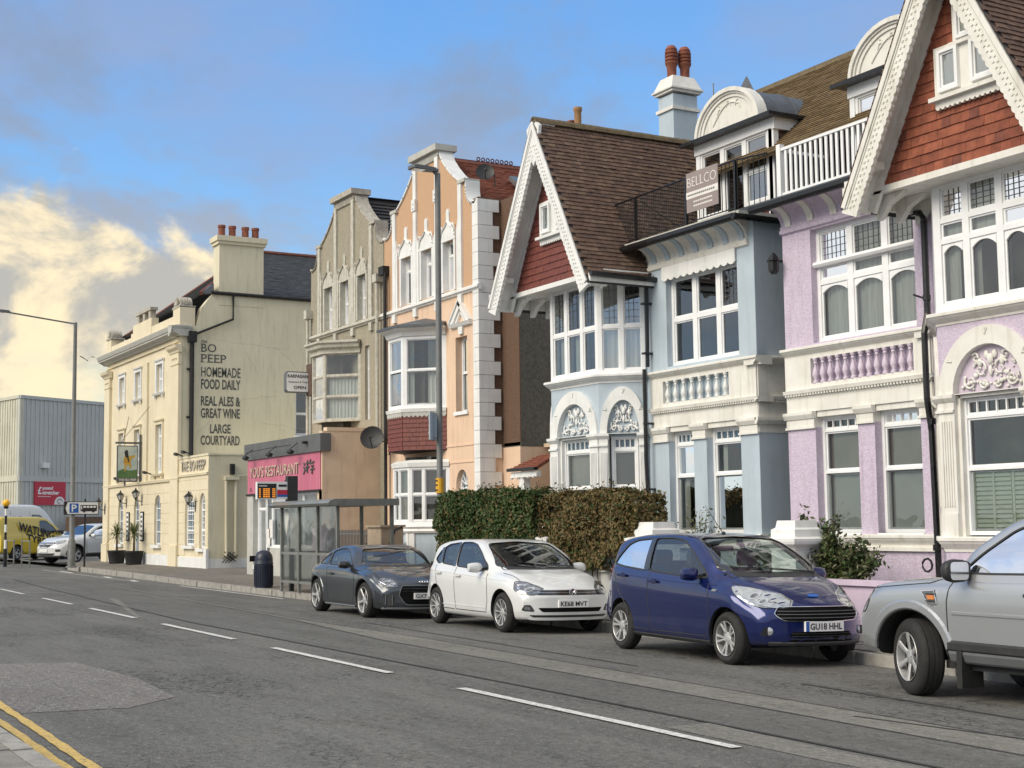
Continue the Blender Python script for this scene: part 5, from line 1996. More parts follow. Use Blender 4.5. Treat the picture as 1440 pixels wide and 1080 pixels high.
def oriel(root, P, z0, z1, zsk, peach):
 pts = [Vector((x, y, 0)) for x, y in P]
 for i, (a, c) in enumerate(zip(pts, pts[1:])):
  u = (c-a).normalized(); n = Vector((u.y, -u.x, 0)); L_ = (c-a).length
  F = Fr(a, u, n)
  tan = math.tan(R(22.5))
  m = (-tan if i else 0, tan if i < 2 else 0)
  if i == 0:
   b = MB(); b.box(F, 0, L_, z0, z1, -0.1, 0); part('boarding', b, 'white_trim', root)
  else:
   window(root, F, 0.0, L_, z0, z1, c=0, cols=1, rows=((z0+z1)/2+0.05,) if peach else (z0+(z1-z0)*0.36, z0+(z1-z0)*0.66), fw=0.12 if peach else 0.07, depth=0.14, sash=0 if peach else None, mat_f='frame_white' if peach else 'grey_trim',
    curtain=[(L_*0.55, L_-0.08, z0, z1, 0.05, 'curtain_net'), (0.1, 0.3, z0, z1, 0.05, 'curtain_net')] if peach else [(0.1, L_-0.1, z0, z1-0.7, 0.04, 'curtain_net')],
    glass='pane_bright' if i == 1 else 'pane_glass', room='room_mid')
  b = MB()
  if peach:
   b.sweep(F, [(-0.1, z1), (0.05, z1), (0.10, z1+0.12), (0.28, z1+0.20), (0.28, z1+0.24), (-0.1, z1+0.24)], 0, L_, miter=m)
   b.sweep(F, [(-0.1, z0-0.10), (0.06, z0-0.10), (0.08, z0), (-0.1, z0)], 0, L_, miter=m)
   part('cornice', b, 'white_trim', root)
   b = MB()
   b.sweep(F, [(-0.9, z1+0.30), (0.24, z1+0.24), (0.32, z1+0.22), (0.32, z1+0.29), (0.24, z1+0.31), (-0.9, z1+0.62)], 0, L_, miter=m)
   part('oriel_roof', b, 'lead', root)
   sk = MB()
   z = zsk
   k = 0
   while z < z0-0.2:
    x = -0.1 if k % 2 else 0
    while x < L_:
     xa, xb = max(x, 0), min(x+0.20, L_)
     if xb-xa > 0.02:
      t = MB()
      t.box(F, xa+0.003, xb-0.003, z, z+0.135, 0.0, 0.012)
      t.v[4] += F.n*0.02; t.v[5] += F.n*0.02
      part('hung_tile', t, 'oxide_tile', root)
     x += 0.20
    z += 0.128
    k += 1
   sk.box(F, 0, L_, zsk, z0-0.08, -0.1, 0.0)
   part('skirt', sk, 'oxide_tile', root)
   b = MB()
   b.prism(F, scallop(0, L_, z0-0.08, z0-0.20, max(int(L_/0.13), 3), 0.045), 0.0, 0.045)
   part('lead_apron', b, 'lead' if False else 'stucco_grey', root)
  else:
   b.sweep(F, [(-0.1, z1), (0.03, z1), (0.05, z1+0.10), (0.16, z1+0.16), (0.18, z1+0.26), (0.26, z1+0.30), (0.26, z1+0.36), (-0.1, z1+0.42)], 0, L_, miter=m)
   b.sweep(F, [(-0.1, z1-0.05), (0.06, z1-0.03), (0.06, z1+0.02), (-0.1, z1+0.02)], 0, L_, miter=m)
   part('cornice', b, 'grey_trim', root)
 b = MB()
 for zz in (zsk-0.02, z1+0.1):
  b.prism(Fr((0, 0, 0), (1, 0, 0), (0, 0, 1), (0, 1, 0)), [(p[0], p[1]) for p in P], zz, zz+0.04)
 part('oriel_floor', b, 'black_matt', root)


oriel(PEACH, OR, 4.96, 7.04, 3.78, True)
FW = F2
window(PEACH, F2, -33.65-1.42, -33.65-0.72, 4.78, 6.86, c=-0.2, rows=(5.86,), sash=0, fw=0.06, sill=(0.06, 0.10, 0.06), room='room_dark', glass='pane_glass', curtain=[(-34.7, -34.45, 5.0, 5.6, 0.03, 'curtain_net')])
# pediment over it
b = MB()
m = -34.66
b.sweep(F2, [(0, 7.12), (0.08, 7.14), (0.14, 7.24), (0, 7.26)], m-0.62, m+0.62)
for s in (-1, 1):
 f = Fr(F2.p(m+s*0.60, 7.24), (-s*0.60, 0, 0.62), (0, -1, 0), (s*0.62, 0, 0.60))
 b.box(f, 0, 0.86, -0.14, 0.0, 0, 0.10)
 b.box(f, 0, 0.86, 0.0, 0.035, 0, 0.14)
 f2 = Fr(F2.p(m+s*0.30, 7.27), (-s*0.30, 0, 0.31), (0, -1, 0), (s*0.31, 0, 0.30))
 b.box(f2, 0, 0.42, -0.05, 0.0, 0, 0.07)
b.prism(F2, [(m-0.10, 6.92), (m+0.10, 6.92), (m+0.14, 7.13), (m-0.14, 7.13)], 0, 0.07)
part('pediment', b, 'white_trim', PEACH)
# fanlight
b = MB()
b.prism(F2, archhole(-35.10, -34.40, 1.2, 2.75, 3.18), -0.22, -0.14, holes=[archhole(-35.03, -34.47, 2.70, 2.75, 3.11)])
for ang in (30, 60, 90, 120, 150):
 b.box(Fr(F2.p(-34.75, 2.74, -0.16), (math.cos(R(ang)), 0, math.sin(R(ang))), (0, -1, 0), (-math.sin(R(ang)), 0, math.cos(R(ang)))), 0.02, 0.34, -0.012, 0.012, 0, 0.03)
DR = part('front_door', b, 'frame_white', PEACH)
b = MB()
b.prism(F2, archhole(-35.03, -34.47, 2.72, 2.75, 3.11), -0.21, -0.20)
part('fanlight', b, 'blue_pane', DR)
# ground floor bay with blue painted plinth
GP = [(-38.3, Y2), (-37.4, 17.35), (-36.35, 17.35), (-35.5, Y2)]
pts = [Vector((x, y, 0)) for x, y in GP]
for i, (a, c) in enumerate(zip(pts, pts[1:])):
 u = (c-a).normalized(); n = Vector((u.y, -u.x, 0)); L_ = (c-a).length
 F = Fr(a, u, n)
 tan = math.tan(R(22.5)); m = (-tan if i else 0, tan if i < 2 else 0)
 if i: window(PEACH, F, 0, L_, 1.70, 3.30, c=0, cols=2, colpos=(L_*0.36,), rows=(2.52,), fw=0.09, depth=0.12, curtain=[(0.05, L_-0.05, 1.7, 3.3, 0.03, 'blind_taupe')], room='room_mid')
 b = MB()
 b.sweep(F, [(-0.1, 3.30), (0.04, 3.30), (0.06, 3.42), (-0.1, 3.5)], 0, L_, miter=m)
 b.sweep(F, [(-0.2, 1.44), (0.05, 1.44), (0.09, 1.50), (0.06, 1.56), (0.10, 1.62), (0.03, 1.72), (-0.2, 1.72)], 0, L_, miter=m)
 b.box(F, -0.0, 0.16, 0, 1.44, -0.1, 0.04)
 b.box(F, L_-0.16, L_, 0, 1.44, -0.1, 0.04)
 part('bay_moulding', b, 'white_trim', PEACH)
 b = MB(); b.box(F, 0, L_, 0, 1.44, -0.1, 0.0); part('bay_plinth', b, 'blue_paint', PEACH)
# pipes at the party line
b = MB()
b.tube([(-39.62, 18.12, 9.55), (-39.62, 18.12, 4.2)], 0.055, 8)
b.box(WF, -39.80, -39.44, 9.35, 9.62, 17.98, 18.2)
b.tube([(-39.45, 18.05, 4.9), (-39.45, 18.05, 0.4)], 0.055, 8)
b.tube([(-39.45, 18.05, 9.4), (-39.45, 18.05, 7.3)], 0.045, 8)
part('rainwater_pipe', b, 'black_matt', PEACH)
# crested ridge tiles
cr = MB()
for k in (0,):
 pts = [(0.055*math.cos(R(a)), 0, 0.055*math.sin(R(a))) for a in range(0, 361, 45)]
 cr.tube(pts, 0.02, 5, caps=False)
crm = mesh_of(cr, 'ridge_crest', ['ridge_red'])
y = 19.9
for k in range(15):
 if k not in (8, 9): inst('ridge_crest', crm, PEACH, Matrix.Translation((cx, y+k*0.16, 12.56)) @ Matrix.Rotation(R(90), 4, 'Z'))
# rooflight and parapet end of the stack
b = MB()
fr = Fr((-34.7, 20.2, 11.15), (0, 1, 0), Vector((0.6, 0, 0.8)), Vector((-0.8, 0, 0.6)))
b.box(fr, 0, 0.75, -0.1, 0.95, -0.03, 0.09)
RL = part('rooflight', b, 'trim_grey', PEACH)
b = MB(); b.box(fr, 0.07, 0.68, -0.03, 0.88, 0.09, 0.10); part('pane', b, 'blue_pane', RL)


def dish(name, c, r, dirv, label, arm):
 b = MB()
 d = Vector(dirv).normalized()
 b.lathe(c, [(0.01, 0), (r*0.5, r*0.06), (r*0.85, r*0.19), (r, r*0.28), (r*1.0, r*0.30), (r*0.84, r*0.21), (r*0.5, r*0.09), (0.01, r*0.03)], 20, axis=d)
 b.tube([Vector(c)-Vector((0, 0, r*0.9))+d*0.1, Vector(c)+d*r*1.1-Vector((0, 0, r*0.25))], 0.016, 5)
 b.ball(Vector(c)+d*r*1.15-Vector((0, 0, r*0.2)), 0.045, 5)
 b.tube([Vector(c), Vector(arm)], 0.022, 6)
 b.tube([Vector(arm), Vector(arm)-Vector((0, 0, 0.35))], 0.02, 6)
 return single(name, b, 'trim_black', label, 'satellite dish', smooth=40)


dish('satellite_dish', (-39.30, 17.55, 4.28), 0.36, (0.80, -0.55, 0.25), 'grey satellite dish beside the red tiled skirt of the peach oriel', (-39.40, 18.15, 4.15))
dish('satellite_dish', (-34.62, 18.95, 11.55), 0.26, (0.9, -0.4, 0.3), 'dark satellite dish on the orange roof behind the peach gable', (-34.68, 19.3, 11.55))

KARP = thing('grey_dashed_house', 'weathered grey pebbledashed house with stained shaped gable and dark tiled roof', 'house', (-42.9, Y2, 0.1))
dutch(KARP, -42.85, -45.95, -39.87, 'grey_dash', 'grey_dash', 'grey_trim', 'pub_stone', False)
b = MB()
b.box(F2, -45.95, -39.87, 0, 4.3, -0.3, 0)
b.box(side(-45.93), Y2+0.02, 24, 0, 10.3, 0.0, 0.28)
part('lower_wall', b, 'grey_dash', KARP)
oriel(KARP, [(-44.5, Y2), (-43.55, 17.30), (-42.57, 17.30), (-41.67, Y2)], 5.0, 7.22, 4.3, False)
window(KARP, F2, -41.32, -40.97, 5.0, 7.35, c=-0.10, rows=(5.9, 6.6), fw=0.05, room='room_mid')
b = MB()
b.tube([(-45.88, 18.05, 8.9), (-45.88, 18.05, 4.4)], 0.055, 8)
b.box(WF, -46.0, -45.75, 8.8, 9.1, 17.95, 18.2)
b.tube([(-40.05, 18.05, 9.3), (-40.05, 18.05, 4.6)], 0.055, 8)
b.box(WF, -40.2, -39.9, 9.2, 9.45, 17.95, 18.2)
part('rainwater_pipe', b, 'grey_trim', KARP)
# white curved end block of the gable by the peach house
b = MB()
P = [(-40.42, 10.95)] + [(-40.42+0.45*(1-math.cos(R(a))), 10.95-0.5*math.sin(R(a))) for a in range(0, 91, 15)] + [(-39.9, 10.35), (-40.5, 10.35)]
# chimney pots glimpsed over the ridge of the blue house
NB = thing('rear_chimney', 'low chimney whose three pots peep over the brown ridge of the blue gable', 'chimney', (-35.0, 22, 11))
b = MB(); b.box(WF, -35.9, -34.3, 10.5, 13.3, 21.9, 22.4); part('chimney_stack', b, 'brown_dash', NB)
for x, h, r, mm in ((-35.62, 0.34, 0.16, 'clay_buff'), (-35.05, 0.30, 0.13, 'terracotta'), (-34.70, 0.62, 0.12, 'clay_buff')):
 b = MB(); b.lathe((x, 22.15, 13.28), [(r*0.85, 0), (r*0.9, h*0.8), (r*1.1, h*0.85), (r*1.1, h), (r*0.7, h)], 12); part('chimney_pot', b, mm, NB, smooth=40)

# ---- shop: single storey restaurant in front of the grey house
SHOP = thing('restaurant', 'single storey restaurant with pink fascia and grey parapet board', 'shop', (-43.6, 16.3, 0.1))
YS = 16.3
FS = front(YS)
b = MB()
b.box(side(-40.22), YS, Y2, 0, 4.55, -0.25, 0)
b.box(side(-40.22), 16.45, Y2, 4.55, 4.66, -0.27, 0.02)
b.box(WF, -46.9, -40.3, 4.2, 4.4, YS+0.05, Y2)
b.box(FS, -40.62, -40.235, 0, 2.75, -0.2, 0.0)
part('wall', b, 'beige_render', SHOP)
b = MB()
b.box(FS, -47.05, -40.12, 3.93, 4.47, -0.25, 0.10)
part('parapet_board', b, 'shop_grey', SHOP)
b = MB()
b.box(FS, -46.85, -40.30, 2.78, 3.93, -0.1, 0.04)
FAS = part('fascia', b, 'shop_pink', SHOP)
b = MB()
b.box(FS, -46.9, -40.25, 2.72, 2.78, -0.1, 0.09)
part('fascia_trim', b, 'black_matt', SHOP)
text(SHOP, "YOU'S RESTAURANT", FS, -46.55, -42.0, 3.30, 3.66, 0.030, 'print_grey', bold=0.008, ext=0.012)
text(SHOP, "YOU'S RESTAURANT", FS, -46.58, -42.03, 3.32, 3.68, 0.055, 'gold_print', bold=0.004, ext=0.010)
text(SHOP, '33', FS, -43.3, -42.55, 2.92, 3.16, 0.045, 'print_black', bold=0.006, ext=0.01)
text(SHOP, '3', FS, -46.60, -46.45, 2.86, 2.98, 0.045, 'print_black', ext=0.005)
# the carved character at the right end, as strokes
b = MB()


def stroke(x0, z0, x1, z1, w=0.025):
 u = Vector((x1-x0, 0, z1-z0)); l = u.length
 f = Fr(FS.p(x0, z0, 0.04), u, (0, -1, 0), (-u.z/l, 0, u.x/l))
 b.box(f, 0, l, -w, w, 0, 0.03)


for s in ((-41.60, 3.62, -41.50, 3.55), (-41.62, 3.50, -41.52, 3.44), (-41.62, 3.28, -41.48, 3.42), (-41.42, 3.60, -41.12, 3.62), (-41.28, 3.70, -41.28, 3.30), (-41.42, 3.48, -41.14, 3.50), (-41.44, 3.38, -41.28, 3.48),
  (-41.02, 3.72, -41.08, 3.58), (-41.06, 3.60, -40.74, 3.63), (-40.98, 3.50, -40.78, 3.52), (-40.88, 3.52, -40.88, 3.28), (-41.04, 3.40, -40.72, 3.42), (-40.88, 3.28, -40.96, 3.32)):
 stroke(*s)
part('lettering', b, 'print_grey', SHOP, kind='stuff')
# projecting rails and floodlights over the sign
b = MB()
b.tube([FS.p(-46.2, 4.15, 0.35), FS.p(-43.9, 4.2, 0.35)], 0.012, 5)
b.tube([FS.p(-43.9, 4.2, 0.35), FS.p(-42.0, 4.2, 0.35)], 0.012, 5)
for x in (-46.2, -43.9, -42.0):
 b.tube([FS.p(x, 4.28, 0.10), FS.p(x, 4.05, 0.38)], 0.014, 5)
 b.box(Fr(FS.p(x+0.1, 3.98, 0.38), (1, 0, 0), (0, -0.8, 0.4), (0, 0.4, 0.8)), -0.16, 0.16, -0.05, 0.05, -0.06, 0.06)
for x in (-41.2,):
 b.box(FS, x-0.06, x+0.06, 4.20, 4.28, 0.1, 0.25)
part('floodlight', b, 'black_matt', SHOP)
b = MB()
b.box(FS, -46.85, -46.25, 0.05, 2.72, -0.2, 0.05)
b.box(FS, -44.75, -40.62, 0.05, 0.98, -0.2, 0.0)
part('pier', b, 'stucco_grey', SHOP)
window(SHOP, FS, -46.25, -45.35, 0.15, 2.70, c=-0.12, rows=(2.25,), fw=0.09, name='shop_door', room='room_dark', glass='pane_bright')
window(SHOP, FS, -45.35, -44.75, 0.98, 2.72, c=-0.08, fw=0.05, room='room_mid', curtain=[(-45.3, -44.95, 1.1, 1.8, 0, 'print_light')])
window(SHOP, FS, -44.75, -40.62, 0.98, 2.72, c=-0.08, cols=3, rows=(2.3,), fw=0.06, room='room_mid', name='shop_window', curtain=[(-44.7, -41.2, 1.0, 2.7, 0, 'blind_grey')])
# two notices by the door
for x0, z0, h in ((-45.2, 1.05, 0.55), (-44.95, 1.3, 0.6)):
 n = MB(); n.box(FS, x0, x0+0.32, z0, z0+h, -0.06, -0.05)
 part('notice', n, 'print_light', SHOP)

# projecting box sign of the grey house
sg = MB()
FX = side(-45.60)
SX = Fr((-45.60, 0, 0), (0, 1, 0), (1, 0, 0))
pts = [(17.12, 6.28), (17.17, 6.20), (18.05, 6.20), (18.10, 6.28), (18.10, 6.84), (18.05, 6.92), (17.17, 6.92), (17.12, 6.84)]
sg.prism(SX, pts, -0.10, 0.10)
BOXS = single('projecting_sign', sg, 'trim_grey', 'white projecting sign reading KARPASIANA OPEN beside the grey dashed house', 'sign')
b = MB(); b.prism(SX, [(a*0.94+17.61*0.06, (z-6.56)*0.90+6.56) for a, z in pts], 0.10, 0.112); part('face', b, 'white_sign', BOXS)
text(BOXS, 'KARPASIANA', SX, 17.18, 18.02, 6.70, 6.82, 0.116, 'print_black', bold=0.02, ext=0.002)
text(BOXS, 'Restaurant & Taverna', SX, 17.22, 17.98, 6.53, 6.60, 0.116, 'print_grey', ext=0.002)
text(BOXS, 'OPEN', SX, 17.40, 17.84, 6.32, 6.43, 0.116, 'print_black', bold=0.02, ext=0.002)
b = MB(); b.box(WF, -45.66, -45.15, 6.10, 7.18, 17.92, 18.12); part('bracket_box', b, 'brown_tile_d', BOXS)

# ------------------------------------------------------------------ the cream public house
PUB = thing('public_house', 'cream stucco public house with chimney, parapet and words painted on its side wall', 'pub', (-63.9, 17.1, 0.1))
YP = 17.1
FPb = front(YP)
XS = -57.7
SP = side(XS)
wx = [(-67.55, -66.65), (-64.75, -63.85), (-61.25, -60.30)]
b = MB()
arches = [archhole(-67.45, -66.55, 0.95, 2.60, 3.05), archhole(-64.65, -63.75, 0.12, 2.60, 3.05), archhole(-61.30, -60.35, 0.95, 2.62, 3.08)]
b.prism(FPb, rect(-70.0, -57.7, 0.0, 3.60), -0.35, 0, holes=arches)
part('rusticated_wall', b, 'pub_front', PUB)
b = MB()
b.prism(FPb, rect(-70.0, -57.7, 3.60, 9.60), -0.35, -0.03, holes=[rect(a0, a1, 4.00, 6.12) for a0, a1 in wx] + [rect(a0, a1, 7.50, 8.74) for a0, a1 in wx])
part('front_wall', b, 'pub_front', PUB)
# block courses of the ground storey stand 15 mm proud with open joints
b = MB()
zc = [0.55, 0.98, 1.41, 1.84, 2.27, 2.70, 3.13, 3.58]
for z0, z1 in zip(zc, zc[1:]):
 segs = [(-69.95, -67.45-0.0), (-66.55, -64.65), (-63.75, -61.30), (-60.35, -57.75)] if z0 < 2.65 else ([(-69.95, -67.35), (-66.65, -64.55), (-63.85, -61.2), (-60.45, -57.75)] if z0 < 2.8 else [(-69.95, -57.75)])
 if z0 > 3.0: segs = [(-69.95, -57.75)]
 for a0, a1 in segs:
  if a1-a0 < 0.1: continue
  b.box(FPb, a0, a1, z0+0.012, z1-0.012, 0, 0.016)
part('block_course', b, 'pub_front', PUB)
b = MB()
b.box(FPb, -70.05, -57.62, 0, 0.55, 0, 0.05)
part('plinth', b, 'white_trim', PUB)
# giant pilasters
b = MB()
for x0, x1, w in ((-70.05, -69.10, 0.10), (-63.15, -62.55, 0.06), (-58.75, -57.66, 0.10)):
 b.box(FPb, x0, x1, 3.62, 9.0, -0.04, w)
 if w > 0.08:
  b.box(FPb, x0, x1, 0.0, 3.62, -0.04, w)
  b.box(FPb, x0-0.04, x1+0.04, 0.0, 0.95, 0, w+0.05)
  b.sweep(FPb, [(0, 8.9), (w+0.03, 8.92), (w+0.05, 9.0), (w+0.16, 9.10), (w+0.20, 9.22), (0, 9.24)], x0-0.16, x1+0.16)
  b.box(FPb, x0-0.03, x1+0.03, 8.42, 8.47, 0, w+0.03)
  for k in range(3):
   b.ball(FPb.p(x0+(x1-x0)*(0.25+0.25*k), 8.70, w), 0.07, 4)
part('pilaster', b, 'pub_front', PUB)
b = MB()
b.sweep(FPb, [(0, 3.58), (0.09, 3.60), (0.12, 3.70), (0, 3.74)], -70.15, -57.6)
b.sweep(FPb, [(0, 9.36), (0.06, 9.38), (0.06, 9.42), (0, 9.42)], -70.0, -57.7)
part('string_course', b, 'pub_front', PUB)
prof = [(-0.35, 9.60), (0.10, 9.60), (0.14, 9.66), (0.28, 9.72), (0.34, 9.74), (0.34, 9.80), (0.38, 9.82), (0.43, 9.94), (0.45, 10.00), (0.20, 10.05), (-0.35, 10.05)]
b = MB()
b.sweep(FPb, prof, -70.35, -57.55)
b.sweep(SP, [(c-0.25 if c > 0 else c, z) for c, z in prof], 16.66, 17.55)
part('cornice', b, 'stucco_grey', PUB)
b = MB()
b.box(FPb, -69.95, -69.2, 10.05, 10.80, -0.6, 0.02)
b.box(FPb, -69.2, -65.6, 10.05, 10.45, -0.30, 0.0)
b.box(FPb, -65.6, -65.2, 10.05, 10.62, -0.30, 0.0)
b.box(FPb, -65.2, -62.1, 10.05, 10.95, -0.30, 0.02)
b.box(FPb, -62.1, -58.7, 10.05, 10.55, -0.30, 0.0)
b.box(FPb, -58.7, -57.7, 10.05, 10.85, -0.6, 0.04)
part('parapet', b, 'pub_front', PUB)
# shell topped blocks on the parapet
for x, w in ((-69.58, 0.48), (-58.25, 0.55)):
 b = MB()
 F0 = FPb
 b.box(F0, x-w, x+w, 10.82, 10.90, -0.62, 0.06)
 b.prism(F0, [(x-w*0.9, 10.90)] + arc(x, 10.95, w*0.9, 0.36, 180, 0, 12) + [(x+w*0.9, 10.90)], -0.5, 0.0)
 for k in range(7):
  a = R(15+25*k)
  b.tube([F0.p(x, 10.95, 0.01), F0.p(x+w*0.75*math.cos(a), 10.95+0.28*math.sin(a), 0.02)], 0.025, 4)
  b.tube([F0.p(x, 10.95, -0.51), F0.p(x+w*0.75*math.cos(a), 10.95+0.28*math.sin(a), -0.51)], 0.025, 4)
 sx = side(x+w*0.9)
 b.box(sx, 17.12, 17.6, 10.9, 11.05, -0.2, 0.02)
 for k in range(5):
  a = R(20+35*k)
  b.tube([sx.p(17.36, 10.93, 0.02), sx.p(17.36+0.2*math.cos(a), 10.93+0.26*math.sin(a), 0.02)], 0.025, 4)
 part('shell_block', b, 'pub_stone', PUB)
b = MB()
for x in (-64.6, -63.65, -62.7):
 b.box(FPb, x-0.16, x+0.16, 10.95, 11.35, -0.3, -0.05)
b.box(FPb, -64.9, -62.4, 11.35, 11.48, -0.35, 0.0)
part('parapet_block', b, 'pub_stone', PUB)
b = MB()
b.prism(SP, [(17.104, 0), (26, 0), (26, 11.40), (18.45, 11.46), (17.95, 10.80), (17.75, 10.05), (17.104, 10.05)], -0.4, 0.004, holes=[rect(22.15, 22.9, 5.55, 7.62)])
part('side_wall', b, 'pub_cream', PUB)
window(PUB, SP, 22.15, 22.9, 5.55, 7.62, c=-0.14, rows=(6.5,), fw=0.07, room='room_dark', sill=(0.06, 0.2, 0.06))
b = MB()
b.tube([(XS+0.09, 18.35, 11.50), (XS+0.09, 26, 11.44)], 0.075, 8)
b.tube([(XS+0.09, 19.32, 11.45), (XS+0.09, 19.32, 10.42), (XS+0.09, 17.75, 9.72)], 0.05, 8)
b.box(WF, XS, XS+0.25, 9.35, 9.80, 17.38, 17.72)
b.tube([(XS+0.10, 17.55, 9.5), (XS+0.10, 17.55, 4.45)], 0.10, 8)
for z in (8.2, 6.2):
 b.box(WF, XS, XS+0.15, z, z+0.06, 17.35, 17.6)
part('rainwater_pipe', b, 'black_matt', PUB)
for s, a0, a1, z0, z1, bd in (('the', 17.97, 18.22, 9.36, 9.50, 0), ('BO', 17.98, 18.62, 8.98, 9.32, 0.0), ('PEEP', 17.98, 19.05, 8.54, 8.88, 0.0), ('HOMEMADE', 17.98, 19.68, 7.93, 8.35, 0.008), ('FOOD DAILY', 17.98, 19.68, 7.42, 7.84, 0.02),
       ('REAL ALES &', 17.98, 19.68, 6.72, 7.13, 0.02), ('GREAT WINE', 17.98, 19.66, 6.21, 6.62, 0.02), ('LARGE', 18.38, 19.26, 5.57, 5.96, 0.02), ('COURTYARD', 17.98, 19.66, 5.08, 5.48, 0.02)):
 text(PUB, s, SP, a0, a1, z0, z1, 0.012, 'print_grey', bold=bd, ext=0.003)
# serifs on the two serif lines
b = MB()
for z0, z1, spans in ((8.98, 9.32, (18.00, 18.08)), (8.54, 8.88, (18.00, 18.08, 18.28, 18.55, 18.84))):
 for a in spans:
  for z in (z0, z1-0.02):
   b.box(SP, a-0.05, a+0.05, z, z+0.02, 0.006, 0.0152)
part('lettering', b, 'print_grey', PUB, kind='stuff')
# hairline cracks in the render
b = MB()
rg = random.Random(4)
for (a, z, da, dz, n) in ((18.3, 9.62, 0.16, -0.012, 22), (19.7, 9.5, 0.06, -0.09, 16), (21.2, 9.3, 0.10, -0.10, 12), (18.9, 7.0, 0.14, 0.02, 20), (17.8, 5.6, 0.10, 0.08, 12), (20.6, 6.1, 0.15, -0.01, 14)):
 pts = []
 for k in range(n):
  pts.append(SP.p(a, z, 0.003)); a += da+rg.uniform(-.05, .05); z += dz+rg.uniform(-.05, .05)
 b.tube(pts, 0.006, 3, caps=False)
part('render_crack', b, 'pub_stone', PUB, kind='stuff')
# windows
for i, (a0, a1) in enumerate(wx):
 for z0, z1, row in ((7.50, 8.74, (8.1,)), (4.00, 6.12, (4.75, 5.6))):
  window(PUB, FPb, a0, a1, z0, z1, c=-0.12, rows=row, fw=0.06, room='room_dark', glass='pane_bright', curtain=[(a0+0.1, a0+0.35, z0, z1, 0.04, 'curtain_net')])
  b = MB()
  b.box(FPb, a0-0.13, a0+.004, z0, z1+0.12, -0.04, 0.03)
  b.box(FPb, a1-.004, a1+0.13, z0, z1+0.12, -0.04, 0.03)
  b.box(FPb, a0, a1, z1-.004, z1+0.118, -0.04, 0.028)
  b.sweep(FPb, [(0, z1+0.12), (0.08, z1+0.14), (0.10, z1+0.20), (0, z1+0.22)], a0-0.18, a1+0.18)
  b.sweep(FPb, [(0, z0-0.12), (0.10, z0-0.10), (0.14, z0-0.02), (0, z0)], a0-0.22, a1+0.22)
  b.box(FPb, a0-0.18, a0-0.06, z0-0.22, z0-0.12, 0, 0.08)
  b.box(FPb, a1+0.06, a1+0.18, z0-0.22, z0-0.12, 0, 0.08)
  part('window_surround', b, 'white_trim' if z0 > 5 else 'pub_front', PUB)
for i, (a0, a1, z0, zs, zt) in enumerate(((-67.45, -66.55, 0.95, 2.60, 3.05), (-64.65, -63.75, 0.12, 2.60, 3.05), (-61.30, -60.35, 0.95, 2.62, 3.08))):
 b = MB()
 b.prism(FPb, archhole(a0, a1, z0, zs, zt), -0.16, -0.09, holes=[archhole(a0+0.07, a1-0.07, z0+0.07, zs, zt-0.07)])
 for z in (1.5, 2.0, 2.5):
  b.box(FPb, a0+0.06, a1-0.06, z-0.02, z+0.02, -0.15, -0.09)
 for k in (1, 2):
  x = a0+(a1-a0)*k/3
  b.box(FPb, x-0.015, x+0.015, z0, zt-0.10, -0.15, -0.10)
 w = part('pub_door' if i == 1 else 'arched_window', b, 'frame_white', PUB)
 b = MB(); b.prism(FPb, archhole(a0+0.05, a1-0.05, z0+0.05, zs, zt-0.05), -0.13, -0.125); part('pane', b, 'blue_pane', w)
 if i != 1:
  b = MB(); b.box(FPb, a0-0.15, a1+0.15, z0-0.14, z0, -0.2, 0.14); part('sill', b, 'white_trim', w)
# hipped slate roof
RX = -63.9
apex = (RX, 22.3, 14.62)
back = (RX, 32, 14.62)
e = [(-69.8, 17.7, 10.9), (-57.9, 18.0, 11.48), (-57.9, 32, 11.40), (-69.8, 32, 10.9)]
b = MB()
b.face([e[3], back, apex, e[0]])
part('left_roof_slope', b, 'slate', PUB)
# front hip and right slope in real courses of slates
frm = Fr(e[1], (0, 1, 0), Vector((3.14, 0, 6.0)), Vector((-6.0, 0, 3.14)))
L_ = math.hypot(6.0, 3.14)
course_roof(PUB, frm, [(0, 0), (14, 0), (14, L_), (4.3, L_)], 0, 0.17, 'slate', name='slates')
a_ = Vector(e[1])-Vector(e[0])
mid = Vector(e[0]).lerp(Vector(e[1]), (RX-e[0][0])/(e[1][0]-e[0][0]))
up = Vector(apex)-mid
frm = Fr(e[0], a_, a_.cross(up) if a_.cross(up).z > 0 else up.cross(a_), up - a_*(up.dot(a_)/a_.length_squared))
course_roof(PUB, frm, [(0, 0), (a_.length, 0), (a_.length*(RX-e[0][0])/(e[1][0]-e[0][0]), up.length)], 0, 0.17, 'slate', name='slates')
b = MB()
b.tube([(RX, 22.2, 14.66), (RX, 32, 14.66)], 0.11, 6)
b.tube([apex, e[0]], 0.09, 6)
b.tube([apex, e[1]], 0.09, 6)
part('ridge', b, 'ridge_red', PUB)
b = MB()
b.box(WF, -58.45, XS+0.02, 11.0, 13.72, 18.72, 20.68)
part('chimney_stack', b, 'pub_cream', PUB)
b = MB()
b.box(WF, -58.52, XS+0.09, 13.62, 13.76, 18.64, 20.76)
b.box(WF, -58.58, XS+0.15, 13.76, 13.98, 18.58, 20.82)
part('chimney_cap', b, 'pub_cream', PUB)
b = MB()
b.lathe((0, 0, 0), [(0.15, 0), (0.145, 0.42), (0.17, 0.44), (0.17, 0.54), (0.12, 0.54)], 12)
cpm = mesh_of(b, 'chimney_pot', ['terracotta'], smooth=40)
for y in (18.95, 19.42, 20.0, 20.45):
 inst('chimney_pot', cpm, PUB, Matrix.Translation((-58.1, y, 13.97)))
b = MB()
b.face([e[1], (XS, 18.5, 11.45), (XS, 18.5, 11.9), (-58.4, 18.5, 11.9)])
part('flashing', b, 'lead', PUB)

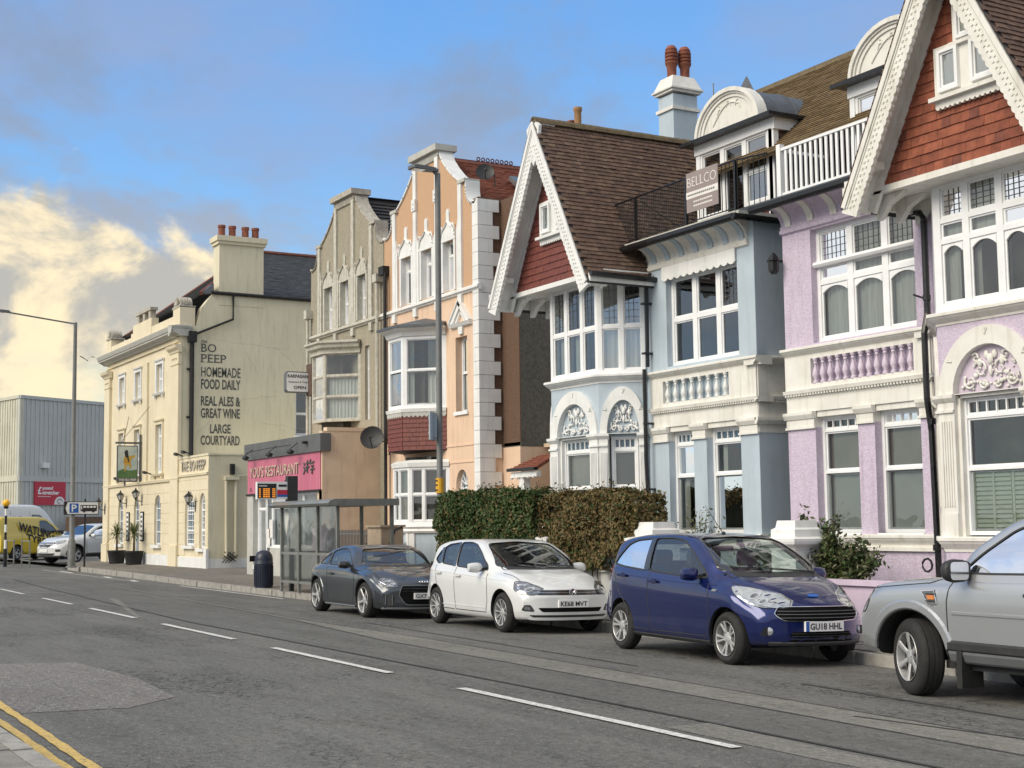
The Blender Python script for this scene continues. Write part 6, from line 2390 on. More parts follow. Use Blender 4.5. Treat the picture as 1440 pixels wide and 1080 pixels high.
# lettered extension of the pub with arched openings
b = MB()
EX0, EX1 = -57.66, -53.75
ah = archhole(-56.75, -55.55, 0.95, 2.40, 3.10)
ah2 = archhole(-54.85, -54.15, 0.85, 2.55, 3.02)
FE = front(17.08)
b.prism(FE, rect(EX0, EX1, 0, 4.50), -0.3, 0, holes=[ah, ah2])
part('extension_wall', b, 'pub_front', PUB)
b = MB()
b.box(side(EX1), 17.084, 26, 0, 4.46, -0.3, 0.004)
b.box(WF, EX0, EX1-0.3, 4.1, 4.3, 17.4, 26)
b.box(FE, EX0-0.02, EX1+0.04, 4.46, 4.54, -0.32, 0.03)
b.box(side(EX1), 17.1, 26, 4.46, 4.52, -0.3, 0.03)
part('extension_side', b, 'pub_cream', PUB)
b = MB()
b.box(FE, EX0, EX1+0.03, 0, 0.50, 0, 0.045)
b.box(FE, -54.05, EX1+0.06, 0, 0.85, 0, 0.10)
b.box(side(EX1), 17.0, 26, 0.0, 0.45, 0, 0.02)
part('extension_plinth', b, 'white_trim', PUB)
b = MB()
b.sweep(FE, [(0, 3.70), (0.07, 3.72), (0.09, 3.80), (0, 3.82)], EX0, EX1)
z = 0.55
while z < 3.6:
 for a0, a1 in ([(EX0, -56.75), (-55.55, -54.85), (-54.15, EX1)] if z < 2.7 else [(EX0, EX1)] if z > 3.05 else [(EX0, -56.6), (-55.7, -54.8), (-54.2, EX1)]):
  b.box(FE, a0+0.01, a1-0.01, z+0.01, z+0.41, 0, 0.014)
 z += 0.43
part('extension_moulding', b, 'pub_front', PUB)
text(PUB, "THE BO PEEP", FE, EX0+0.35, EX1-0.35, 3.92, 4.34, 0.03, 'pub_stone', bold=0.0, ext=0.02)
for (a0, a1, z0, zs, zt) in ((-56.75, -55.55, 0.95, 2.40, 3.10), (-54.85, -54.15, 0.85, 2.55, 3.02)):
 b = MB()
 b.prism(FE, archhole(a0, a1, z0, zs, zt), -0.16, -0.09, holes=[archhole(a0+0.09, a1-0.09, z0+0.09, zs, zt-0.09)])
 for z in [z0+0.25*k for k in range(1, 8)]:
  if z < zt-0.2: b.box(FE, a0+0.08, a1-0.08, z-0.015, z+0.015, -0.14, -0.09)
 for k in (1, 2, 3):
  x = a0+(a1-a0)*k/4
  b.box(FE, x-0.013, x+0.013, z0, zt-0.15, -0.14, -0.10)
 for z in (1.55, 2.35):
  b.box(FE, a0+0.08, a1-0.08, z-0.035, z+0.035, -0.15, -0.08)
 w = part('arched_window', b, 'frame_white', PUB)
 b = MB(); b.prism(FE, archhole(a0+0.05, a1-0.05, z0+0.05, zs, zt-0.05), -0.13, -0.125); part('pane', b, 'blue_pane', w)
 b = MB(); b.box(FE, a0-0.12, a1+0.12, z0-0.12, z0, -0.2, 0.13); part('sill', b, 'white_trim', w)
b = MB()
SX2 = side(EX1)
b.tube([(EX1+0.09, 17.75, 3.55), (EX1+0.09, 17.78, 0.5)], 0.06, 8)
b.tube([(EX1+0.09, 18.15, 3.62), (EX1+0.09, 18.15, 0.4)], 0.06, 8)
b.tube([(EX1+0.1, 17.6, 3.62), (EX1+0.1, 18.9, 3.70)], 0.02, 5)
b.box(WF, EX1, EX1+0.22, 3.5, 3.62, 17.68, 18.25)
part('soil_pipe', b, 'pub_cream', PUB)
b = MB()
b.box(WF, EX1, EX1+0.18, 3.72, 4.12, 17.92, 18.08)
for k in range(9):
 b.tube([(EX1+0.12, 17.6+0.03*k, 0.3+0.14*(k % 4)), (EX1+0.16, 17.9+0.04*k, 0.35+0.12*((k+2) % 4))], 0.018, 4)
part('fixture', b, 'black_matt', PUB, kind='stuff')
# ------------------------------------------------------------------ garden walls and planting
def wallbox(name, x0, x1, y0, y1, z1, m, label, cop=None, copm=None):
 b = MB()
 b.box(WF, x0, x1, 0.0, z1-0.07, y0, y1)
 o = single(name, b, m, label, 'wall')
 b = MB()
 b.box(WF, x0, x1, z1-0.07, z1, y0-0.05, y1+0.05)
 part('coping', b, copm or m, o)
 return o


wallbox('garden_wall', -28.9, -21.0, 14.62, 14.85, 0.84, 'white_trim', 'white garden wall under the two clipped hedges')
wallbox('garden_wall', -20.25, -17.3, 14.62, 14.85, 0.84, 'white_trim', 'white garden wall between the two stone gate piers')
wallbox('garden_wall', -16.5, -4.0, 14.60, 14.85, 0.80, 'pink_wall', 'low pink garden wall in front of the lilac house')
b = MB()
b.box(WF, -19, -4, 0.0, 0.45, 15.4, 16.35)
struct('front_garden', b, 'stucco_grey')


def pier(x, y, w, label):
 b = MB()
 b.box(WF, x-w, x+w, 0.0, 1.22, y-w, y+w)
 o = single('gate_pier', b, 'white_trim', label, 'pier')
 b = MB()

 def ring(z, e): return [(x-w-e, y-w-e, z), (x+w+e, y-w-e, z), (x+w+e, y+w+e, z), (x-w-e, y+w+e, z)]
 lv = [(1.22, 0.0), (1.27, 0.03), (1.32, 0.11), (1.36, 0.12), (1.40, 0.12), (1.43, 0.0), (1.54, 0.0), (1.57, -0.05), (1.68, -0.07)]
 rr = [ring(*l) for l in lv]
 for p, q in zip(rr, rr[1:]):
  for k in range(4):
   b.face([p[k], p[(k+1) % 4], q[(k+1) % 4], q[k]])
 b.face(rr[-1])
 part('pier_cap', b, 'white_trim', o)
 return o


pier(-20.72, 14.72, 0.29, 'white stone pier with stepped cap at the end of the brown hedge')
pier(-17.0, 14.72, 0.28, 'white stone pier with stepped cap beside the leafy shrub')
pier(-24.45, 14.85, 0.30, 'white pier half buried between the green and the brown hedge')

PEW = pier  # low walls in front of the peach house
b = MB()
b.box(WF, -35.95, -35.05, 0.0, 1.62, 15.9, 16.55)
o = single('tan_pillar', b, 'wood_grey', 'broad tan rendered pillar left of the blue plinth, behind the grey coupe', 'pillar')
b = MB(); b.box(WF, -36.0, -35.0, 1.62, 1.68, 15.85, 16.6); part('pillar_cap', b, 'wood_grey', o)
b = MB()
b.box(WF, -39.9, -35.95, 1.42, 1.46, 16.1, 16.14)
o = single('iron_railing', b, 'trim_grey', 'thin grey iron railing before the beige side wall of the restaurant', 'railing')
rb_ = MB(); rb_.box(WF, -0.011, 0.011, 0.1, 1.55, -0.011, 0.011)
rbm = mesh_of(rb_, 'rail_bar', ['trim_grey'])
x = -39.8
while x < -36.0:
 inst('rail_bar', rbm, o, Matrix.Translation((x, 16.12, 0)))
 x += 0.105
x = -34.95
b = MB(); b.tube([(-34.98, 16.1, 1.1), (-34.6, 16.1, 1.55), (-34.2, 16.1, 1.62)], 0.03, 6); b.tube([(-34.95, 16.1, 1.2), (-34.95, 16.1, 0.1)], 0.02, 5)
single('handrail', b, 'black_matt', 'short black handrail rising right of the tan pillar', 'handrail')
b = MB()
b.box(WF, -40.0, -39.3, 0, 1.62, 15.9, 16.4)
single('low_pillar', b, 'pink_wall', 'low pinkish pillar at the left end of the iron railing', 'pillar')
for i, (x0, x1) in enumerate(((-38.3, -37.5), (-37.3, -36.5))):
 bb_ = MB()
 bb_.box(WF, x0, x1, 0.1, 1.05, 16.5, 17.2)
 bb_.face([(x0-0.03, 16.42, 1.08), (x1+0.03, 16.42, 1.08), (x1+0.03, 17.25, 1.22), (x0-0.03, 17.25, 1.22)])
 bb_.box(WF, x0-0.02, x1+0.02, 1.05, 1.10, 16.45, 17.25)
 single('wheelie_bin', bb_, 'black_matt', ('left', 'right')[i]+' of the two black refuse bins behind the iron railing', 'bin')


def leaf_mass(name, parent, n, sampler, size, mats, seed, aspect=1.8):
 """many small folded leaves scattered by sampler(rng) -> (pos, outward, weight)"""
 rg = np.random.default_rng(seed)
 V = np.zeros((n*4, 3)); Fi = np.zeros((n*2, 3), dtype=int); mi = np.zeros(n*2, dtype=int)
 for i in range(n):
  p, nrm = sampler(rg)
  d = rg.normal(size=3); d /= np.linalg.norm(d)
  nn = nrm*0.9 + rg.normal(size=3)*0.7
  nn /= np.linalg.norm(nn)
  t = np.cross(nn, d); t /= (np.linalg.norm(t)+1e-9)
  bt = np.cross(nn, t)
  s = size*rg.uniform(0.6, 1.35)
  V[i*4] = p - t*s*aspect/2
  V[i*4+1] = p + bt*s/2 + nn*s*0.15
  V[i*4+2] = p + t*s*aspect/2
  V[i*4+3] = p - bt*s/2 + nn*s*0.15
  Fi[i*2] = (i*4, i*4+1, i*4+2); Fi[i*2+1] = (i*4, i*4+2, i*4+3)
  k = int(rg.random() * len(mats)) if len(mats) > 1 else 0
  mi[i*2] = mi[i*2+1] = k
 me = bpy.data.meshes.new(name)
 org = np.array(ORG[parent.name])
 me.from_pydata((V-org).tolist(), [], Fi.tolist())
 for m in mats: me.materials.append(MATS[m])
 me.polygons.foreach_set('material_index', mi)
 me.update()
 o = bpy.data.objects.new(name, me)
 COL.objects.link(o)
 o.parent = parent
 ORG[o.name] = ORG[parent.name]
 o['kind'] = 'stuff'
 return o


from mathutils import noise as mnoise


def hedge(name, label, x0, x1, y0, y1, z0, z1, n, mats, seed, size, gaps=0.0, slope=0.0, endthin=0.0):
 root = thing(name, label, 'hedge', ((x0+x1)/2, (y0+y1)/2, 0.05))

 def bulge(x, y, z):
  return 0.22*mnoise.noise(Vector((x*1.1, y*1.1, z*1.3+seed))) + 0.06*mnoise.noise(Vector((x*3.5, y*3.5, z*3.5+seed)))

 def top(x):
  return z1 + slope*(x-x0)/(x1-x0) + 0.12*mnoise.noise(Vector((x*1.7, seed, 0))) + 0.08*mnoise.noise(Vector((x*5, seed, 3)))

 def samp(rg):
  while True:
   f = rg.random()
   x = rg.uniform(x0, x1)
   zt = top(x)
   dep = abs(rg.normal())*0.10
   if f < 0.60:       # street face
    z = rg.uniform(z0, zt); p = np.array([x, y0+dep, z]); nn = np.array([0, -1.0, 0.2])
   elif f < 0.82:     # top
    y = rg.uniform(y0, y1); p = np.array([x, y, zt-dep + (rg.random() < 0.05)*rg.uniform(0, 0.18)]); nn = np.array([0, -0.2, 1.0])
   elif f < 0.93:
    z = rg.uniform(z0, top(x1)); p = np.array([x1-dep, rg.uniform(y0, y1), z]); nn = np.array([1.0, -0.3, 0.2])
   else:
    z = rg.uniform(z0, top(x0)); p = np.array([x0+dep, rg.uniform(y0, y1), z]); nn = np.array([-1.0, -0.3, 0.2])
   bb = bulge(*p)
   p = p + nn*bb
   # rounded corners
   ex = min(p[0]-x0, x1-p[0])
   if p[2] > zt-0.22 and ex < 0.22 and (0.22-ex)**2+(p[2]-zt+0.22)**2 > 0.05: continue
   if gaps and p[2] < z0+0.55 and mnoise.noise(Vector((p[0]*2.6, p[2]*2.0, seed*3))) > 0.35-gaps*(1-(p[2]-z0)/0.55): continue
   # open hollows in the foliage
   if mnoise.noise(Vector((p[0]*7, p[1]*7, p[2]*7+seed))) > 0.42: continue
   return p, nn
 leaf_mass('foliage', root, n, samp, size, mats, seed)
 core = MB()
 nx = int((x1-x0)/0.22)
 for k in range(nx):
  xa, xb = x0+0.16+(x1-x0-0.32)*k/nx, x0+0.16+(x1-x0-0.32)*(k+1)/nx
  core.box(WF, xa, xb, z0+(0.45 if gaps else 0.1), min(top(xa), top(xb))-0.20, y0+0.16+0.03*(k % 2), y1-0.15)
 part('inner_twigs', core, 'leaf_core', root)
 st = MB()
 rg = random.Random(seed)
 for k in range(int((x1-x0)*(9 if gaps else 4))):
  x = rg.uniform(x0+0.1, x1-0.1); y = rg.uniform(y0+0.1, y1-0.1)
  pts = [(x, y, 0.0)]
  for j in range(4):
   x += rg.uniform(-.12, .12); y += rg.uniform(-.08, .05)
   pts.append((x, y, (z0 if z0 > .3 else .3)*0.5+0.28*(j+1)))
  st.tube(pts, 0.018, 4, r2=0.006)
 # stray shoots above the top
 for k in range(int((x1-x0)*10)):
  x = rg.uniform(x0, x1); z = top(x)
  st.tube([(x, (y0+y1)/2, z-0.1), (x+rg.uniform(-.05, .05), (y0+y1)/2-0.1, z+rg.uniform(0.03, 0.2))], 0.004, 3)
 part('stem', st, 'bark', root)
 return root


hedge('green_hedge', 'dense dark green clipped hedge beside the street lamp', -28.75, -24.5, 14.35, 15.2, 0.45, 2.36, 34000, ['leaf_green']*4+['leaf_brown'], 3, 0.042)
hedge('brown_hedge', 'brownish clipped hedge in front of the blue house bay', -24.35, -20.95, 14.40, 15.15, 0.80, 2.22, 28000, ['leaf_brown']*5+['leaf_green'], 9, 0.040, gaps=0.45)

# leathery shrub
BUSH = thing('shrub', 'loose leafy olive shrub beside the second stone pier', 'shrub', (-16.6, 15.1, 0.3))
rgb = random.Random(8)
br = MB()
tips = []
for k in range(90):
 a = rgb.uniform(0, 2*math.pi); sp = rgb.uniform(0.1, 0.95)
 tx, ty, tz = -16.75+sp*math.cos(a)*0.95, 15.15+sp*math.sin(a)*0.5, 0.65+(1.15-0.55*sp)*rgb.uniform(0.25, 1.0)
 if k == 0: tx, ty, tz = -17.25, 15.1, 1.78
 if k == 1: tx, ty, tz = -15.55, 15.0, 1.15
 p0 = Vector((-16.75+rgb.uniform(-.15, .15), 15.15, 0.3)); p1 = Vector((tx, ty, tz))
 mid = p0.lerp(p1, 0.5)+Vector((0, 0, 0.1))
 br.tube([p0, mid, p1], 0.012, 4, r2=0.004)
 tips.append((mid, p1))
part('branches', br, 'bark', BUSH)


def bsamp(rg):
 m, t = tips[int(rg.integers(len(tips)))]
 f = rg.uniform(0.15, 1.05)
 p = np.array(m.lerp(t, f)) + rg.normal(size=3)*0.055
 return p, np.array([0, -0.4, 0.8])


leaf_mass('foliage', BUSH, 9500, bsamp, 0.044, ['leaf_bush', 'leaf_bush', 'leaf_green'], 5, aspect=2.1)
B2 = thing('shrub', 'small shrub peeping left of the second stone pier', 'shrub', (-18.4, 15.2, 0.3))
leaf_mass('foliage', B2, 900, lambda rg: (np.array([-18.15, 15.2, 1.08])+rg.normal(size=3)*np.array([0.27, 0.2, 0.14]), np.array([0, -0.4, 0.8])), 0.045, ['leaf_bush', 'leaf_green'], 6, aspect=2.0)
b = MB(); b.tube([(-18.15, 15.2, 0.3), (-18.15, 15.2, 1.1)], 0.015, 5); part('stem', b, 'bark', B2)
B3 = thing('shrub', 'bare twiggy shrub right of the first stone pier', 'shrub', (-20.0, 15.1, 0.3))
b = MB()
rg = random.Random(5)
for k in range(40):
 p = Vector((-19.95, 15.1, 0.9)); q = p+Vector((rg.uniform(-.4, .35), rg.uniform(-.2, .2), rg.uniform(0.1, 1.0)))
 b.tube([p, p.lerp(q, .5)+Vector((0, 0, .08)), q], 0.006, 3, r2=0.003)
b.tube([(-19.95, 15.1, 0.0), (-19.95, 15.1, 0.9)], 0.015, 5)
part('twigs', b, 'bark', B3)
leaf_mass('foliage', B3, 260, lambda rg: (np.array([-19.95, 15.1, 1.45])+rg.normal(size=3)*np.array([0.22, 0.15, 0.2]), np.array([0, -0.4, 0.8])), 0.035, ['leaf_bush'], 16, aspect=2.0)

# porch of the blue house glimpsed beyond its bay
PO = thing('porch', 'little tiled porch roof on white posts left of the blue bay', 'porch', (-31.7, 18.6, 0.1))
frp = slope_frame((-32.35, 18.35, 3.08), (-31.0, 18.35, 3.08), (0, 1, 0), 0.55, 1.1)
course_roof(PO, frp, [(0, 0), (1.35, 0), (1.2, 0.8), (0.35, 0.8)], 0, 0.12, 'orange_roof')
b = MB()
b.box(WF, -32.4, -31.0, 3.02, 3.10, 18.28, 18.40)
part('gutter', b, 'black_gloss', PO)
b = MB()
b.box(WF, -31.95, -31.70, 0.1, 3.0, 18.4, 18.6)
b.box(WF, -32.05, -31.60, 2.35, 2.50, 18.33, 18.67)
b.box(WF, -32.3, -31.0, 2.86, 3.0, 18.36, 18.5)
for k in range(5): b.ball((-32.25+0.28*k, 18.36, 2.86), 0.05, 4)
part('post', b, 'white_trim', PO)
b = MB(); b.box(WF, -33.6, -26.6, 3.7, 3.78, 24, 24.2); b.box(WF, -33.0, -26.6, 0, 3.7, 21.4, 21.6)
b.box(WF, -33.0, -26.6, 3.7, 3.8, 19.6, 21.6)
part('rear_wall', b, 'beige_render', PEACH)

# ------------------------------------------------------------------ street furniture
def lamp(name, label, x, y, z0, top, r0, r1, arm, head_len, yellow=False):
 root = thing(name, label, 'street lamp', (x, y, z0))
 b = MB()
 b.lathe((x, y, z0), [(r0*1.5, 0), (r0*1.5, 0.05), (r0*1.02, 0.08), (r0, 1.1), (r0*0.72, 1.2), (r1, top-z0), (0.01, top-z0+0.02)], 14)
 part('column', b, 'lamp_grey', root, smooth=40)
 b = MB(); b.box(WF, x-r0*0.35, x+r0*0.35, z0+0.45, z0+0.95, y-r0*1.02, y-r0*0.9); part('access_door', b, 'lamp_grey', root)
 end = Vector((x, y-arm[0], top+arm[1]))
 b = MB(); b.tube([(x, y, top-0.06), (x, y-arm[0]*0.3, top-0.06+arm[1]*0.35), end], 0.035, 8); part('arm', b, 'lamp_grey', root)
 b = MB()
 f = Fr(end, (0, -1, 0.02), (0, 0, 1), (1, 0, 0))
 pts = [(-0.12, -0.06), (0.0, -0.10), (0.22, -0.15), (head_len-0.05, -0.17), (head_len, -0.12), (head_len, 0.12), (head_len-0.05, 0.17), (0.22, 0.15), (0.0, 0.10), (-0.12, 0.06)]
 b.prism(f, pts, -0.02, 0.05)
 b.prism(f, [(p[0]*0.8+0.02, p[1]*0.6) for p in pts], 0.05, 0.085)
 h = part('lantern', b, 'trim_grey', root)
 b = MB(); b.box(f, 0.25, head_len-0.06, -0.12, 0.12, -0.03, -0.02); part('lens', b, 'trim_gloss', h)
 if yellow:
  b = MB(); b.lathe((x, y, 2.42), [(r0*0.98, 0), (r0*0.98, 0.36)], 14); part('yellow_band', b, 'yellow_band', root)
  b = MB()
  for z in (2.48, 2.6, 2.7):
   b.box(WF, x-0.06, x+0.05, z, z+0.03, y-r0-0.006, y-r0+0.03)
  part('band_marking', b, 'trim_black', root)
 return root


lamp('street_lamp', 'tall grey street lamp with a long bracket arm beside the parking sign', -62.6, 13.9, 0.03, 10.60, 0.16, 0.075, (2.85, 0.28), 0.75)
LP = lamp('street_lamp', 'tall grey street lamp with a short flat lantern rising behind the green hedge', -30.35, 15.3, 0.06, 10.18, 0.10, 0.07, (0.12, 0.05), 0.62, yellow=True)
b = MB()
b.box(Fr((-30.35, 15.3, 0), (0.75, -0.66, 0), (0.66, 0.75, 0)), -0.42, 0.42, 3.68, 4.35, -0.15, -0.12)
b.box(Fr((-30.35, 15.3, 0), (0.75, -0.66, 0), (0.66, 0.75, 0)), -0.05, 0.05, 3.75, 4.25, -0.12, -0.05)
sb_ = single('road_sign', b, 'blue_paint', 'blue grey back of a road sign strapped to the lamp by the hedge', 'sign')
b = MB()
for z in (3.82, 4.18): b.box(Fr((-30.35, 15.3, 0), (0.75, -0.66, 0), (0.66, 0.75, 0)), -0.40, 0.40, z, z+0.05, -0.165, -0.15)
part('stiffener', b, 'blue_paint', sb_)

# parking sign facing up the street
PS = thing('parking_sign', 'white parking sign with blue P and bus symbol beside the far street lamp', 'road sign', (-62.5, 14.42, 0.04))
b = MB(); b.tube([(-62.5, 14.42, 0.04), (-62.5, 14.42, 2.95)], 0.04, 8); part('post', b, 'black_matt', PS)
S6 = Fr((-62.42, 0, 0), (0, 1, 0), (1, 0, 0))
b = MB(); b.box(S6, 13.50, 14.98, 2.28, 2.84, -0.02, 0.0)
PL = part('plate', b, 'black_matt', PS)
b = MB(); b.box(S6, 13.53, 14.95, 2.31, 2.81, 0.0, 0.004); part('plate_face', b, 'white_sign', PS)
b = MB(); b.prism(S6, [(13.53, 2.31), (13.66, 2.31), (13.57, 2.56), (13.66, 2.81), (13.53, 2.81)], 0.004, 0.008); part('arrow_edge', b, 'print_black', PS)
b = MB(); b.box(S6, 13.74, 14.12, 2.36, 2.76, 0.004, 0.008); part('parking_panel', b, 'sign_blue', PS)
text(PS, 'P', S6, 13.83, 14.04, 2.41, 2.71, 0.012, 'white_sign', bold=0.02, ext=0.002)
b = MB()
b.prism(S6, [(14.24, 2.42), (14.88, 2.42), (14.90, 2.50), (14.90, 2.66), (14.87, 2.69), (14.20, 2.69), (14.20, 2.47)], 0.004, 0.010)
for x in (14.36, 14.74): b.prism(S6, arc(x, 2.42, 0.055, 0.055, 0, 359, 12), 0.004, 0.012)
part('bus_symbol', b, 'print_black', PS)
b = MB()
for k in range(4): b.box(S6, 14.32+0.14*k, 14.43+0.14*k, 2.57, 2.65, 0.010, 0.013)
b.box(S6, 14.225, 14.27, 2.50, 2.65, 0.010, 0.013)
part('bus_window', b, 'white_sign', PS)

# belisha beacon and pedestrian rails
BE = thing('belisha_beacon', 'black and white banded pole with an amber globe', 'beacon', (-72.8, 13.0, -0.12))
for k, (z0, z1) in enumerate(((-0.12, 0.75), (0.75, 1.18), (1.18, 1.55), (1.55, 1.92), (1.92, 2.36), (2.36, 2.72))):
 b = MB(); b.lathe((-72.8, 13.0, z0), [(0.085 if k == 0 else 0.06, 0), (0.085 if k == 0 else 0.06, z1-z0)], 12)
 part('pole_band', b, 'black_gloss' if k % 2 == 0 and k < 5 else ('white_sign'), BE)
b = MB(); b.lathe((-72.8, 13.0, 2.68), [(0.05, 0), (0.10, 0.05), (0.14, 0.12)], 12); part('globe_collar', b, 'black_matt', BE)
b = MB(); b.ball((-72.8, 13.0, 2.97), 0.18, 10); part('globe', b, 'amber_globe', BE, smooth=60)
for i, (xx, lab) in enumerate(((-71.0, 'galvanised guard rail panel to the right of the amber beacon'), (-74.9, 'galvanised guard rail panel behind the amber beacon'))):
 b = MB()
 ya = 13.6
 L2 = 1.9
 b.box(WF, xx-L2/2, xx+L2/2, 1.10, 1.15, ya, ya+0.04)
 b.box(WF, xx-L2/2, xx+L2/2, 0.18, 0.22, ya, ya+0.04)
 o = single('guard_rail', b, 'grey_steel', lab, 'railing', group=None)
 for s in (-1, 1):
  b = MB(); b.box(WF, xx+s*L2/2-0.035, xx+s*L2/2+0.035, -0.15, 1.16, ya-0.01, ya+0.05); part('rail_post', b, 'grey_steel', o)

# litter bin
BI = thing('litter_bin', 'dark navy domed litter bin by the bus shelter', 'litter bin', (-37.4, 13.45, 0.03))
b = MB()
b.lathe((-37.4, 13.45, 0.03), [(0.24, 0), (0.25, 0.03), (0.25, 0.62), (0.262, 0.63), (0.262, 0.66), (0.25, 0.68), (0.25, 0.76), (0.235, 0.86), (0.18, 0.95), (0.09, 1.0), (0.01, 1.01)], 24)
part('bin_body', b, 'navy_bin', BI, smooth=40)
b = MB()
for k in range(24):
 a = 2*math.pi*k/24
 b.box(Fr((-37.4, 13.45, 0.03), (-math.sin(a), math.cos(a), 0), (math.cos(a), math.sin(a), 0)), -0.012, 0.012, 0.06, 0.60, 0.25, 0.262)
part('bin_rib', b, 'navy_bin', BI, kind='stuff')
b = MB()
b.box(Fr((-37.4, 13.45, 0.03), (0.6, 0.8, 0), (-0.45, -0.9, 0)), -0.14, 0.14, 0.70, 0.86, 0.20, 0.252)
part('bin_mouth', b, 'void', BI)
b = MB(); b.box(Fr((-37.4, 13.45, 0.03), (1, 0, 0), (0, -1, 0)), -0.22, -0.14, 0.50, 0.62, 0.20, 0.235); part('bin_label', b, 'white_sign', BI)

# bus shelter
SH = thing('bus_shelter', 'grey framed glass bus shelter with flat roof behind the grey coupe', 'bus shelter', (-33.1, 13.5, 0.02))
x0, x1, y0, y1 = -34.95, -31.25, 13.05, 14.45
b = MB()
b.prism(Fr((0, 0, 0), (0, 1, 0), (1, 0, 0)), [(y0-0.28, 2.16), (y0-0.32, 2.21), (y0-0.28, 2.27), (y0-0.15, 2.31), (y1+0.1, 2.31), (y1+0.1, 2.15), (y0-0.2, 2.15)], x0-0.18, x1+0.22)
part('roof', b, 'shelter_grey', SH)
b = MB()
for x in (x0, -33.72, -32.50, x1):
 b.box(WF, x-0.035, x+0.035, 0.02, 2.16, y0-0.03, y0+0.04)
for x in (x0, x1):
 b.box(WF, x-0.04, x+0.04, 0.02, 2.16, y1-0.03, y1+0.04)
b.box(WF, -33.1, -33.02, 0.02, 2.16, y1-0.03, y1+0.04)
part('post', b, 'shelter_grey', SH)
b = MB()
for z in (1.00, 0.28):
 b.box(WF, x0, x1, z-0.03, z+0.035, y0-0.02, y0+0.02)
 for x in (x0, x1):
  b.box(WF, x-0.02, x+0.02, z-0.03, z+0.035, y0, y1)
part('rail', b, 'shelter_grey', SH)
for xa, xb in ((x0, -33.72), (-33.72, -32.50), (-32.50, x1)):
 for za, zb in ((0.32, 0.97), (1.03, 2.15)):
  b = MB()
  b.box(WF, xa+0.035, xb-0.035, za, zb, y0, y0+0.008)
  part('pane', b, 'shelter_glass', SH)
for x in (x0,):
 for za, zb in ((0.32, 0.97), (1.03, 2.15)):
  b = MB(); b.box(WF, x, x+0.008, za, zb, y0+0.04, y1-0.03); part('pane', b, 'shelter_glass', SH)
b = MB(); b.box(WF, -34.45, -33.85, 1.12, 2.02, y0+0.03, y0+0.05); b.prism(Fr((0, y0+0.01, 0)), [(-34.75, 2.12), (-34.5, 2.12), (-34.45, 1.9), (-34.62, 1.45), (-34.74, 1.8)], 0, 0.01); part('notice', b, 'white_sign', SH)
b = MB(); b.box(WF, -34.2, -31.6, 0.58, 0.64, y1-0.35, y1-0.10); part('bench', b, 'shelter_grey', SH)
# departures display
DP = thing('departure_display', 'bus stop departures display with orange figures over the shelter end', 'display', (-35.35, 13.38, 0.02))
SD = Fr((-35.0, 0, 0), (0, 1, 0), (1, 0, 0))
b = MB(); b.box(SD, 13.22, 13.50, 2.30, 2.98, -0.14, 0.02); b.box(SD, 13.31, 13.42, 0.02, 2.35, -0.12, -0.02); part('post', b, 'trim_black', DP)
b = MB(); b.box(SD, 12.40, 13.24, 2.38, 2.83, -0.12, 0.0); part('case', b, 'white_sign', DP)
b = MB(); b.box(SD, 12.42, 12.92, 2.41, 2.78, 0.0, 0.006); part('screen', b, 'print_black', DP)
for k in range(5):
 z = 2.63-0.05*k
 b = MB()
 for a0, a1 in ((12.45, 12.495), (12.56, 12.62), (12.63, 12.68), (12.69, 12.74), (12.81, 12.845), (12.855, 12.89)):
  b.box(SD, a0, a1, z, z+0.028, 0.006, 0.009)
 part('led_row', b, 'led_orange', DP, kind='stuff')
b = MB()
for k in range(5): b.box(SD, 12.45+0.045*k, 12.485+0.045*k, 2.71, 2.735, 0.006, 0.008)
part('small_print', b, 'white_sign', DP, kind='stuff')
for z0, z1, m in ((2.50, 2.62, 'red_board'), (2.44, 2.50, 'sign_blue')):
 b = MB(); b.box(SD, 12.94, 13.22, z0, z1, 0.0, 0.005); part('poster_band', b, m, DP)
b = MB(); b.box(SD, 12.98, 13.20, 2.70, 2.76, 0.0, 0.004); part('logo_bar', b, 'print_black', DP)

# pub sign on its post
SG = thing('pub_sign', 'hanging pub sign with rider on golden horse', 'sign', (-63.6, 17.0, 5.3))
SQ = Fr((-63.6, 0, 0), (0, 1, 0), (1, 0, 0))
b = MB()
b.box(SQ, 15.95, 17.25, 5.42, 5.50, -0.05, 0.05)
b.box(SQ, 17.02, 17.10, 3.72, 5.85, -0.04, 0.04)
b.box(SQ, 16.35, 16.42, 3.55, 3.72, -0.03, 0.03)
part('bracket', b, 'shop_grey', SG)
b = MB()
b.tube([SQ.p(16.2, 5.5), (-62.1, 17.05, 7.0)], 0.012, 4)
b.tube([SQ.p(16.3, 5.5), (-65.6, 17.05, 6.8)], 0.012, 4)
part('stay', b, 'black_matt', SG)
b = MB(); b.box(SQ, 16.02, 16.95, 3.72, 5.34, -0.04, 0.04); part('board', b, 'shop_grey', SG)
mat('sign_sky', (0.34, 0.46, 0.48), (0.62, 0.64, 0.56), rough=0.5, scale=3.5)
mat('sign_green', (0.06, 0.16, 0.06), (0.12, 0.20, 0.07), rough=0.5, scale=5)
mat('sign_gold', (0.62, 0.38, 0.05), (0.42, 0.22, 0.03), rough=0.5, scale=9)
b = MB(); b.box(SQ, 16.06, 16.91, 4.20, 5.30, 0.04, 0.046); part('picture_sky', b, 'sign_sky', SG)
b = MB(); b.box(SQ, 16.06, 16.91, 3.90, 4.20, 0.04, 0.046); b.prism(SQ, [(16.06, 4.2), (16.3, 4.3), (16.6, 4.22), (16.91, 4.28), (16.91, 4.2)], 0.046, 0.05); part('picture_ground', b, 'sign_green', SG)
b = MB()
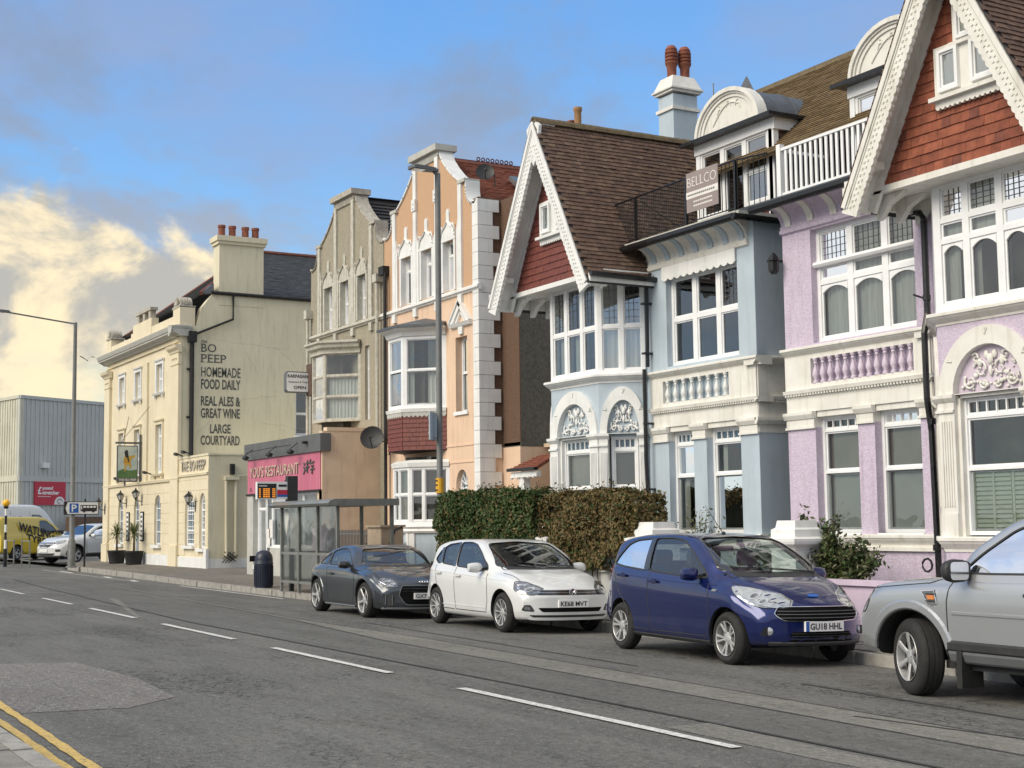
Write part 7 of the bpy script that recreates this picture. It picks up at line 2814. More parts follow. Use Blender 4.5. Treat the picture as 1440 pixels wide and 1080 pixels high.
b.prism(SQ, [(16.30, 4.62), (16.34, 4.84), (16.46, 4.90), (16.62, 4.86), (16.74, 4.92), (16.84, 4.90), (16.78, 4.82), (16.66, 4.76), (16.62, 4.60), (16.66, 4.36), (16.60, 4.30), (16.54, 4.50), (16.44, 4.46), (16.40, 4.22), (16.34, 4.18), (16.36, 4.44)], 0.046, 0.052)
part('picture_horse', b, 'sign_gold', SG)
b = MB(); b.prism(SQ, [(16.38, 4.84), (16.34, 5.02), (16.38, 5.12), (16.48, 5.14), (16.50, 5.02), (16.52, 4.86), (16.56, 4.60), (16.50, 4.62), (16.46, 4.80)], 0.053, 0.058); part('picture_rider', b, 'print_black', SG)
text(SG, 'THE BO PEEP', SQ, 16.10, 16.88, 3.77, 3.87, 0.044, 'print_light', bold=0.02, ext=0.002)


def wall_lantern(x, y, z, label):
 b = MB()
 b.lathe((x, y-0.30, z), [(0.02, -0.10), (0.06, -0.02), (0.09, 0.02)], 6)
 b.lathe((x, y-0.30, z+0.24), [(0.20, 0), (0.14, 0.06), (0.04, 0.14), (0.02, 0.22)], 6)
 b.tube([(x, y, z-0.15), (x, y-0.22, z-0.12), (x, y-0.30, z-0.05)], 0.02, 5)
 b.box(WF, x-0.05, x+0.05, z-0.35, z+0.05, y-0.03, y)
 for k in range(6):
  a = 2*math.pi*k/6
  b.tube([(x+0.09*math.cos(a), y-0.30+0.09*math.sin(a), z+0.02), (x+0.18*math.cos(a), y-0.30+0.18*math.sin(a), z+0.25)], 0.010, 4)
 o = single('coach_lantern', b, 'black_gloss', label, 'lantern')
 b = MB(); b.lathe((x, y-0.30, z+0.02), [(0.08, 0), (0.16, 0.22)], 6); part('lantern_glass', b, 'curtain_net', o)


wall_lantern(-65.95, 17.1, 2.95, 'black coach lantern on the pub wall left of its door')
wall_lantern(-63.30, 17.1, 3.00, 'black coach lantern on the pub wall right of its door')
wall_lantern(-69.60, 17.0, 2.70, 'black coach lantern on the far left pilaster of the pub')
wall_lantern(-55.35, 17.08, 2.65, 'black coach lantern on the lettered pub extension')
for x, lab in ((-65.55, 'framed menu board left of the pub door'), (-63.15, 'framed menu board right of the pub door')):
 b = MB(); b.box(FPb, x-0.24, x+0.24, 1.10, 2.40, 0.016, 0.07)
 o = single('menu_board', b, 'black_matt', lab, 'menu board')
 b = MB(); b.box(FPb, x-0.19, x+0.19, 1.16, 2.34, 0.07, 0.076); part('menu_sheet', b, 'white_sign', o)
 b = MB()
 for k in range(5): b.box(FPb, x-0.13, x+0.13, 1.28+0.21*k, 1.38+0.21*k, 0.076, 0.079)
 part('menu_print', b, 'print_grey', o)
# small spot lights over the ground storey
for x, z, y in ((-66.9, 3.95, 17.0), (-61.9, 4.05, 17.0), (-57.2, 4.62, 17.0), (-56.2, 4.66, 17.0)):
 b = MB(); b.tube([(x, y+0.1, z-0.05), (x, y-0.15, z+0.05)], 0.03, 6); b.box(Fr((x, y-0.2, z+0.03), (1, 0, 0), (0, -1, 0.3)), -0.16, 0.16, -0.05, 0.05, -0.06, 0.06)
 single('sign_floodlight', b, 'trim_black', {-66.9: 'little black floodlight at the left end of the pub string course', -61.9: 'little black floodlight beside the right first floor window of the pub', -57.2: 'little black floodlight on the left of the lettered parapet', -56.2: 'little black floodlight on the right of the lettered parapet'}[x], 'floodlight')


def palm(x, y, label):
 b = MB()
 b.lathe((x, y, 0.08), [(0.28, 0), (0.33, 0.03), (0.40, 0.52), (0.42, 0.54), (0.42, 0.60), (0.37, 0.60), (0.36, 0.52), (0.01, 0.52)], 20)
 pot = single('planter', b, 'black_matt', 'round black planter holding the ' + label, 'planter', smooth=40)
 root = thing('cordyline', label, 'palm', (x, y, 0.58))
 b = MB(); b.tube([(x, y, 0.56), (x+0.02, y, 1.05), (x, y, 1.45)], 0.05, 7, r2=0.035); part('trunk', b, 'bark', root)
 b = MB()
 rg = random.Random(int(x*10))
 for k in range(110):
  a = rg.uniform(0, 2*math.pi); e = rg.uniform(-0.45, 1.4); L2 = rg.uniform(0.45, 0.80)
  d = Vector((math.cos(a)*math.cos(e), math.sin(a)*math.cos(e), math.sin(e)))
  s = Vector((-math.sin(a), math.cos(a), 0))
  o = Vector((x, y, 1.45+rg.uniform(-.15, .1)))
  m = o+d*L2*0.55
  t = o+d*L2+Vector((0, 0, -0.12*L2-0.06))
  w = 0.022
  b.face([o-s*w*0.6, o+s*w*0.6, m+s*w, m-s*w]); b.face([m-s*w, m+s*w, t])
 part('leaves', b, 'cordyline', root, kind='stuff')


palm(-65.5, 16.55, 'spiky cordyline palm left of the pub door')
palm(-62.75, 16.6, 'spiky cordyline palm right of the pub door')

# gull
b = MB()
G0 = Vector((-80.9, 18.6, 11.1))
b.lathe(G0+Vector((0.20, 0, 0)), [(0.005, 0), (0.04, 0.10), (0.05, 0.20), (0.03, 0.34), (0.005, 0.42)], 8, axis=(-1, 0.2, 0))
for s in (-1, 1):
 b.face([G0+Vector((0.05, 0, 0.03)), G0+Vector((-0.16, 0, 0.03)), G0+Vector((-0.20, s*0.32, 0.22)), G0+Vector((0.02, s*0.32, 0.24))])
 b.face([G0+Vector((0.02, s*0.32, 0.24)), G0+Vector((-0.20, s*0.32, 0.22)), G0+Vector((0.16, s*0.48, 0.14))])
single('gull', b, 'stucco_grey', 'small gull flying left of the pub cornice', 'bird')

# big clad shed across the junction
WH = thing('clad_warehouse', 'large grey clad retail shed at the far left', 'warehouse', (-105, 40, -0.3))
K0 = Vector((-114.3, 21.3, -0.4))
faces_ = []
for (P, Q, mm, nm) in ((K0, Vector((-124.0, 37.5, -0.4)), 'clad_grey', 'right'), (Vector((-136.0, 16.0, -0.4)), K0, 'clad_grey_lit', 'left')):
 u = (Q-P); L_ = u.length; u.normalize(); n = Vector((u.y, -u.x, 0))
 F = Fr(P, u, n)
 b = MB(); b.box(F, 0, L_, 0, 12.3, -0.3, 0); part('wall', b, mm, WH)
 b = MB()
 a = 0.15
 while a < L_:
  b.box(F, a, a+0.16, 0.3, 5.75, 0, 0.05)
  b.box(F, a, a+0.16, 6.25, 12.2, 0, 0.05)
  a += 0.45
 part('cladding_rib', b, mm, WH, kind='stuff')
 b = MB()
 b.box(F, -0.05, L_, 5.78, 6.20, 0, 0.10)
 b.box(F, -0.05, L_, 12.2, 12.45, -0.4, 0.12)
 b.box(F, 0, L_, 0, 0.3, 0, 0.08)
 for x in (0.0, 4.7, 8.8): b.box(F, x, x+0.04, 0.3, 12.2, 0.03, 0.07) if x < L_ else None
 part('cladding_trim', b, mm, WH)
b = MB()
b.prism(Fr((0, 0, 0), (1, 0, 0), (0, 0, 1), (0, 1, 0)), [(-114.3, 21.3), (-124, 37.5), (-160, 40), (-136, 16)], 11.9, 12.0)
part('roof', b, 'clad_grey', WH)
u = (Vector((-124.0, 37.5, 0))-Vector((K0.x, K0.y, 0))).normalized()
WFm = Fr((K0.x, K0.y, 0), u, (u.y, -u.x, 0))
b = MB(); b.box(WFm, 1.45, 4.60, 3.55, 5.38, 0.06, 0.16)
HB = single('shop_board', b, 'red_board', 'red board reading pound stretcher on the grey clad warehouse', 'sign')
text(HB, '£', WFm, 1.75, 2.15, 4.38, 4.98, 0.165, 'white_sign', bold=0.03, ext=0.005)
text(HB, 'pound', WFm, 2.20, 3.30, 4.66, 5.02, 0.165, 'white_sign', bold=0.04, ext=0.005, shear=0.15)
text(HB, 'stretcher', WFm, 2.20, 3.95, 4.36, 4.68, 0.165, 'white_sign', bold=0.04, ext=0.005, shear=0.15)
b = MB()
for k in range(9): b.box(WFm, 1.78+0.145*k, 1.88+0.145*k, 4.18, 4.24, 0.16, 0.166)
part('small_print', b, 'white_sign', HB, kind='stuff')
b = MB(); b.prism(WFm, [(3.42, 3.58)] + arc(4.0, 3.62, 0.56, 0.60, 180, 0, 14) + [(4.56, 3.58)], 0.16, 0.17); part('badge', b, 'white_sign', HB)
b = MB(); b.tube([WFm.p(4.0+0.25*math.cos(R(a)), 3.85+0.17*math.sin(R(a)), 0.175) for a in range(0, 300, 30)], 0.03, 4); part('badge_mark', b, 'trim_grey', HB)
b = MB(); b.box(WFm, 2.1, 2.75, 6.45, 6.85, 0, 0.35)
single('vent_box', b, 'white_sign', 'white vent box high on the grey warehouse wall', 'vent')
# low brick wall and distant terrace roofs beyond the car park
b = MB(); b.box(WFm, 3.4, 22, -0.3, 2.6, 1.5, 1.9)
single('brick_wall', b, 'brown_tile_c', 'dark red brick wall behind the white vans', 'wall')
# ------------------------------------------------------------------ cars
def interp(pts, x):
 """monotone smooth interpolation through (x, y)"""
 if x <= pts[0][0]: return pts[0][1]
 if x >= pts[-1][0]: return pts[-1][1]
 for i in range(len(pts)-1):
  if x <= pts[i+1][0]: break
 n = len(pts)

 def d(i): return (pts[i+1][1]-pts[i][1])/(pts[i+1][0]-pts[i][0])

 def tan_(i):
  if i == 0: return d(0)
  if i == n-1: return d(n-2)
  a, b = d(i-1), d(i)
  if a*b <= 0: return 0
  h0, h1 = pts[i][0]-pts[i-1][0], pts[i+1][0]-pts[i][0]
  w1, w2 = 2*h1+h0, h1+2*h0
  return (w1+w2)/(w1/a+w2/b)
 h = pts[i+1][0]-pts[i][0]
 t = (x-pts[i][0])/h
 m0, m1 = tan_(i)*h, tan_(i+1)*h
 return (2*t**3-3*t*t+1)*pts[i][1]+(t**3-2*t*t+t)*m0+(-2*t**3+3*t*t)*pts[i+1][1]+(t**3-t*t)*m1


def sstep(a, b, x):
 t = min(max((x-a)/(b-a), 0), 1)
 return t*t*(3-2*t)


class Car:
 def __init__(s, S):
  s.S = S
  s.W = S['W']

 def section(s, x, inset=0.0):
  """half section points (y, z) bottom to top"""
  S = s.S
  zt, zs, zb = interp(S['top'], x), interp(S['belt'], x), interp(S['bottom'], x)
  zs = min(zs, zt-0.03)
  hw = s.W*interp(S['plan'], x)
  gh = max(zt-zs, 0.0)
  g = sstep(0.08, 0.35, gh)                    # 1 in the cabin, 0 on the bonnet
  sh = hw*0.965 if g > 0 else hw*0.94
  sh = hw*(0.93+0.035*g)
  wr = hw - S['tumble']*min(gh, 0.6)/0.6*1.0 - 0.05 - (1-g)*0.16
  waist = zb+(zs-zb)*S.get('waist', 0.66)
  P = [(0, zb), (hw*0.78, zb), (hw*0.93, zb+0.03), (hw*0.975, zb+0.12), (hw*0.985, zb+(waist-zb)*0.5), (hw, waist), (hw*0.992, zs-0.10*(zs-zb)), (sh, zs-0.012), (sh-0.015, zs+0.012)]
  if g > 0:
   P += [(sh+(wr-sh)*0.5+0.010*g, zs+gh*0.45), (wr+0.02, zs+gh*0.84), (wr*0.955, zs+gh*0.945), (wr*0.80, zs+gh*0.985)]
  else:
   P += [(sh*0.93, zs+gh*0.45), (wr+0.02, zs+gh*0.66), (wr*0.9, zs+gh*0.83), (wr*0.75, zs+gh*0.92)]
  P += [(wr*0.4, zt-0.002), (0, zt)]
  if inset:
   P = [(max(y-inset, 0) if y > 0 else 0, min(max(z, zb+inset*3), zt-inset) if z < zt else zt-inset) for y, z in P]
   P = [(y, min(z, zt-inset)) for y, z in P]
  # Catmull-Rom sampling
  out = []
  K = s.S.get('K', 3)
  for i in range(len(P)-1):
   p0 = P[max(i-1, 0)]; p1 = P[i]; p2 = P[i+1]; p3 = P[min(i+2, len(P)-1)]
   for k in range(K):
    t = k/K
    q = []
    for c in (0, 1):
     # tension keeps it close to the polygon
     m1 = (p2[c]-p0[c])*0.38; m2 = (p3[c]-p1[c])*0.38
     q.append((2*t**3-3*t*t+1)*p1[c]+(t**3-2*t*t+t)*m1+(-2*t**3+3*t*t)*p2[c]+(t**3-t*t)*m2)
    out.append((max(q[0], 0), q[1]))
  out.append(P[-1])
  return out

 def pull(s, x, y, z):
  """plan and profile rounding of nose and tail"""
  S = s.S
  xf, xr = S['top'][-1][0], S['top'][0][0]
  yy = min(abs(y)/s.W, 1.0)
  dx = 0.0
  wf = sstep(xf-S.get('nose_len', 0.75), xf, x)
  if wf > 0:
   dx -= wf*(S['nose_plan']*yy**2.6 + interp(S['nose_prof'], z))
  wr = sstep(xr+0.6, xr, x)
  if wr > 0:
   dx += wr*(S['tail_plan']*yy**3.0 + interp(S['tail_prof'], z))
  return x+dx

 def build_solid(s, inset=0.0, x0=None, x1=None, n=64):
  S = s.S
  xf, xr = S['top'][-1][0], S['top'][0][0]
  a, b = (xr if x0 is None else x0), (xf if x1 is None else x1)
  xs = []
  for k in range(n+1):
   t = k/n
   xs.append(a+(b-a)*(t if inset else (0.5-0.5*math.cos(math.pi*t))*0.55+t*0.45))
  V, F = [], []
  m = None
  for x in xs:
   sec = s.section(x, inset)
   m = len(sec)
   full = [(y, z) for y, z in sec] + [(-y, z) for y, z in reversed(sec[1:-1])]
   for y, z in full:
    V.append((s.pull(x, y, z) if not inset else x, y, z))
  N = len(V)//len(xs)
  for i in range(len(xs)-1):
   for j in range(N):
    j2 = (j+1) % N
    F.append((i*N+j, i*N+j2, (i+1)*N+j2, (i+1)*N+j))
  # caps as shrinking rings
  for end, xe, flip in ((0, xs[0], True), (len(xs)-1, xs[-1], False)):
   base = [V[end*N+j] for j in range(N)]
   zc = sum(v[2] for v in base)/N
   prev = [end*N+j for j in range(N)]
   rings = (0.85, 0.68, 0.5, 0.32, 0.15) if not inset else (0.5,)
   for k in rings:
    cur = []
    for v in base:
     y, z = v[1]*k, zc+(v[2]-zc)*k
     cur.append(len(V)); V.append((s.pull(xe, y, z) if not inset else xe, y, z))
    for j in range(N):
     q = (prev[j], prev[(j+1) % N], cur[(j+1) % N], cur[j])
     F.append(q if not flip else q[::-1])
    prev = cur
   c = len(V); V.append((s.pull(xe, 0, zc) if not inset else xe, 0, zc))
   for j in range(N):
    q = (prev[j], prev[(j+1) % N], c)
    F.append(q if not flip else q[::-1])
  me = bpy.data.meshes.new('tmp')
  me.from_pydata(V, [], F)
  bm = bmesh.new(); bm.from_mesh(me)
  bmesh.ops.remove_doubles(bm, verts=bm.verts, dist=0.0004)
  bmesh.ops.recalc_face_normals(bm, faces=bm.faces)
  bm.to_mesh(me); bm.free()
  return me


def tmpobj(me):
 o = bpy.data.objects.new('tmp_cutter', me)
 COL.objects.link(o)
 return o


def solid_prism(pts3a, pts3b, m2=True):
 """closed solid between two matching loops"""
 n = len(pts3a)
 V = list(pts3a)+list(pts3b)
 F = [tuple(range(n))[::-1], tuple(range(n, 2*n))]
 for j in range(n):
  F.append((j, (j+1) % n, n+(j+1) % n, n+j))
 me = bpy.data.meshes.new('tmp')
 me.from_pydata([tuple(v) for v in V], [], F)
 bm = bmesh.new(); bm.from_mesh(me)
 bmesh.ops.recalc_face_normals(bm, faces=bm.faces)
 bm.to_mesh(me); bm.free()
 return me


def smooth_poly(P, k=4, sharp=()):
 """round the corners of a closed polygon with small arcs"""
 out = []
 n = len(P)
 for i in range(n):
  p0, p1, p2 = Vector(P[i-1]), Vector(P[i]), Vector(P[(i+1) % n])
  r = min((p1-p0).length, (p2-p1).length)*0.28
  r = min(r, 0.07)
  if i in sharp: r *= 0.3
  a = p1+(p0-p1).normalized()*r
  b = p1+(p2-p1).normalized()*r
  for j in range(k+1):
   t = j/k
   out.append(tuple(a*(1-t)**2+p1*2*t*(1-t)+b*t*t))
 return out


def make_car(name, label, S, loc, heading, paint, cat='car', roll=0.0, scale=1.055):
 root = thing(name, label, cat, loc, None, rot=(roll, 0, heading))
 root.scale = (scale,)*3
 car = Car(S)
 W_ = S['W']
 body_me = car.build_solid()
 bmt = bmesh.new(); bmt.from_mesh(body_me)
 bvh = BVHTree.FromBMesh(bmt)
 bmt.free()
 body = tmpobj(body_me)
 for p in body_me.polygons: p.use_smooth = True
 body_me.materials.append(MATS[paint]); body_me.materials.append(MATS['trim_black'])
 cutters = []

 def cut(me):
  me.materials.append(MATS[paint]); me.materials.append(MATS['trim_black'])
  me.polygons.foreach_set('material_index', [1]*len(me.polygons))
  cutters.append(tmpobj(me))
 wb2 = S['wb']/2
 ra = S['arch']
 for sx, cxw in ((1, wb2), (-1, -wb2)):
  for sy in (-1, 1):
   n = 36
   A = [Vector((cxw+ra*math.cos(2*math.pi*k/n), sy*(W_-0.34), S['rw']+0.01+ra*math.sin(2*math.pi*k/n)*S.get('arch_sq', 1.0))) for k in range(n)]
   B = [Vector((v.x, sy*(W_+0.2), v.z)) for v in A]
   cut(solid_prism(A, B))
 if S.get('cabin', True):
  cm = car.build_solid(inset=0.045, x0=S['cab'][0], x1=S['cab'][1], n=24)
  cut(cm)
  for poly in S['side_windows']:
   P = smooth_poly(poly)
   cut(solid_prism([Vector((x, -1.3, z)) for x, z in P], [Vector((x, 1.3, z)) for x, z in P]))
  P = smooth_poly(S['screen'])
  cut(solid_prism([Vector((S['screen_x'], y, z)) for y, z in P], [Vector((3.2, y, z)) for y, z in P]))
  P = smooth_poly(S['rear_screen'])
  cut(solid_prism([Vector((-3.4, y, z)) for y, z in P], [Vector((S['rear_x'], y, z)) for y, z in P]))
 for c in cutters:
  md = body.modifiers.new('b', 'BOOLEAN')
  md.operation = 'DIFFERENCE'; md.solver = 'EXACT'; md.object = c
  md.material_mode = 'INDEX'
 bpy.context.view_layer.update()
 me = bpy.data.meshes.new_from_object(body.evaluated_get(bpy.context.evaluated_depsgraph_get()))
 for c in cutters: bpy.data.objects.remove(c)
 bpy.data.objects.remove(body)
 me.polygons.foreach_set('use_smooth', [True]*len(me.polygons))
 me.set_sharp_from_angle(angle=R(32))
 me.name = 'body'
 bo = bpy.data.objects.new('body', me)
 COL.objects.link(bo)
 bo.parent = root
 ORG[bo.name] = Vector((0, 0, 0))

 def hit(axis, a, c, side_=1):
  """side: (a,c)=(x,z) ; front: (y,z) ; rear ; top: (x,y)"""
  if axis == 'side': o, d = Vector((a, side_*3, c)), Vector((0, -side_, 0))
  elif axis == 'front': o, d = Vector((5, a, c)), Vector((-1, 0, 0))
  elif axis == 'rear': o, d = Vector((-5, a, c)), Vector((1, 0, 0))
  else: o, d = Vector((a, c, 4)), Vector((0, 0, -1))
  r = bvh.ray_cast(o, d)
  return (r[0], r[1] if r[1].dot(d) < 0 else -r[1]) if r[0] is not None else None

 def patch(pname, poly, axis, mats, off=0.004, side_=1, skirt=0.012, step=0.07, parent=bo, rnd=True, label=None, flat=None):
  P = smooth_poly(poly) if rnd else poly
  bm = bmesh.new()
  vs = [bm.verts.new((p[0], p[1], 0)) for p in P]
  bm.faces.new(vs)
  for ax in (0, 1):
   lo, hi = min(p[ax] for p in P), max(p[ax] for p in P)
   k = 1
   while lo+k*step < hi:
    pn = Vector((0, 0, 0)); pn[ax] = lo+k*step
    nn = Vector((0, 0, 0)); nn[ax] = 1
    bmesh.ops.bisect_plane(bm, geom=bm.verts[:]+bm.edges[:]+bm.faces[:], plane_co=pn, plane_no=nn)
    k += 1
  bm.verts.ensure_lookup_table()
  bad = []
  for v in bm.verts:
   h = hit(axis, v.co.x, v.co.y, side_)
   if h is None: bad.append(v); continue
   v.co = h[0]+h[1]*off
  if bad: bmesh.ops.delete(bm, geom=bad, context='VERTS')
  if skirt and bm.faces:
   be = [e for e in bm.edges if e.is_boundary]
   ret = bmesh.ops.extrude_edge_only(bm, edges=be)
   ctr = Vector((0, 0, S['top'][len(S['top'])//2][1]*0.5))
   for v in [g_ for g_ in ret['geom'] if isinstance(g_, bmesh.types.BMVert)]:
    d = {'side': Vector((0, -side_, 0)), 'front': Vector((-1, 0, 0)), 'rear': Vector((1, 0, 0)), 'top': Vector((0, 0, -1))}[axis]
    v.co += d*skirt
  bmesh.ops.recalc_face_normals(bm, faces=bm.faces)
  m_ = bpy.data.meshes.new(pname)
  bm.to_mesh(m_); bm.free()
  m_.materials.append(MATS[mats])
  m_.polygons.foreach_set('use_smooth', [True]*len(m_.polygons))
  m_.set_sharp_from_angle(angle=R(40))
  o = bpy.data.objects.new(pname, m_)
  COL.objects.link(o)
  o.parent = parent if parent is not None else root
  ORG[o.name] = Vector((0, 0, 0))
  if label: o['label'] = label
  return o

 def strip(pname, line, axis, w, mats, off=0.0015, side_=1, parent=bo, h=0.004, both=False, step=0.05):
  for sd_ in ((1, -1) if both else (side_,)):
   b = MB()
   pts = []
   for (p, q) in zip(line, line[1:]):
    L = math.hypot(q[0]-p[0], q[1]-p[1])
    n = max(int(L/step), 1)
    for k in range(n): pts.append((p[0]+(q[0]-p[0])*k/n, p[1]+(q[1]-p[1])*k/n))
   pts.append(line[-1])
   hs = [hit(axis, a, c, sd_) for a, c in pts]
   hs = [q for q in hs if q]
   rows = []
   for i, (p, nrm) in enumerate(hs):
    t = (hs[min(i+1, len(hs)-1)][0]-hs[max(i-1, 0)][0])
    if t.length < 1e-6: continue
    t.normalize()
    s_ = nrm.cross(t).normalized()
    rows.append((p+nrm*off-s_*w/2, p+nrm*(off+h)-s_*w*0.3, p+nrm*(off+h)+s_*w*0.3, p+nrm*off+s_*w/2))
   for r0, r1 in zip(rows, rows[1:]):
    for k in range(3):
     b.face([r0[k], r0[k+1], r1[k+1], r1[k]])
   o_ = part(pname, b, mats, parent)
  return o_
 hits = dict(hit=hit, patch=patch, strip=strip, root=root, body=bo, car=car)
 # glazing
 if S.get('cabin', True):
  for i, poly in enumerate(S['side_windows']):
   for sd_ in (1, -1):
    c = (sum(p[0] for p in poly)/len(poly), sum(p[1] for p in poly)/len(poly))
    big = [(c[0]+(p[0]-c[0])*1.05, c[1]+(p[1]-c[1])*1.05) for p in poly]
    patch('side_window', big, 'side', 'car_glass', off=-0.008, side_=sd_, skirt=0)
    strip('window_seal', list(smooth_poly(poly))+[smooth_poly(poly)[0]], 'side', 0.022, 'trim_black', side_=sd_, off=0.0, h=0.004)
  c = S['screen']
  zc = sum(p[1] for p in c)/len(c)
  patch('windscreen', [(p[0]*1.03, zc+(p[1]-zc)*1.04) for p in c], 'front', 'car_glass', off=-0.008, skirt=0, step=0.05)
  strip('screen_seal', list(smooth_poly(c))+[smooth_poly(c)[0]], 'front', 0.03, 'trim_gloss', off=0.0, h=0.004)
  c = S['rear_screen']
  zc = sum(p[1] for p in c)/len(c)
  patch('rear_window', [(p[0]*1.03, zc+(p[1]-zc)*1.04) for p in c], 'rear', 'car_glass', off=-0.008, skirt=0)
  # cabin: dash, seats, wheel
  b = MB()
  cab0, cab1 = S['cab']
  dz = S['belt'][len(S['belt'])//2][1]
  b.box(WF, cab1-0.75, cab1-0.05, 0.5, dz-0.06, -W_*0.82, W_*0.82)
  for k in range(5):
   b.box(WF, cab1-0.75+0.08*k, cab1-0.60+0.08*k, dz-0.07, dz-0.07+0.018*(3-abs(k-2)), -W_*0.78, W_*0.78)
  b.box(WF, cab0+0.1, cab1-0.1, 0.28, 0.36, -W_*0.85, W_*0.85)
  part('dashboard', b, 'cabin', root)
  for sx in ([S['seat'], S['seat']-0.85] if S.get('rear_seat', True) else [S['seat']]):
   for sy in (-0.37, 0.37):
    b = MB()
    f = Fr((sx, sy, 0), (0, 1, 0), (1, 0, 0))
    b.prism(f, smooth_poly([(-0.24, 0.42), (0.24, 0.42), (0.25, 0.85), (0.20, dz+0.16), (-0.20, dz+0.16), (-0.25, 0.85)]), -0.10, 0.04)
    b.prism(f, smooth_poly([(-0.12, dz+0.18), (0.12, dz+0.18), (0.13, dz+0.32), (0.10, dz+0.37), (-0.10, dz+0.37), (-0.13, dz+0.32)]), -0.08, 0.02)
    b.box(f, -0.24, 0.24, 0.36, 0.50, 0.0, 0.5)
    part('seat', b, 'cabin', root)
  b = MB()
  sw = Vector((cab1-0.88, -0.36, dz-0.06))
  ax = Vector((-0.85, 0, 0.5)).normalized(); yv = Vector((0, 1, 0)); zv = ax.cross(yv)
  b.tube([sw+(yv*math.cos(a*0.3927)+zv*math.sin(a*0.3927))*0.18 for a in range(17)], 0.016, 6, caps=False)
  b.tube([sw-ax*0.02, sw-ax*0.3], 0.03, 6)
  part('steering_wheel', b, 'cabin', root)
  b = MB(); f = Fr((S['screen_top'][0]-0.12, 0, S['screen_top'][1]-0.12), (0, 1, 0), (1, 0, 0)); b.prism(f, smooth_poly([(-0.12, -0.035), (0.12, -0.035), (0.12, 0.035), (-0.12, 0.035)]), -0.015, 0.015); part('rear_view_mirror', b, 'cabin', root)
 # wheels
 rw, tw = S['rw'], S['tyre_w']
 rim = S['rim']
 ty = MB()
 ty.lathe((0, 0, 0), [(rim*0.98, -tw/2+0.01), (rim+0.01, -tw/2), (rim+(rw-rim)*0.5, -tw/2-0.008), (rw-0.02, -tw/2+0.012), (rw-0.004, -tw/2+0.035), (rw, -tw/2+0.05), (rw, -0.052), (rw-0.008, -0.050), (rw-0.008, -0.042), (rw, -0.040), (rw, -0.004), (rw-0.008, -0.002), (rw-0.008, 0.006), (rw, 0.008), (rw, 0.044), (rw-0.008, 0.046), (rw-0.008, 0.054), (rw, tw/2-0.05), (rw-0.004, tw/2-0.035), (rw-0.02, tw/2-0.012), (rim+(rw-rim)*0.5, tw/2+0.008), (rim+0.01, tw/2), (rim*0.98, tw/2-0.01), (rim*0.9, tw/2-0.09), (rim*0.9, -tw/2+0.05)], 40, axis=(0, 1, 0), caps=False)
 tym = mesh_of(ty, 'tyre', ['rubber'], smooth=35)
 rm_ = MB()
 rm_.lathe((0, 0, 0), [(rim*1.0, tw/2+0.004), (rim*0.985, tw/2+0.008), (rim*0.955, tw/2+0.002), (rim*0.93, tw/2-0.03), (rim*0.90, 0.0), (rim*0.92, 0.0), (rim*0.97, tw/2-0.02)], 40, axis=(0, 1, 0), caps=False)
 ns = S['spokes']
 for k in range(ns):
  a = 2*math.pi*k/ns+0.3
  pairs = ((-S.get('spoke_gap', 0.0), 0), (S.get('spoke_gap', 0.0), 0)) if S.get('spoke_gap') else ((0, 0),)
  for g_, _ in pairs:
   for (r0, r1, w0, w1, c0, c1) in ((0.045, rim*0.5, S['spoke_w']*0.8, S['spoke_w']*0.85, tw/2-0.035, tw/2-0.022), (rim*0.5, rim*0.965, S['spoke_w']*0.85, S['spoke_w']*1.1, tw/2-0.022, tw/2-0.006)):
    da0, da1 = (g_*0.35, g_*0.8) if r0 < 0.06 else (g_*0.8, g_)
    P = []
    for rr, ww, cc, da in ((r0, w0, c0, da0), (r1, w1, c1, da1)):
     d = Vector((math.cos(a+da), 0, math.sin(a+da))); t = Vector((-d.z, 0, d.x))
     P.append([d*rr-t*ww/2+Vector((0, cc, 0)), d*rr+t*ww/2+Vector((0, cc, 0)), d*rr+t*ww*0.3+Vector((0, cc+0.01, 0)), d*rr-t*ww*0.3+Vector((0, cc+0.01, 0)), d*rr+Vector((0, cc-0.035, 0))])
    q0, q1 = P
    for (i, j) in ((0, 3), (3, 2), (2, 1), (1, 4), (4, 0)):
     rm_.face([q0[i], q0[j], q1[j], q1[i]])
 rm_.lathe((0, 0, 0), [(0.075, tw/2-0.06), (0.072, tw/2-0.028), (0.055, tw/2-0.018), (0.03, tw/2-0.012), (0.005, tw/2-0.010)], 20, axis=(0, 1, 0))
 for k in range(5):
  a = 2*math.pi*k/5
  rm_.ball((0.052*math.cos(a), tw/2-0.018, 0.052*math.sin(a)), 0.010, 3)
 rmm = mesh_of(rm_, 'rim', [S.get('rim_mat', 'alloy')], smooth=30)
 dk = MB(); dk.lathe((0, 0, 0), [(rim*0.72, 0.02), (rim*0.72, 0.035), (0.06, 0.04)], 24, axis=(0, 1, 0))
 dk.lathe((0, 0, 0), [(rim*0.93, -0.02), (rim*0.93, 0.0), (0.05, 0.0)], 24, axis=(0, 1, 0))
 dkm = mesh_of(dk, 'brake_disc', ['trim_grey'])
 for sx in (1, -1):
  for sy in (1, -1):
   we = bpy.data.objects.new('wheel', None)
   COL.objects.link(we)
   we.parent = root
   we.location = (sx*wb2, sy*(W_-tw/2-0.025), rw)
   st = S.get('steer', 0.0) if sx > 0 else 0.0
   we.rotation_euler = (0, 0, (0 if sy > 0 else math.pi)+st)
   ORG[we.name] = Vector((0, 0, 0))
   for nm, m_ in (('tyre', tym), ('rim', rmm), ('brake_disc', dkm)):
    o = bpy.data.objects.new(nm, m_); COL.objects.link(o); o.parent = we
    o.rotation_euler = (0, random.uniform(0, 1) if nm == 'rim' else 0, 0)
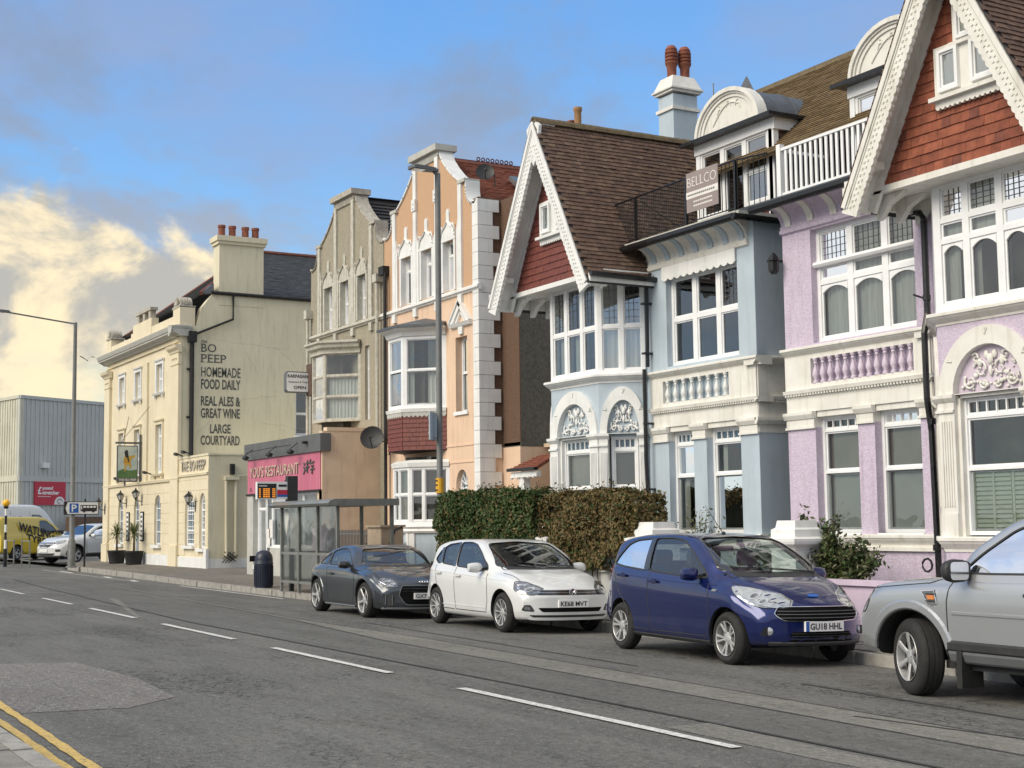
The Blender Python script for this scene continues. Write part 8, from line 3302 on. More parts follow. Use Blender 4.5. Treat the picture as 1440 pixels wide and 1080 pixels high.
 # mirrors
 for sy in (1, -1):
  b = MB()
  mx, mz = S['mirror']
  h = hit('side', mx, mz-0.03, sy)
  if h:
   p = h[0]
   sc = S.get('mirror_s', 1.0)
   c = p+Vector((0.0, sy*0.13*sc, 0.05))
   prof = [(0.02, -0.12), (0.065, -0.115), (0.08, -0.05), (0.085, 0.03), (0.07, 0.09), (0.03, 0.12)]
   i0 = len(b.v)
   b.lathe((0, 0, 0), [(r*sc, hh*sc) for r, hh in prof], 14, axis=(0, 1, 0))
   for k in range(i0, len(b.v)):
    v = b.v[k]
    x_ = v.x*0.85
    if x_ < -0.035: x_ = -0.035
    b.v[k] = Vector((c.x+x_-0.02, c.y+v.y, c.z+v.z*0.95))
   mo = part('door_mirror', b, S.get('mirror_mat', paint), root, smooth=50)
   b = MB(); b.box(WF, p.x-0.04, p.x+0.04, p.z+0.0, p.z+0.05, p.y-0.02*sy, c.y-0.05*sy); part('mirror_arm', b, 'trim_black', mo)
   b = MB(); b.prism(Fr((c.x-0.056, c.y, c.z), (0, 1, 0), (-1, 0, 0)), smooth_poly([(-0.09*sc, -0.06*sc), (0.09*sc, -0.06*sc), (0.09*sc, 0.06*sc), (-0.09*sc, 0.06*sc)]), 0, 0.004); part('mirror_glass', b, 'chrome', mo)
 # doors: shut lines, handles
 for line in S['shut']:
  strip('shut_line', line, 'side', 0.013, 'trim_black', both=True, off=0.001, h=0.003, step=0.03)
 for line in S.get('bonnet', []):
  strip('bonnet_line', line, 'top', 0.012, 'trim_black', off=0.001, h=0.003, step=0.03)
 for line in S.get('crease', []):
  strip('crease', line, 'side', 0.016, paint, both=True, off=0.0, h=0.006)
 for (hx, hz) in S.get('handles', []):
  for sy in (1, -1):
   h = hit('side', hx, hz, sy)
   b = MB()
   p, n = h
   f = Fr(p, (1, 0, 0), (0, sy, 0))
   b.prism(f, smooth_poly([(-0.11, -0.016), (0.11, -0.016), (0.11, 0.016), (-0.11, 0.016)]), 0.014, 0.034)
   b.box(f, -0.10, -0.07, -0.012, 0.012, -0.01, 0.02); b.box(f, 0.07, 0.10, -0.012, 0.012, -0.01, 0.02)
   ho = part('door_handle', b, S.get('handle_mat', paint), root, smooth=40)
   b = MB(); b.prism(f, arc(0, 0, 0.06, 0.035, 0, 350, 16), -0.002, 0.003); part('handle_recess', b, 'trim_black' if S.get('handle_mat') else paint, ho)
 # number plate
 if S.get('plate'):
  txt, pzc, blue = S['plate']
  h = hit('front', 0, pzc)
  px = h[0].x+0.012
  f = Fr((px, 0, pzc), (0, 1, 0), (1, 0, 0))
  b = MB(); b.box(f, -0.26, 0.26, -0.055, 0.055, -0.03, 0.006)
  po = part('number_plate', b, 'white_sign', root)
  if txt: text(po, txt, f, -0.20 if blue else -0.23, 0.235 if len(txt) > 4 else -0.02, -0.036, 0.036, 0.0075, 'print_black', name='plate_lettering', bold=0.018, ext=0.001)
  if blue:
   b = MB(); b.box(f, -0.26, -0.215, -0.055, 0.055, 0.006, 0.0075); part('plate_band', b, 'sign_blue', po)
 return hits


def disc_badge(root, f, r, m, ring=True, extra=None):
 b = MB()
 b.prism(f, arc(0, 0, r, r, 0, 345, 24), 0, 0.010)
 o = part('badge', b, m, root)
 if ring:
  b = MB(); b.prism(f, arc(0, 0, r*0.86, r*0.86, 0, 345, 24), 0.010, 0.012); part('badge_field', b, 'trim_gloss', o)
 return o


def lamp_unit(H, poly, axis, name='headlight', mats='lens_clear', inner=True, side_=1, reflect=((0.0, 0.0, 0.05),)):
 o = H['patch'](name, poly, axis, mats, off=0.006, side_=side_, skirt=0.03, step=0.04, parent=H['root'])
 H['strip']('lamp_seal', list(smooth_poly(poly))+[smooth_poly(poly)[0]], axis, 0.010, 'trim_gloss', off=0.004, h=0.003, side_=side_, parent=o)
 c = (sum(p[0] for p in poly)/len(poly), sum(p[1] for p in poly)/len(poly))
 if inner:
  for (a, z, r) in reflect:
   q = [(c[0]+a+r*math.cos(k*0.524), c[1]+z+r*0.85*math.sin(k*0.524)) for k in range(12)]
   H['patch']('reflector', q, axis, 'chrome', off=0.009, side_=side_, skirt=0, step=0.05, parent=o, rnd=False)
   q = [(c[0]+a+r*0.55*math.cos(k*0.524), c[1]+z+r*0.45*math.sin(k*0.524)) for k in range(12)]
   H['patch']('bulb', q, axis, 'lens_dark', off=0.011, side_=side_, skirt=0, step=0.05, parent=o, rnd=False)
 return o


# ---- blue supermini ------------------------------------------------------
KA = dict(W=0.85, wb=2.49, rw=0.303, rim=0.200, tyre_w=0.185, arch=0.352, tumble=0.20, waist=0.70,
  top=[(-1.94, 0.60), (-1.93, 0.74), (-1.88, 0.93), (-1.80, 1.12), (-1.66, 1.30), (-1.50, 1.415), (-1.2, 1.475), (-0.8, 1.505), (-0.3, 1.515), (0.05, 1.495), (0.35, 1.42), (0.75, 1.22), (1.08, 1.035), (1.20, 1.00), (1.5, 0.935), (1.75, 0.85), (1.90, 0.765), (1.975, 0.68), (1.995, 0.60)],
  belt=[(-1.94, 0.62), (-1.80, 1.03), (-1.5, 1.05), (-0.8, 1.01), (0.0, 0.965), (0.8, 0.925), (1.2, 0.89), (1.6, 0.80), (1.9, 0.68), (1.99, 0.58)],
  bottom=[(-1.94, 0.34), (-1.6, 0.24), (-1.0, 0.19), (1.0, 0.19), (1.6, 0.21), (1.99, 0.26)],
  plan=[(-1.94, 0.86), (-1.6, 0.955), (-1.0, 0.995), (0.0, 1.0), (1.0, 0.995), (1.5, 0.975), (1.8, 0.93), (1.995, 0.84)],
  nose_plan=0.40, nose_prof=[(0.2, 0.05), (0.35, 0.0), (0.55, 0.0), (0.7, 0.03), (1.0, 0.12)], nose_len=0.8,
  tail_plan=0.22, tail_prof=[(0.3, 0.02), (0.5, 0.0), (0.8, 0.04), (1.2, 0.0)],
  cab=(-1.45, 1.15), seat=-0.05,
  side_windows=[[(-1.50, 1.11), (-1.42, 1.20), (-1.24, 1.365), (-1.05, 1.42), (-0.68, 1.445), (-0.60, 1.035), (-1.2, 1.075)],
      [(-0.56, 1.035), (-0.62, 1.447), (-0.2, 1.452), (0.08, 1.42), (0.36, 1.28), (0.72, 1.07), (0.80, 0.985), (0.4, 0.985)]],
  screen=[(-0.70, 1.075), (-0.56, 1.445), (0, 1.475), (0.56, 1.445), (0.70, 1.075), (0, 1.04)], screen_x=0.0, screen_top=(0.1, 1.44),
  rear_screen=[(-0.54, 1.14), (-0.48, 1.36), (0.48, 1.36), (0.54, 1.14)], rear_x=-1.2,
  spokes=5, spoke_w=0.032, spoke_gap=0.20, mirror=(0.66, 1.00), mirror_s=1.0,
  shut=[[(0.86, 0.93), (0.90, 0.80), (0.90, 0.50), (0.84, 0.30), (-0.46, 0.30), (-0.50, 0.6), (-0.52, 1.0)], [(-0.52, 0.30), (-1.0, 0.30), (-1.05, 0.55), (-1.28, 0.75), (-1.40, 0.95), (-1.42, 1.06)]],
  bonnet=[[(1.20, -0.70), (1.60, -0.64), (1.80, -0.50)], [(1.20, 0.70), (1.60, 0.64), (1.80, 0.50)]],
  handles=[(-0.36, 0.905), (-1.16, 0.96)], crease=[[(1.0, 0.90), (0.0, 0.925), (-1.5, 0.99)]], plate=('GU18 HHL', 0.47, True))


def finish_ka(H):
 patch, strip, hit, root = H['patch'], H['strip'], H['hit'], H['root']
 # trapezoid grille with chrome bars
 G = [(-0.48, 0.535), (-0.57, 0.60), (-0.51, 0.685), (0.51, 0.685), (0.57, 0.60), (0.48, 0.535), (0, 0.52)]
 g_ = patch('grille', G, 'front', 'void', off=0.004, skirt=0.01, parent=root)
 strip('grille_frame', list(smooth_poly(G))+[smooth_poly(G)[0]], 'front', 0.012, 'chrome', off=0.006, h=0.006, parent=g_)
 for z, w in ((0.565, 0.51), (0.600, 0.54), (0.635, 0.53)):
  strip('grille_bar', [(-w, z), (w, z)], 'front', 0.009, 'trim_grey', off=0.006, h=0.006, parent=g_)
 patch('lower_grille', [(-0.44, 0.30), (-0.40, 0.41), (0.40, 0.41), (0.44, 0.30)], 'front', 'void', off=0.003, parent=root)
 for z in (0.33, 0.36, 0.39): strip('grille_slat', [(-0.40, z), (0.40, z)], 'front', 0.008, 'trim_black', off=0.004, h=0.004, parent=root)
 strip('chin', [(-0.62, 0.275), (0.62, 0.275)], 'front', 0.05, 'trim_black', off=0.002, h=0.012, parent=root)
 for sy in (1, -1):
  P = [(0.60*sy, 0.70), (0.66*sy, 0.80), (0.76*sy, 0.885), (0.80*sy, 0.90), (0.80*sy, 0.78), (0.70*sy, 0.70)]
  if sy < 0: P = P[::-1]
  q = [(1.26, 0.905), (1.46, 0.89), (1.70, 0.825), (1.85, 0.745), (1.90, 0.675), (1.74, 0.665), (1.54, 0.715), (1.38, 0.80)]
  lamp_unit(H, q, 'side', side_=sy, reflect=((-0.04, 0.02, 0.055), (0.08, -0.04, 0.045)))
  fq = [(sy*0.44, 0.69), (sy*0.56, 0.735), (sy*0.63, 0.765), (sy*0.66, 0.69), (sy*0.54, 0.665)]
  lamp_unit(H, fq if sy > 0 else fq[::-1], 'front', inner=False)
  h = hit('front', sy*0.62, 0.415)
  b = MB(); f = Fr(h[0], (0, 1, 0), h[1]); b.prism(f, smooth_poly([(-0.13, -0.045), (0.09, -0.055), (0.10, 0.045), (-0.06, 0.05)]), -0.02, 0.006); part('fog_recess', b, 'trim_black', root)
  b = MB(); b.lathe(h[0], [(0.045, -0.01), (0.045, 0.012), (0.03, 0.016), (0.005, 0.018)], 16, axis=h[1]); part('fog_lamp', b, 'lens_clear', root, smooth=40)
  t = [(-1.52, 1.02), (-1.64, 1.08), (-1.78, 1.04), (-1.86, 0.94), (-1.80, 0.83), (-1.66, 0.88)]
  patch('tail_light', t, 'side', 'lens_red', off=0.006, side_=sy, skirt=0.02, step=0.05, parent=root)
  h = hit('side', 1.02, 0.845, sy)
  b = MB(); b.prism(Fr(h[0], (1, 0, 0), (0, sy, 0)), smooth_poly([(-0.05, -0.012), (0.05, -0.012), (0.05, 0.014), (-0.03, 0.014)]), -0.01, 0.008); part('side_repeater', b, 'lens_clear', root)
  patch('pillar_trim', [(-0.68, 1.04), (-0.70, 1.44), (-0.61, 1.446), (-0.55, 1.04)], 'side', 'trim_gloss', off=0.007, side_=sy, skirt=0, step=0.03, parent=root)
  strip('sill_trim', [(-0.9, 0.235), (0.9, 0.235)], 'side', 0.06, 'trim_black', side_=sy, off=0.001, h=0.01, parent=root)
 h = hit('front', 0, 0.80)
 b = MB(); b.prism(Fr(h[0]+h[1]*0.002, (0, 1, 0), h[1], Vector((0, 1, 0)).cross(h[1])*-1), arc(0, 0, 0.075, 0.032, 0, 345, 20), 0, 0.008); bo = part('badge', b, 'sign_blue', root)
 h = hit('top', -0.05, 0.0)
 b = MB(); b.tube([h[0], h[0]+Vector((-0.42, 0, 0.36))], 0.006, 5, r2=0.003); b.lathe(h[0], [(0.03, 0), (0.015, 0.03)], 8); part('aerial', b, 'black_gloss', root)
 for y0 in (0.05, -0.58):
  h1, h2 = hit('top', 1.06, y0+0.5), hit('top', 1.0, y0-0.10)
  b = MB(); b.tube([h1[0]+Vector((0, 0, .02)), h2[0]+Vector((0, 0, 0.02))], 0.010, 5); b.ball(h1[0]+Vector((0, 0, .02)), 0.025, 4); part('wiper', b, 'trim_black', root)
 patch('cowl', [(1.00, -0.66), (1.17, -0.64), (1.20, 0.0), (1.17, 0.64), (1.00, 0.66), (1.06, 0)], 'top', 'trim_black', off=0.003, skirt=0, parent=root)


H = make_car('blue_hatchback', 'dark blue hatchback parked second from the right, plate GU18 HHL', KA, (-15.52, 12.14, -0.112), R(-5.0), 'paint_blue', roll=R(-1.2), scale=1.08)
finish_ka(H)

# ---- white hatchback -----------------------------------------------------
PO_ = dict(W=0.875, wb=2.55, rw=0.312, rim=0.208, tyre_w=0.19, arch=0.36, tumble=0.19, waist=0.68,
  top=[(-1.96, 0.58), (-1.95, 0.72), (-1.91, 0.90), (-1.80, 1.08), (-1.62, 1.27), (-1.45, 1.365), (-1.1, 1.425), (-0.6, 1.452), (-0.2, 1.450), (0.1, 1.415), (0.4, 1.30), (0.75, 1.12), (0.98, 1.00), (1.12, 0.965), (1.45, 0.91), (1.75, 0.83), (1.94, 0.755), (2.05, 0.68), (2.08, 0.58)],
  belt=[(-1.96, 0.60), (-1.80, 0.99), (-1.5, 0.995), (-0.8, 0.955), (0.0, 0.92), (0.7, 0.895), (1.1, 0.87), (1.6, 0.80), (1.95, 0.70), (2.08, 0.56)],
  bottom=[(-1.96, 0.33), (-1.6, 0.23), (-1.0, 0.18), (1.0, 0.18), (1.6, 0.20), (2.08, 0.22)],
  plan=[(-1.96, 0.87), (-1.6, 0.96), (-1.0, 0.995), (0.0, 1.0), (1.0, 0.995), (1.6, 0.975), (1.9, 0.93), (2.08, 0.86)],
  nose_plan=0.33, nose_prof=[(0.2, 0.03), (0.35, 0.0), (0.55, 0.0), (0.7, 0.03), (1.0, 0.12)], nose_len=0.8,
  tail_plan=0.20, tail_prof=[(0.3, 0.02), (0.5, 0.0), (0.8, 0.04), (1.2, 0.0)],
  cab=(-1.5, 1.05), seat=-0.15,
  side_windows=[[(-1.42, 1.10), (-1.28, 1.24), (-1.20, 1.29), (-1.14, 1.04), (-1.25, 1.03)],
      [(-1.10, 1.035), (-1.16, 1.305), (-1.0, 1.355), (-0.62, 1.388), (-0.55, 1.00)],
      [(-0.49, 0.995), (-0.56, 1.39), (-0.2, 1.395), (0.04, 1.36), (0.30, 1.24), (0.64, 1.04), (0.70, 0.955), (0.3, 0.96)]],
  screen=[(-0.72, 1.02), (-0.57, 1.375), (0, 1.41), (0.57, 1.375), (0.72, 1.02), (0, 0.99)], screen_x=-0.1, screen_top=(0.05, 1.38),
  rear_screen=[(-0.55, 1.08), (-0.48, 1.31), (0.48, 1.31), (0.55, 1.08)], rear_x=-1.2,
  spokes=10, spoke_w=0.024, spoke_gap=0, mirror=(0.56, 0.97), mirror_s=1.05,
  shut=[[(0.74, 0.90), (0.80, 0.75), (0.80, 0.48), (0.74, 0.29), (-0.42, 0.29), (-0.46, 0.6), (-0.47, 0.98)], [(-0.48, 0.29), (-0.98, 0.29), (-1.02, 0.52), (-1.22, 0.70), (-1.28, 0.9), (-1.30, 1.0)]],
  bonnet=[[(1.10, -0.72), (1.60, -0.68), (1.86, -0.56)], [(1.10, 0.72), (1.60, 0.68), (1.86, 0.56)]],
  handles=[(-0.30, 0.845), (-1.10, 0.875)], crease=[[(1.4, 0.80), (0.0, 0.86), (-1.6, 0.92)], [(0.75, 0.36), (-0.95, 0.36)]], plate=('KE68 MVT', 0.47, False))


def finish_polo(H):
 patch, strip, hit, root = H['patch'], H['strip'], H['hit'], H['root']
 G = [(-0.56, 0.60), (-0.58, 0.67), (0.58, 0.67), (0.56, 0.60)]
 g_ = patch('grille', G, 'front', 'trim_gloss', off=0.004, parent=root)
 for z in (0.635, 0.675): strip('grille_bar', [(-0.60, z), (0.60, z)], 'front', 0.009, 'chrome', off=0.006, h=0.005, parent=g_)
 h = hit('front', 0, 0.64)
 f = Fr(h[0]+Vector((0.008, 0, 0)), (0, 1, 0), (1, 0, 0))
 bd = disc_badge(root, f, 0.062, 'chrome')
 b = MB()
 for pts in ([(-0.032, 0.036), (-0.012, -0.002), (0, 0.018), (0.012, -0.002), (0.032, 0.036)], [(-0.048, 0.012), (-0.026, -0.042), (0, 0.0), (0.026, -0.042), (0.048, 0.012)]):
  b.tube([f.p(x, z, 0.014) for x, z in pts], 0.0055, 4)
 part('badge_mark', b, 'chrome', bd)
 patch('lower_grille', [(-0.50, 0.345), (-0.56, 0.41), (0.56, 0.41), (0.50, 0.345)], 'front', 'void', off=0.003, parent=root)
 patch('chin_grille', [(-0.62, 0.265), (-0.68, 0.30), (0.68, 0.30), (0.62, 0.265)], 'front', 'trim_black', off=0.003, parent=root)
 for sy in (1, -1):
  q = [(1.56, 0.80), (1.66, 0.795), (1.86, 0.73), (1.95, 0.69), (1.97, 0.61), (1.80, 0.605), (1.64, 0.67)]
  lamp_unit(H, q, 'side', mats='lens_dark', side_=sy, reflect=((-0.06, 0.02, 0.045), (0.06, -0.02, 0.045)))
  fq = [(sy*0.585, 0.60), (sy*0.60, 0.69), (sy*0.67, 0.715), (sy*0.70, 0.60)]
  lamp_unit(H, fq if sy > 0 else fq[::-1], 'front', mats='lens_dark', inner=False)
  fq = [(sy*0.60, 0.35), (sy*0.66, 0.455), (sy*0.745, 0.45), (sy*0.76, 0.36)]
  patch('fog_lamp', fq if sy > 0 else fq[::-1], 'front', 'trim_black', off=0.005, parent=root)
  fq = [(sy*0.65, 0.37), (sy*0.68, 0.43), (sy*0.73, 0.43), (sy*0.735, 0.375)]
  patch('fog_lens', fq if sy > 0 else fq[::-1], 'front', 'lens_dark', off=0.009, parent=root)
  t = [(-1.60, 0.98), (-1.74, 0.99), (-1.84, 0.94), (-1.86, 0.84), (-1.72, 0.84), (-1.62, 0.90)]
  patch('tail_light', t, 'side', 'lens_red', off=0.006, side_=sy, skirt=0.02, step=0.05, parent=root)
  for px in ((-1.155, 1.04, -1.20, 1.30), (-0.58, 0.99, -0.62, 1.39)):
   patch('pillar_trim', [(px[0]-0.04, px[1]), (px[2]-0.04, px[3]), (px[2]+0.05, px[3]+0.005), (px[0]+0.06, px[1])], 'side', 'trim_gloss', off=0.007, side_=sy, skirt=0, step=0.03, parent=root)
 patch('cowl', [(0.92, -0.68), (1.08, -0.66), (1.11, 0.0), (1.08, 0.66), (0.92, 0.68), (0.98, 0)], 'top', 'trim_black', off=0.003, skirt=0, parent=root)
 for y0 in (0.05, -0.58):
  h1, h2 = hit('top', 0.97, y0+0.5), hit('top', 0.92, y0-0.10)
  b = MB(); b.tube([h1[0]+Vector((0, 0, .02)), h2[0]+Vector((0, 0, 0.02))], 0.009, 5); part('wiper', b, 'trim_black', root)


H = make_car('white_hatchback', 'white hatchback parked between the grey coupe and the blue hatchback, plate KE68 MVT', PO_, (-22.0, 12.5, -0.118), R(-3.0), 'paint_white', roll=R(-1.2))
finish_polo(H)

# ---- grey coupe ----------------------------------------------------------
TT = dict(W=0.916, wb=2.505, rw=0.325, rim=0.238, tyre_w=0.235, arch=0.372, tumble=0.26, waist=0.66,
  top=[(-2.02, 0.60), (-2.00, 0.78), (-1.92, 0.87), (-1.72, 0.93), (-1.42, 1.02), (-1.05, 1.17), (-0.7, 1.275), (-0.35, 1.325), (-0.05, 1.322), (0.25, 1.245), (0.55, 1.10), (0.82, 0.955), (1.0, 0.925), (1.4, 0.88), (1.75, 0.80), (1.98, 0.71), (2.10, 0.63), (2.14, 0.54)],
  belt=[(-2.02, 0.62), (-1.85, 0.86), (-1.4, 0.90), (-0.8, 0.90), (0.0, 0.885), (0.7, 0.86), (1.1, 0.84), (1.6, 0.77), (1.95, 0.66), (2.14, 0.52)],
  bottom=[(-2.02, 0.30), (-1.6, 0.20), (-1.0, 0.15), (1.0, 0.15), (1.6, 0.17), (2.14, 0.17)],
  plan=[(-2.02, 0.85), (-1.7, 0.95), (-1.2, 1.0), (-0.6, 0.975), (0.0, 0.965), (0.7, 0.98), (1.25, 1.0), (1.7, 0.96), (1.95, 0.92), (2.14, 0.85)],
  nose_plan=0.38, nose_prof=[(0.15, 0.02), (0.3, 0.0), (0.5, 0.0), (0.65, 0.03), (1.0, 0.12)], nose_len=0.8,
  tail_plan=0.26, tail_prof=[(0.3, 0.02), (0.5, 0.0), (0.8, 0.03), (1.2, 0.0)],
  cab=(-1.3, 0.92), seat=-0.25, rear_seat=False,
  side_windows=[[(-1.22, 0.95), (-1.08, 1.04), (-0.90, 1.12), (-0.76, 1.175), (-0.72, 0.935)],
      [(-0.68, 0.935), (-0.72, 1.19), (-0.4, 1.25), (-0.15, 1.25), (0.08, 1.19), (0.38, 1.03), (0.54, 0.915)]],
  screen=[(-0.72, 0.975), (-0.54, 1.24), (0, 1.27), (0.54, 1.24), (0.72, 0.975), (0, 0.95)], screen_x=-0.2, screen_top=(-0.05, 1.24),
  rear_screen=[(-0.55, 0.99), (-0.45, 1.15), (0.45, 1.15), (0.55, 0.99)], rear_x=-0.9,
  spokes=5, spoke_w=0.055, spoke_gap=0, mirror=(0.46, 0.93), mirror_s=0.95, mirror_mat='trim_gloss',
  shut=[[(0.72, 0.86), (0.78, 0.7), (0.76, 0.42), (0.70, 0.24), (-0.62, 0.24), (-0.66, 0.5), (-0.68, 0.90)]],
  bonnet=[[(1.0, -0.78), (1.6, -0.76), (1.9, -0.66)], [(1.0, 0.78), (1.6, 0.76), (1.9, 0.66)]],
  handles=[(-0.46, 0.76)], crease=[[(1.5, 0.76), (0.0, 0.84), (-1.7, 0.84)]], plate=('GX7', 0.42, False))


def finish_tt(H):
 patch, strip, hit, root = H['patch'], H['strip'], H['hit'], H['root']
 G = [(-0.40, 0.26), (-0.52, 0.44), (-0.46, 0.60), (0.46, 0.60), (0.52, 0.44), (0.40, 0.26)]
 g_ = patch('grille', G, 'front', 'void', off=0.004, parent=root)
 strip('grille_frame', list(smooth_poly(G))+[smooth_poly(G)[0]], 'front', 0.018, 'trim_grey', off=0.005, h=0.008, parent=g_)
 for z in (0.32, 0.37, 0.50, 0.55): strip('grille_bar', [(-0.46, z), (0.46, z)], 'front', 0.008, 'trim_gloss', off=0.006, h=0.004, parent=g_)
 h = hit('front', 0, 0.665)
 f = Fr(h[0]+h[1]*0.004, (0, 1, 0), h[1], Vector((0, -1, 0)).cross(h[1]))
 b = MB()
 for k in range(4):
  b.tube([f.p(-0.078+0.052*k+0.034*math.cos(a*0.5236), 0.034*math.sin(a*0.5236), 0.006) for a in range(13)], 0.005, 4, caps=False)
 part('badge', b, 'chrome', root)
 for sy in (1, -1):
  fq = [(sy*0.56, 0.25), (sy*0.58, 0.45), (sy*0.78, 0.45), (sy*0.79, 0.25)]
  patch('side_intake', fq if sy > 0 else fq[::-1], 'front', 'trim_black', off=0.004, parent=root)
  for yy in (0.62, 0.72): strip('intake_blade', [(sy*yy, 0.26), (sy*yy, 0.44)], 'front', 0.018, 'trim_grey', off=0.006, h=0.015, parent=root)
  q = [(1.66, 0.735), (1.80, 0.72), (1.97, 0.64), (2.02, 0.57), (1.86, 0.58), (1.74, 0.64)]
  lamp_unit(H, q, 'side', side_=sy, mats='lens_dark', reflect=((-0.02, 0.01, 0.04), (0.09, -0.03, 0.035)))
  strip('daytime_strip', [(1.70, 0.68), (1.86, 0.61), (1.98, 0.585)], 'side', 0.015, 'chrome', off=0.009, h=0.003, side_=sy, parent=root)
  fq = [(sy*0.56, 0.565), (sy*0.58, 0.63), (sy*0.72, 0.675), (sy*0.76, 0.58)]
  lamp_unit(H, fq if sy > 0 else fq[::-1], 'front', mats='lens_dark', inner=False)
  strip('sill_blade', [(-0.8, 0.19), (0.8, 0.19)], 'side', 0.04, 'trim_grey', side_=sy, off=0.002, h=0.02, parent=root)
  strip('window_chrome', [(-1.25, 0.925), (0.62, 0.895)], 'side', 0.012, 'chrome', side_=sy, off=0.002, h=0.003, parent=root)
  # flared arches
  for cx_ in (-1.2525, 1.2525):
   ln2 = [(cx_+0.405*math.cos(R(a)), 0.335+0.405*math.sin(R(a))) for a in range(5, 180, 8)]
   strip('arch_flare', ln2, 'side', 0.07, 'paint_grey', side_=sy, off=0.0, h=0.014, parent=root)
 h = hit('side', -1.38, 0.80, -1)
 strip('splitter', [(-0.75, 0.20), (0.75, 0.20)], 'front', 0.03, 'trim_grey', off=0.002, h=0.02, parent=root)
 patch('cowl', [(0.82, -0.70), (0.96, -0.68), (0.99, 0.0), (0.96, 0.68), (0.82, 0.70), (0.87, 0)], 'top', 'trim_black', off=0.003, skirt=0, parent=root)


H = make_car('grey_coupe', 'dark grey two door coupe parked in front of the bus shelter, plate starting GX7', TT, (-26.87, 12.19, -0.112), R(-2.0), 'paint_grey', roll=R(-1.2))
finish_tt(H)

# ---- silver off-roader ---------------------------------------------------
FL = dict(W=0.955, wb=2.66, rw=0.362, rim=0.232, tyre_w=0.235, arch=0.445, arch_sq=0.98, tumble=0.17, waist=0.68,
  top=[(-2.20, 0.80), (-2.19, 1.05), (-2.10, 1.30), (-1.98, 1.55), (-1.85, 1.66), (-1.4, 1.72), (-0.6, 1.745), (-0.1, 1.735), (0.2, 1.68), (0.55, 1.47), (0.92, 1.20), (1.10, 1.135), (1.5, 1.10), (1.85, 1.06), (2.08, 1.01), (2.17, 0.93), (2.20, 0.80)],
  belt=[(-2.20, 0.78), (-2.0, 1.12), (-1.0, 1.12), (0.0, 1.10), (0.8, 1.085), (1.2, 1.07), (1.6, 1.04), (2.0, 0.98), (2.20, 0.78)],
  bottom=[(-2.20, 0.46), (-1.7, 0.36), (-1.0, 0.33), (1.0, 0.33), (1.6, 0.34), (2.20, 0.40)],
  plan=[(-2.20, 0.92), (-1.8, 0.98), (-1.0, 1.0), (0.0, 1.0), (1.0, 1.0), (1.6, 0.985), (2.0, 0.96), (2.20, 0.92)],
  nose_plan=0.26, nose_prof=[(0.3, 0.04), (0.5, 0.0), (0.8, 0.0), (1.0, 0.03), (1.3, 0.1)], nose_len=0.6,
  tail_plan=0.15, tail_prof=[(0.3, 0.02), (0.6, 0.0), (1.2, 0.05), (1.6, 0.0)],
  cab=(-1.8, 1.1), seat=-0.15,
  side_windows=[[(-1.95, 1.20), (-1.80, 1.55), (-1.25, 1.62), (-1.15, 1.19)], [(-1.08, 1.19), (-1.15, 1.625), (-0.40, 1.64), (-0.36, 1.18)],
      [(-0.30, 1.175), (-0.32, 1.645), (-0.05, 1.64), (0.20, 1.56), (0.50, 1.36), (0.74, 1.17), (0.4, 1.165)]],
  screen=[(-0.78, 1.22), (-0.66, 1.64), (0, 1.67), (0.66, 1.64), (0.78, 1.22), (0, 1.18)], screen_x=-0.1, screen_top=(0.1, 1.62),
  rear_screen=[(-0.66, 1.25), (-0.6, 1.58), (0.6, 1.58), (0.66, 1.25)], rear_x=-1.6,
  spokes=6, spoke_w=0.060, spoke_gap=0, mirror=(0.66, 1.17), mirror_s=1.35, mirror_mat='trim_black', steer=R(-24),
  shut=[[(0.82, 1.10), (0.86, 0.9), (0.86, 0.60), (0.80, 0.42), (-0.30, 0.42), (-0.32, 1.15)], [(-0.36, 0.42), (-0.95, 0.42), (-1.0, 0.7), (-1.1, 1.0), (-1.12, 1.15)], [(1.12, 1.06), (0.98, 1.10)], [(2.0, 0.985), (1.12, 1.065)]],
  handles=[(-0.12, 0.985), (-0.95, 0.985)], handle_mat='trim_black', crease=[], plate=('', 0.62, False))


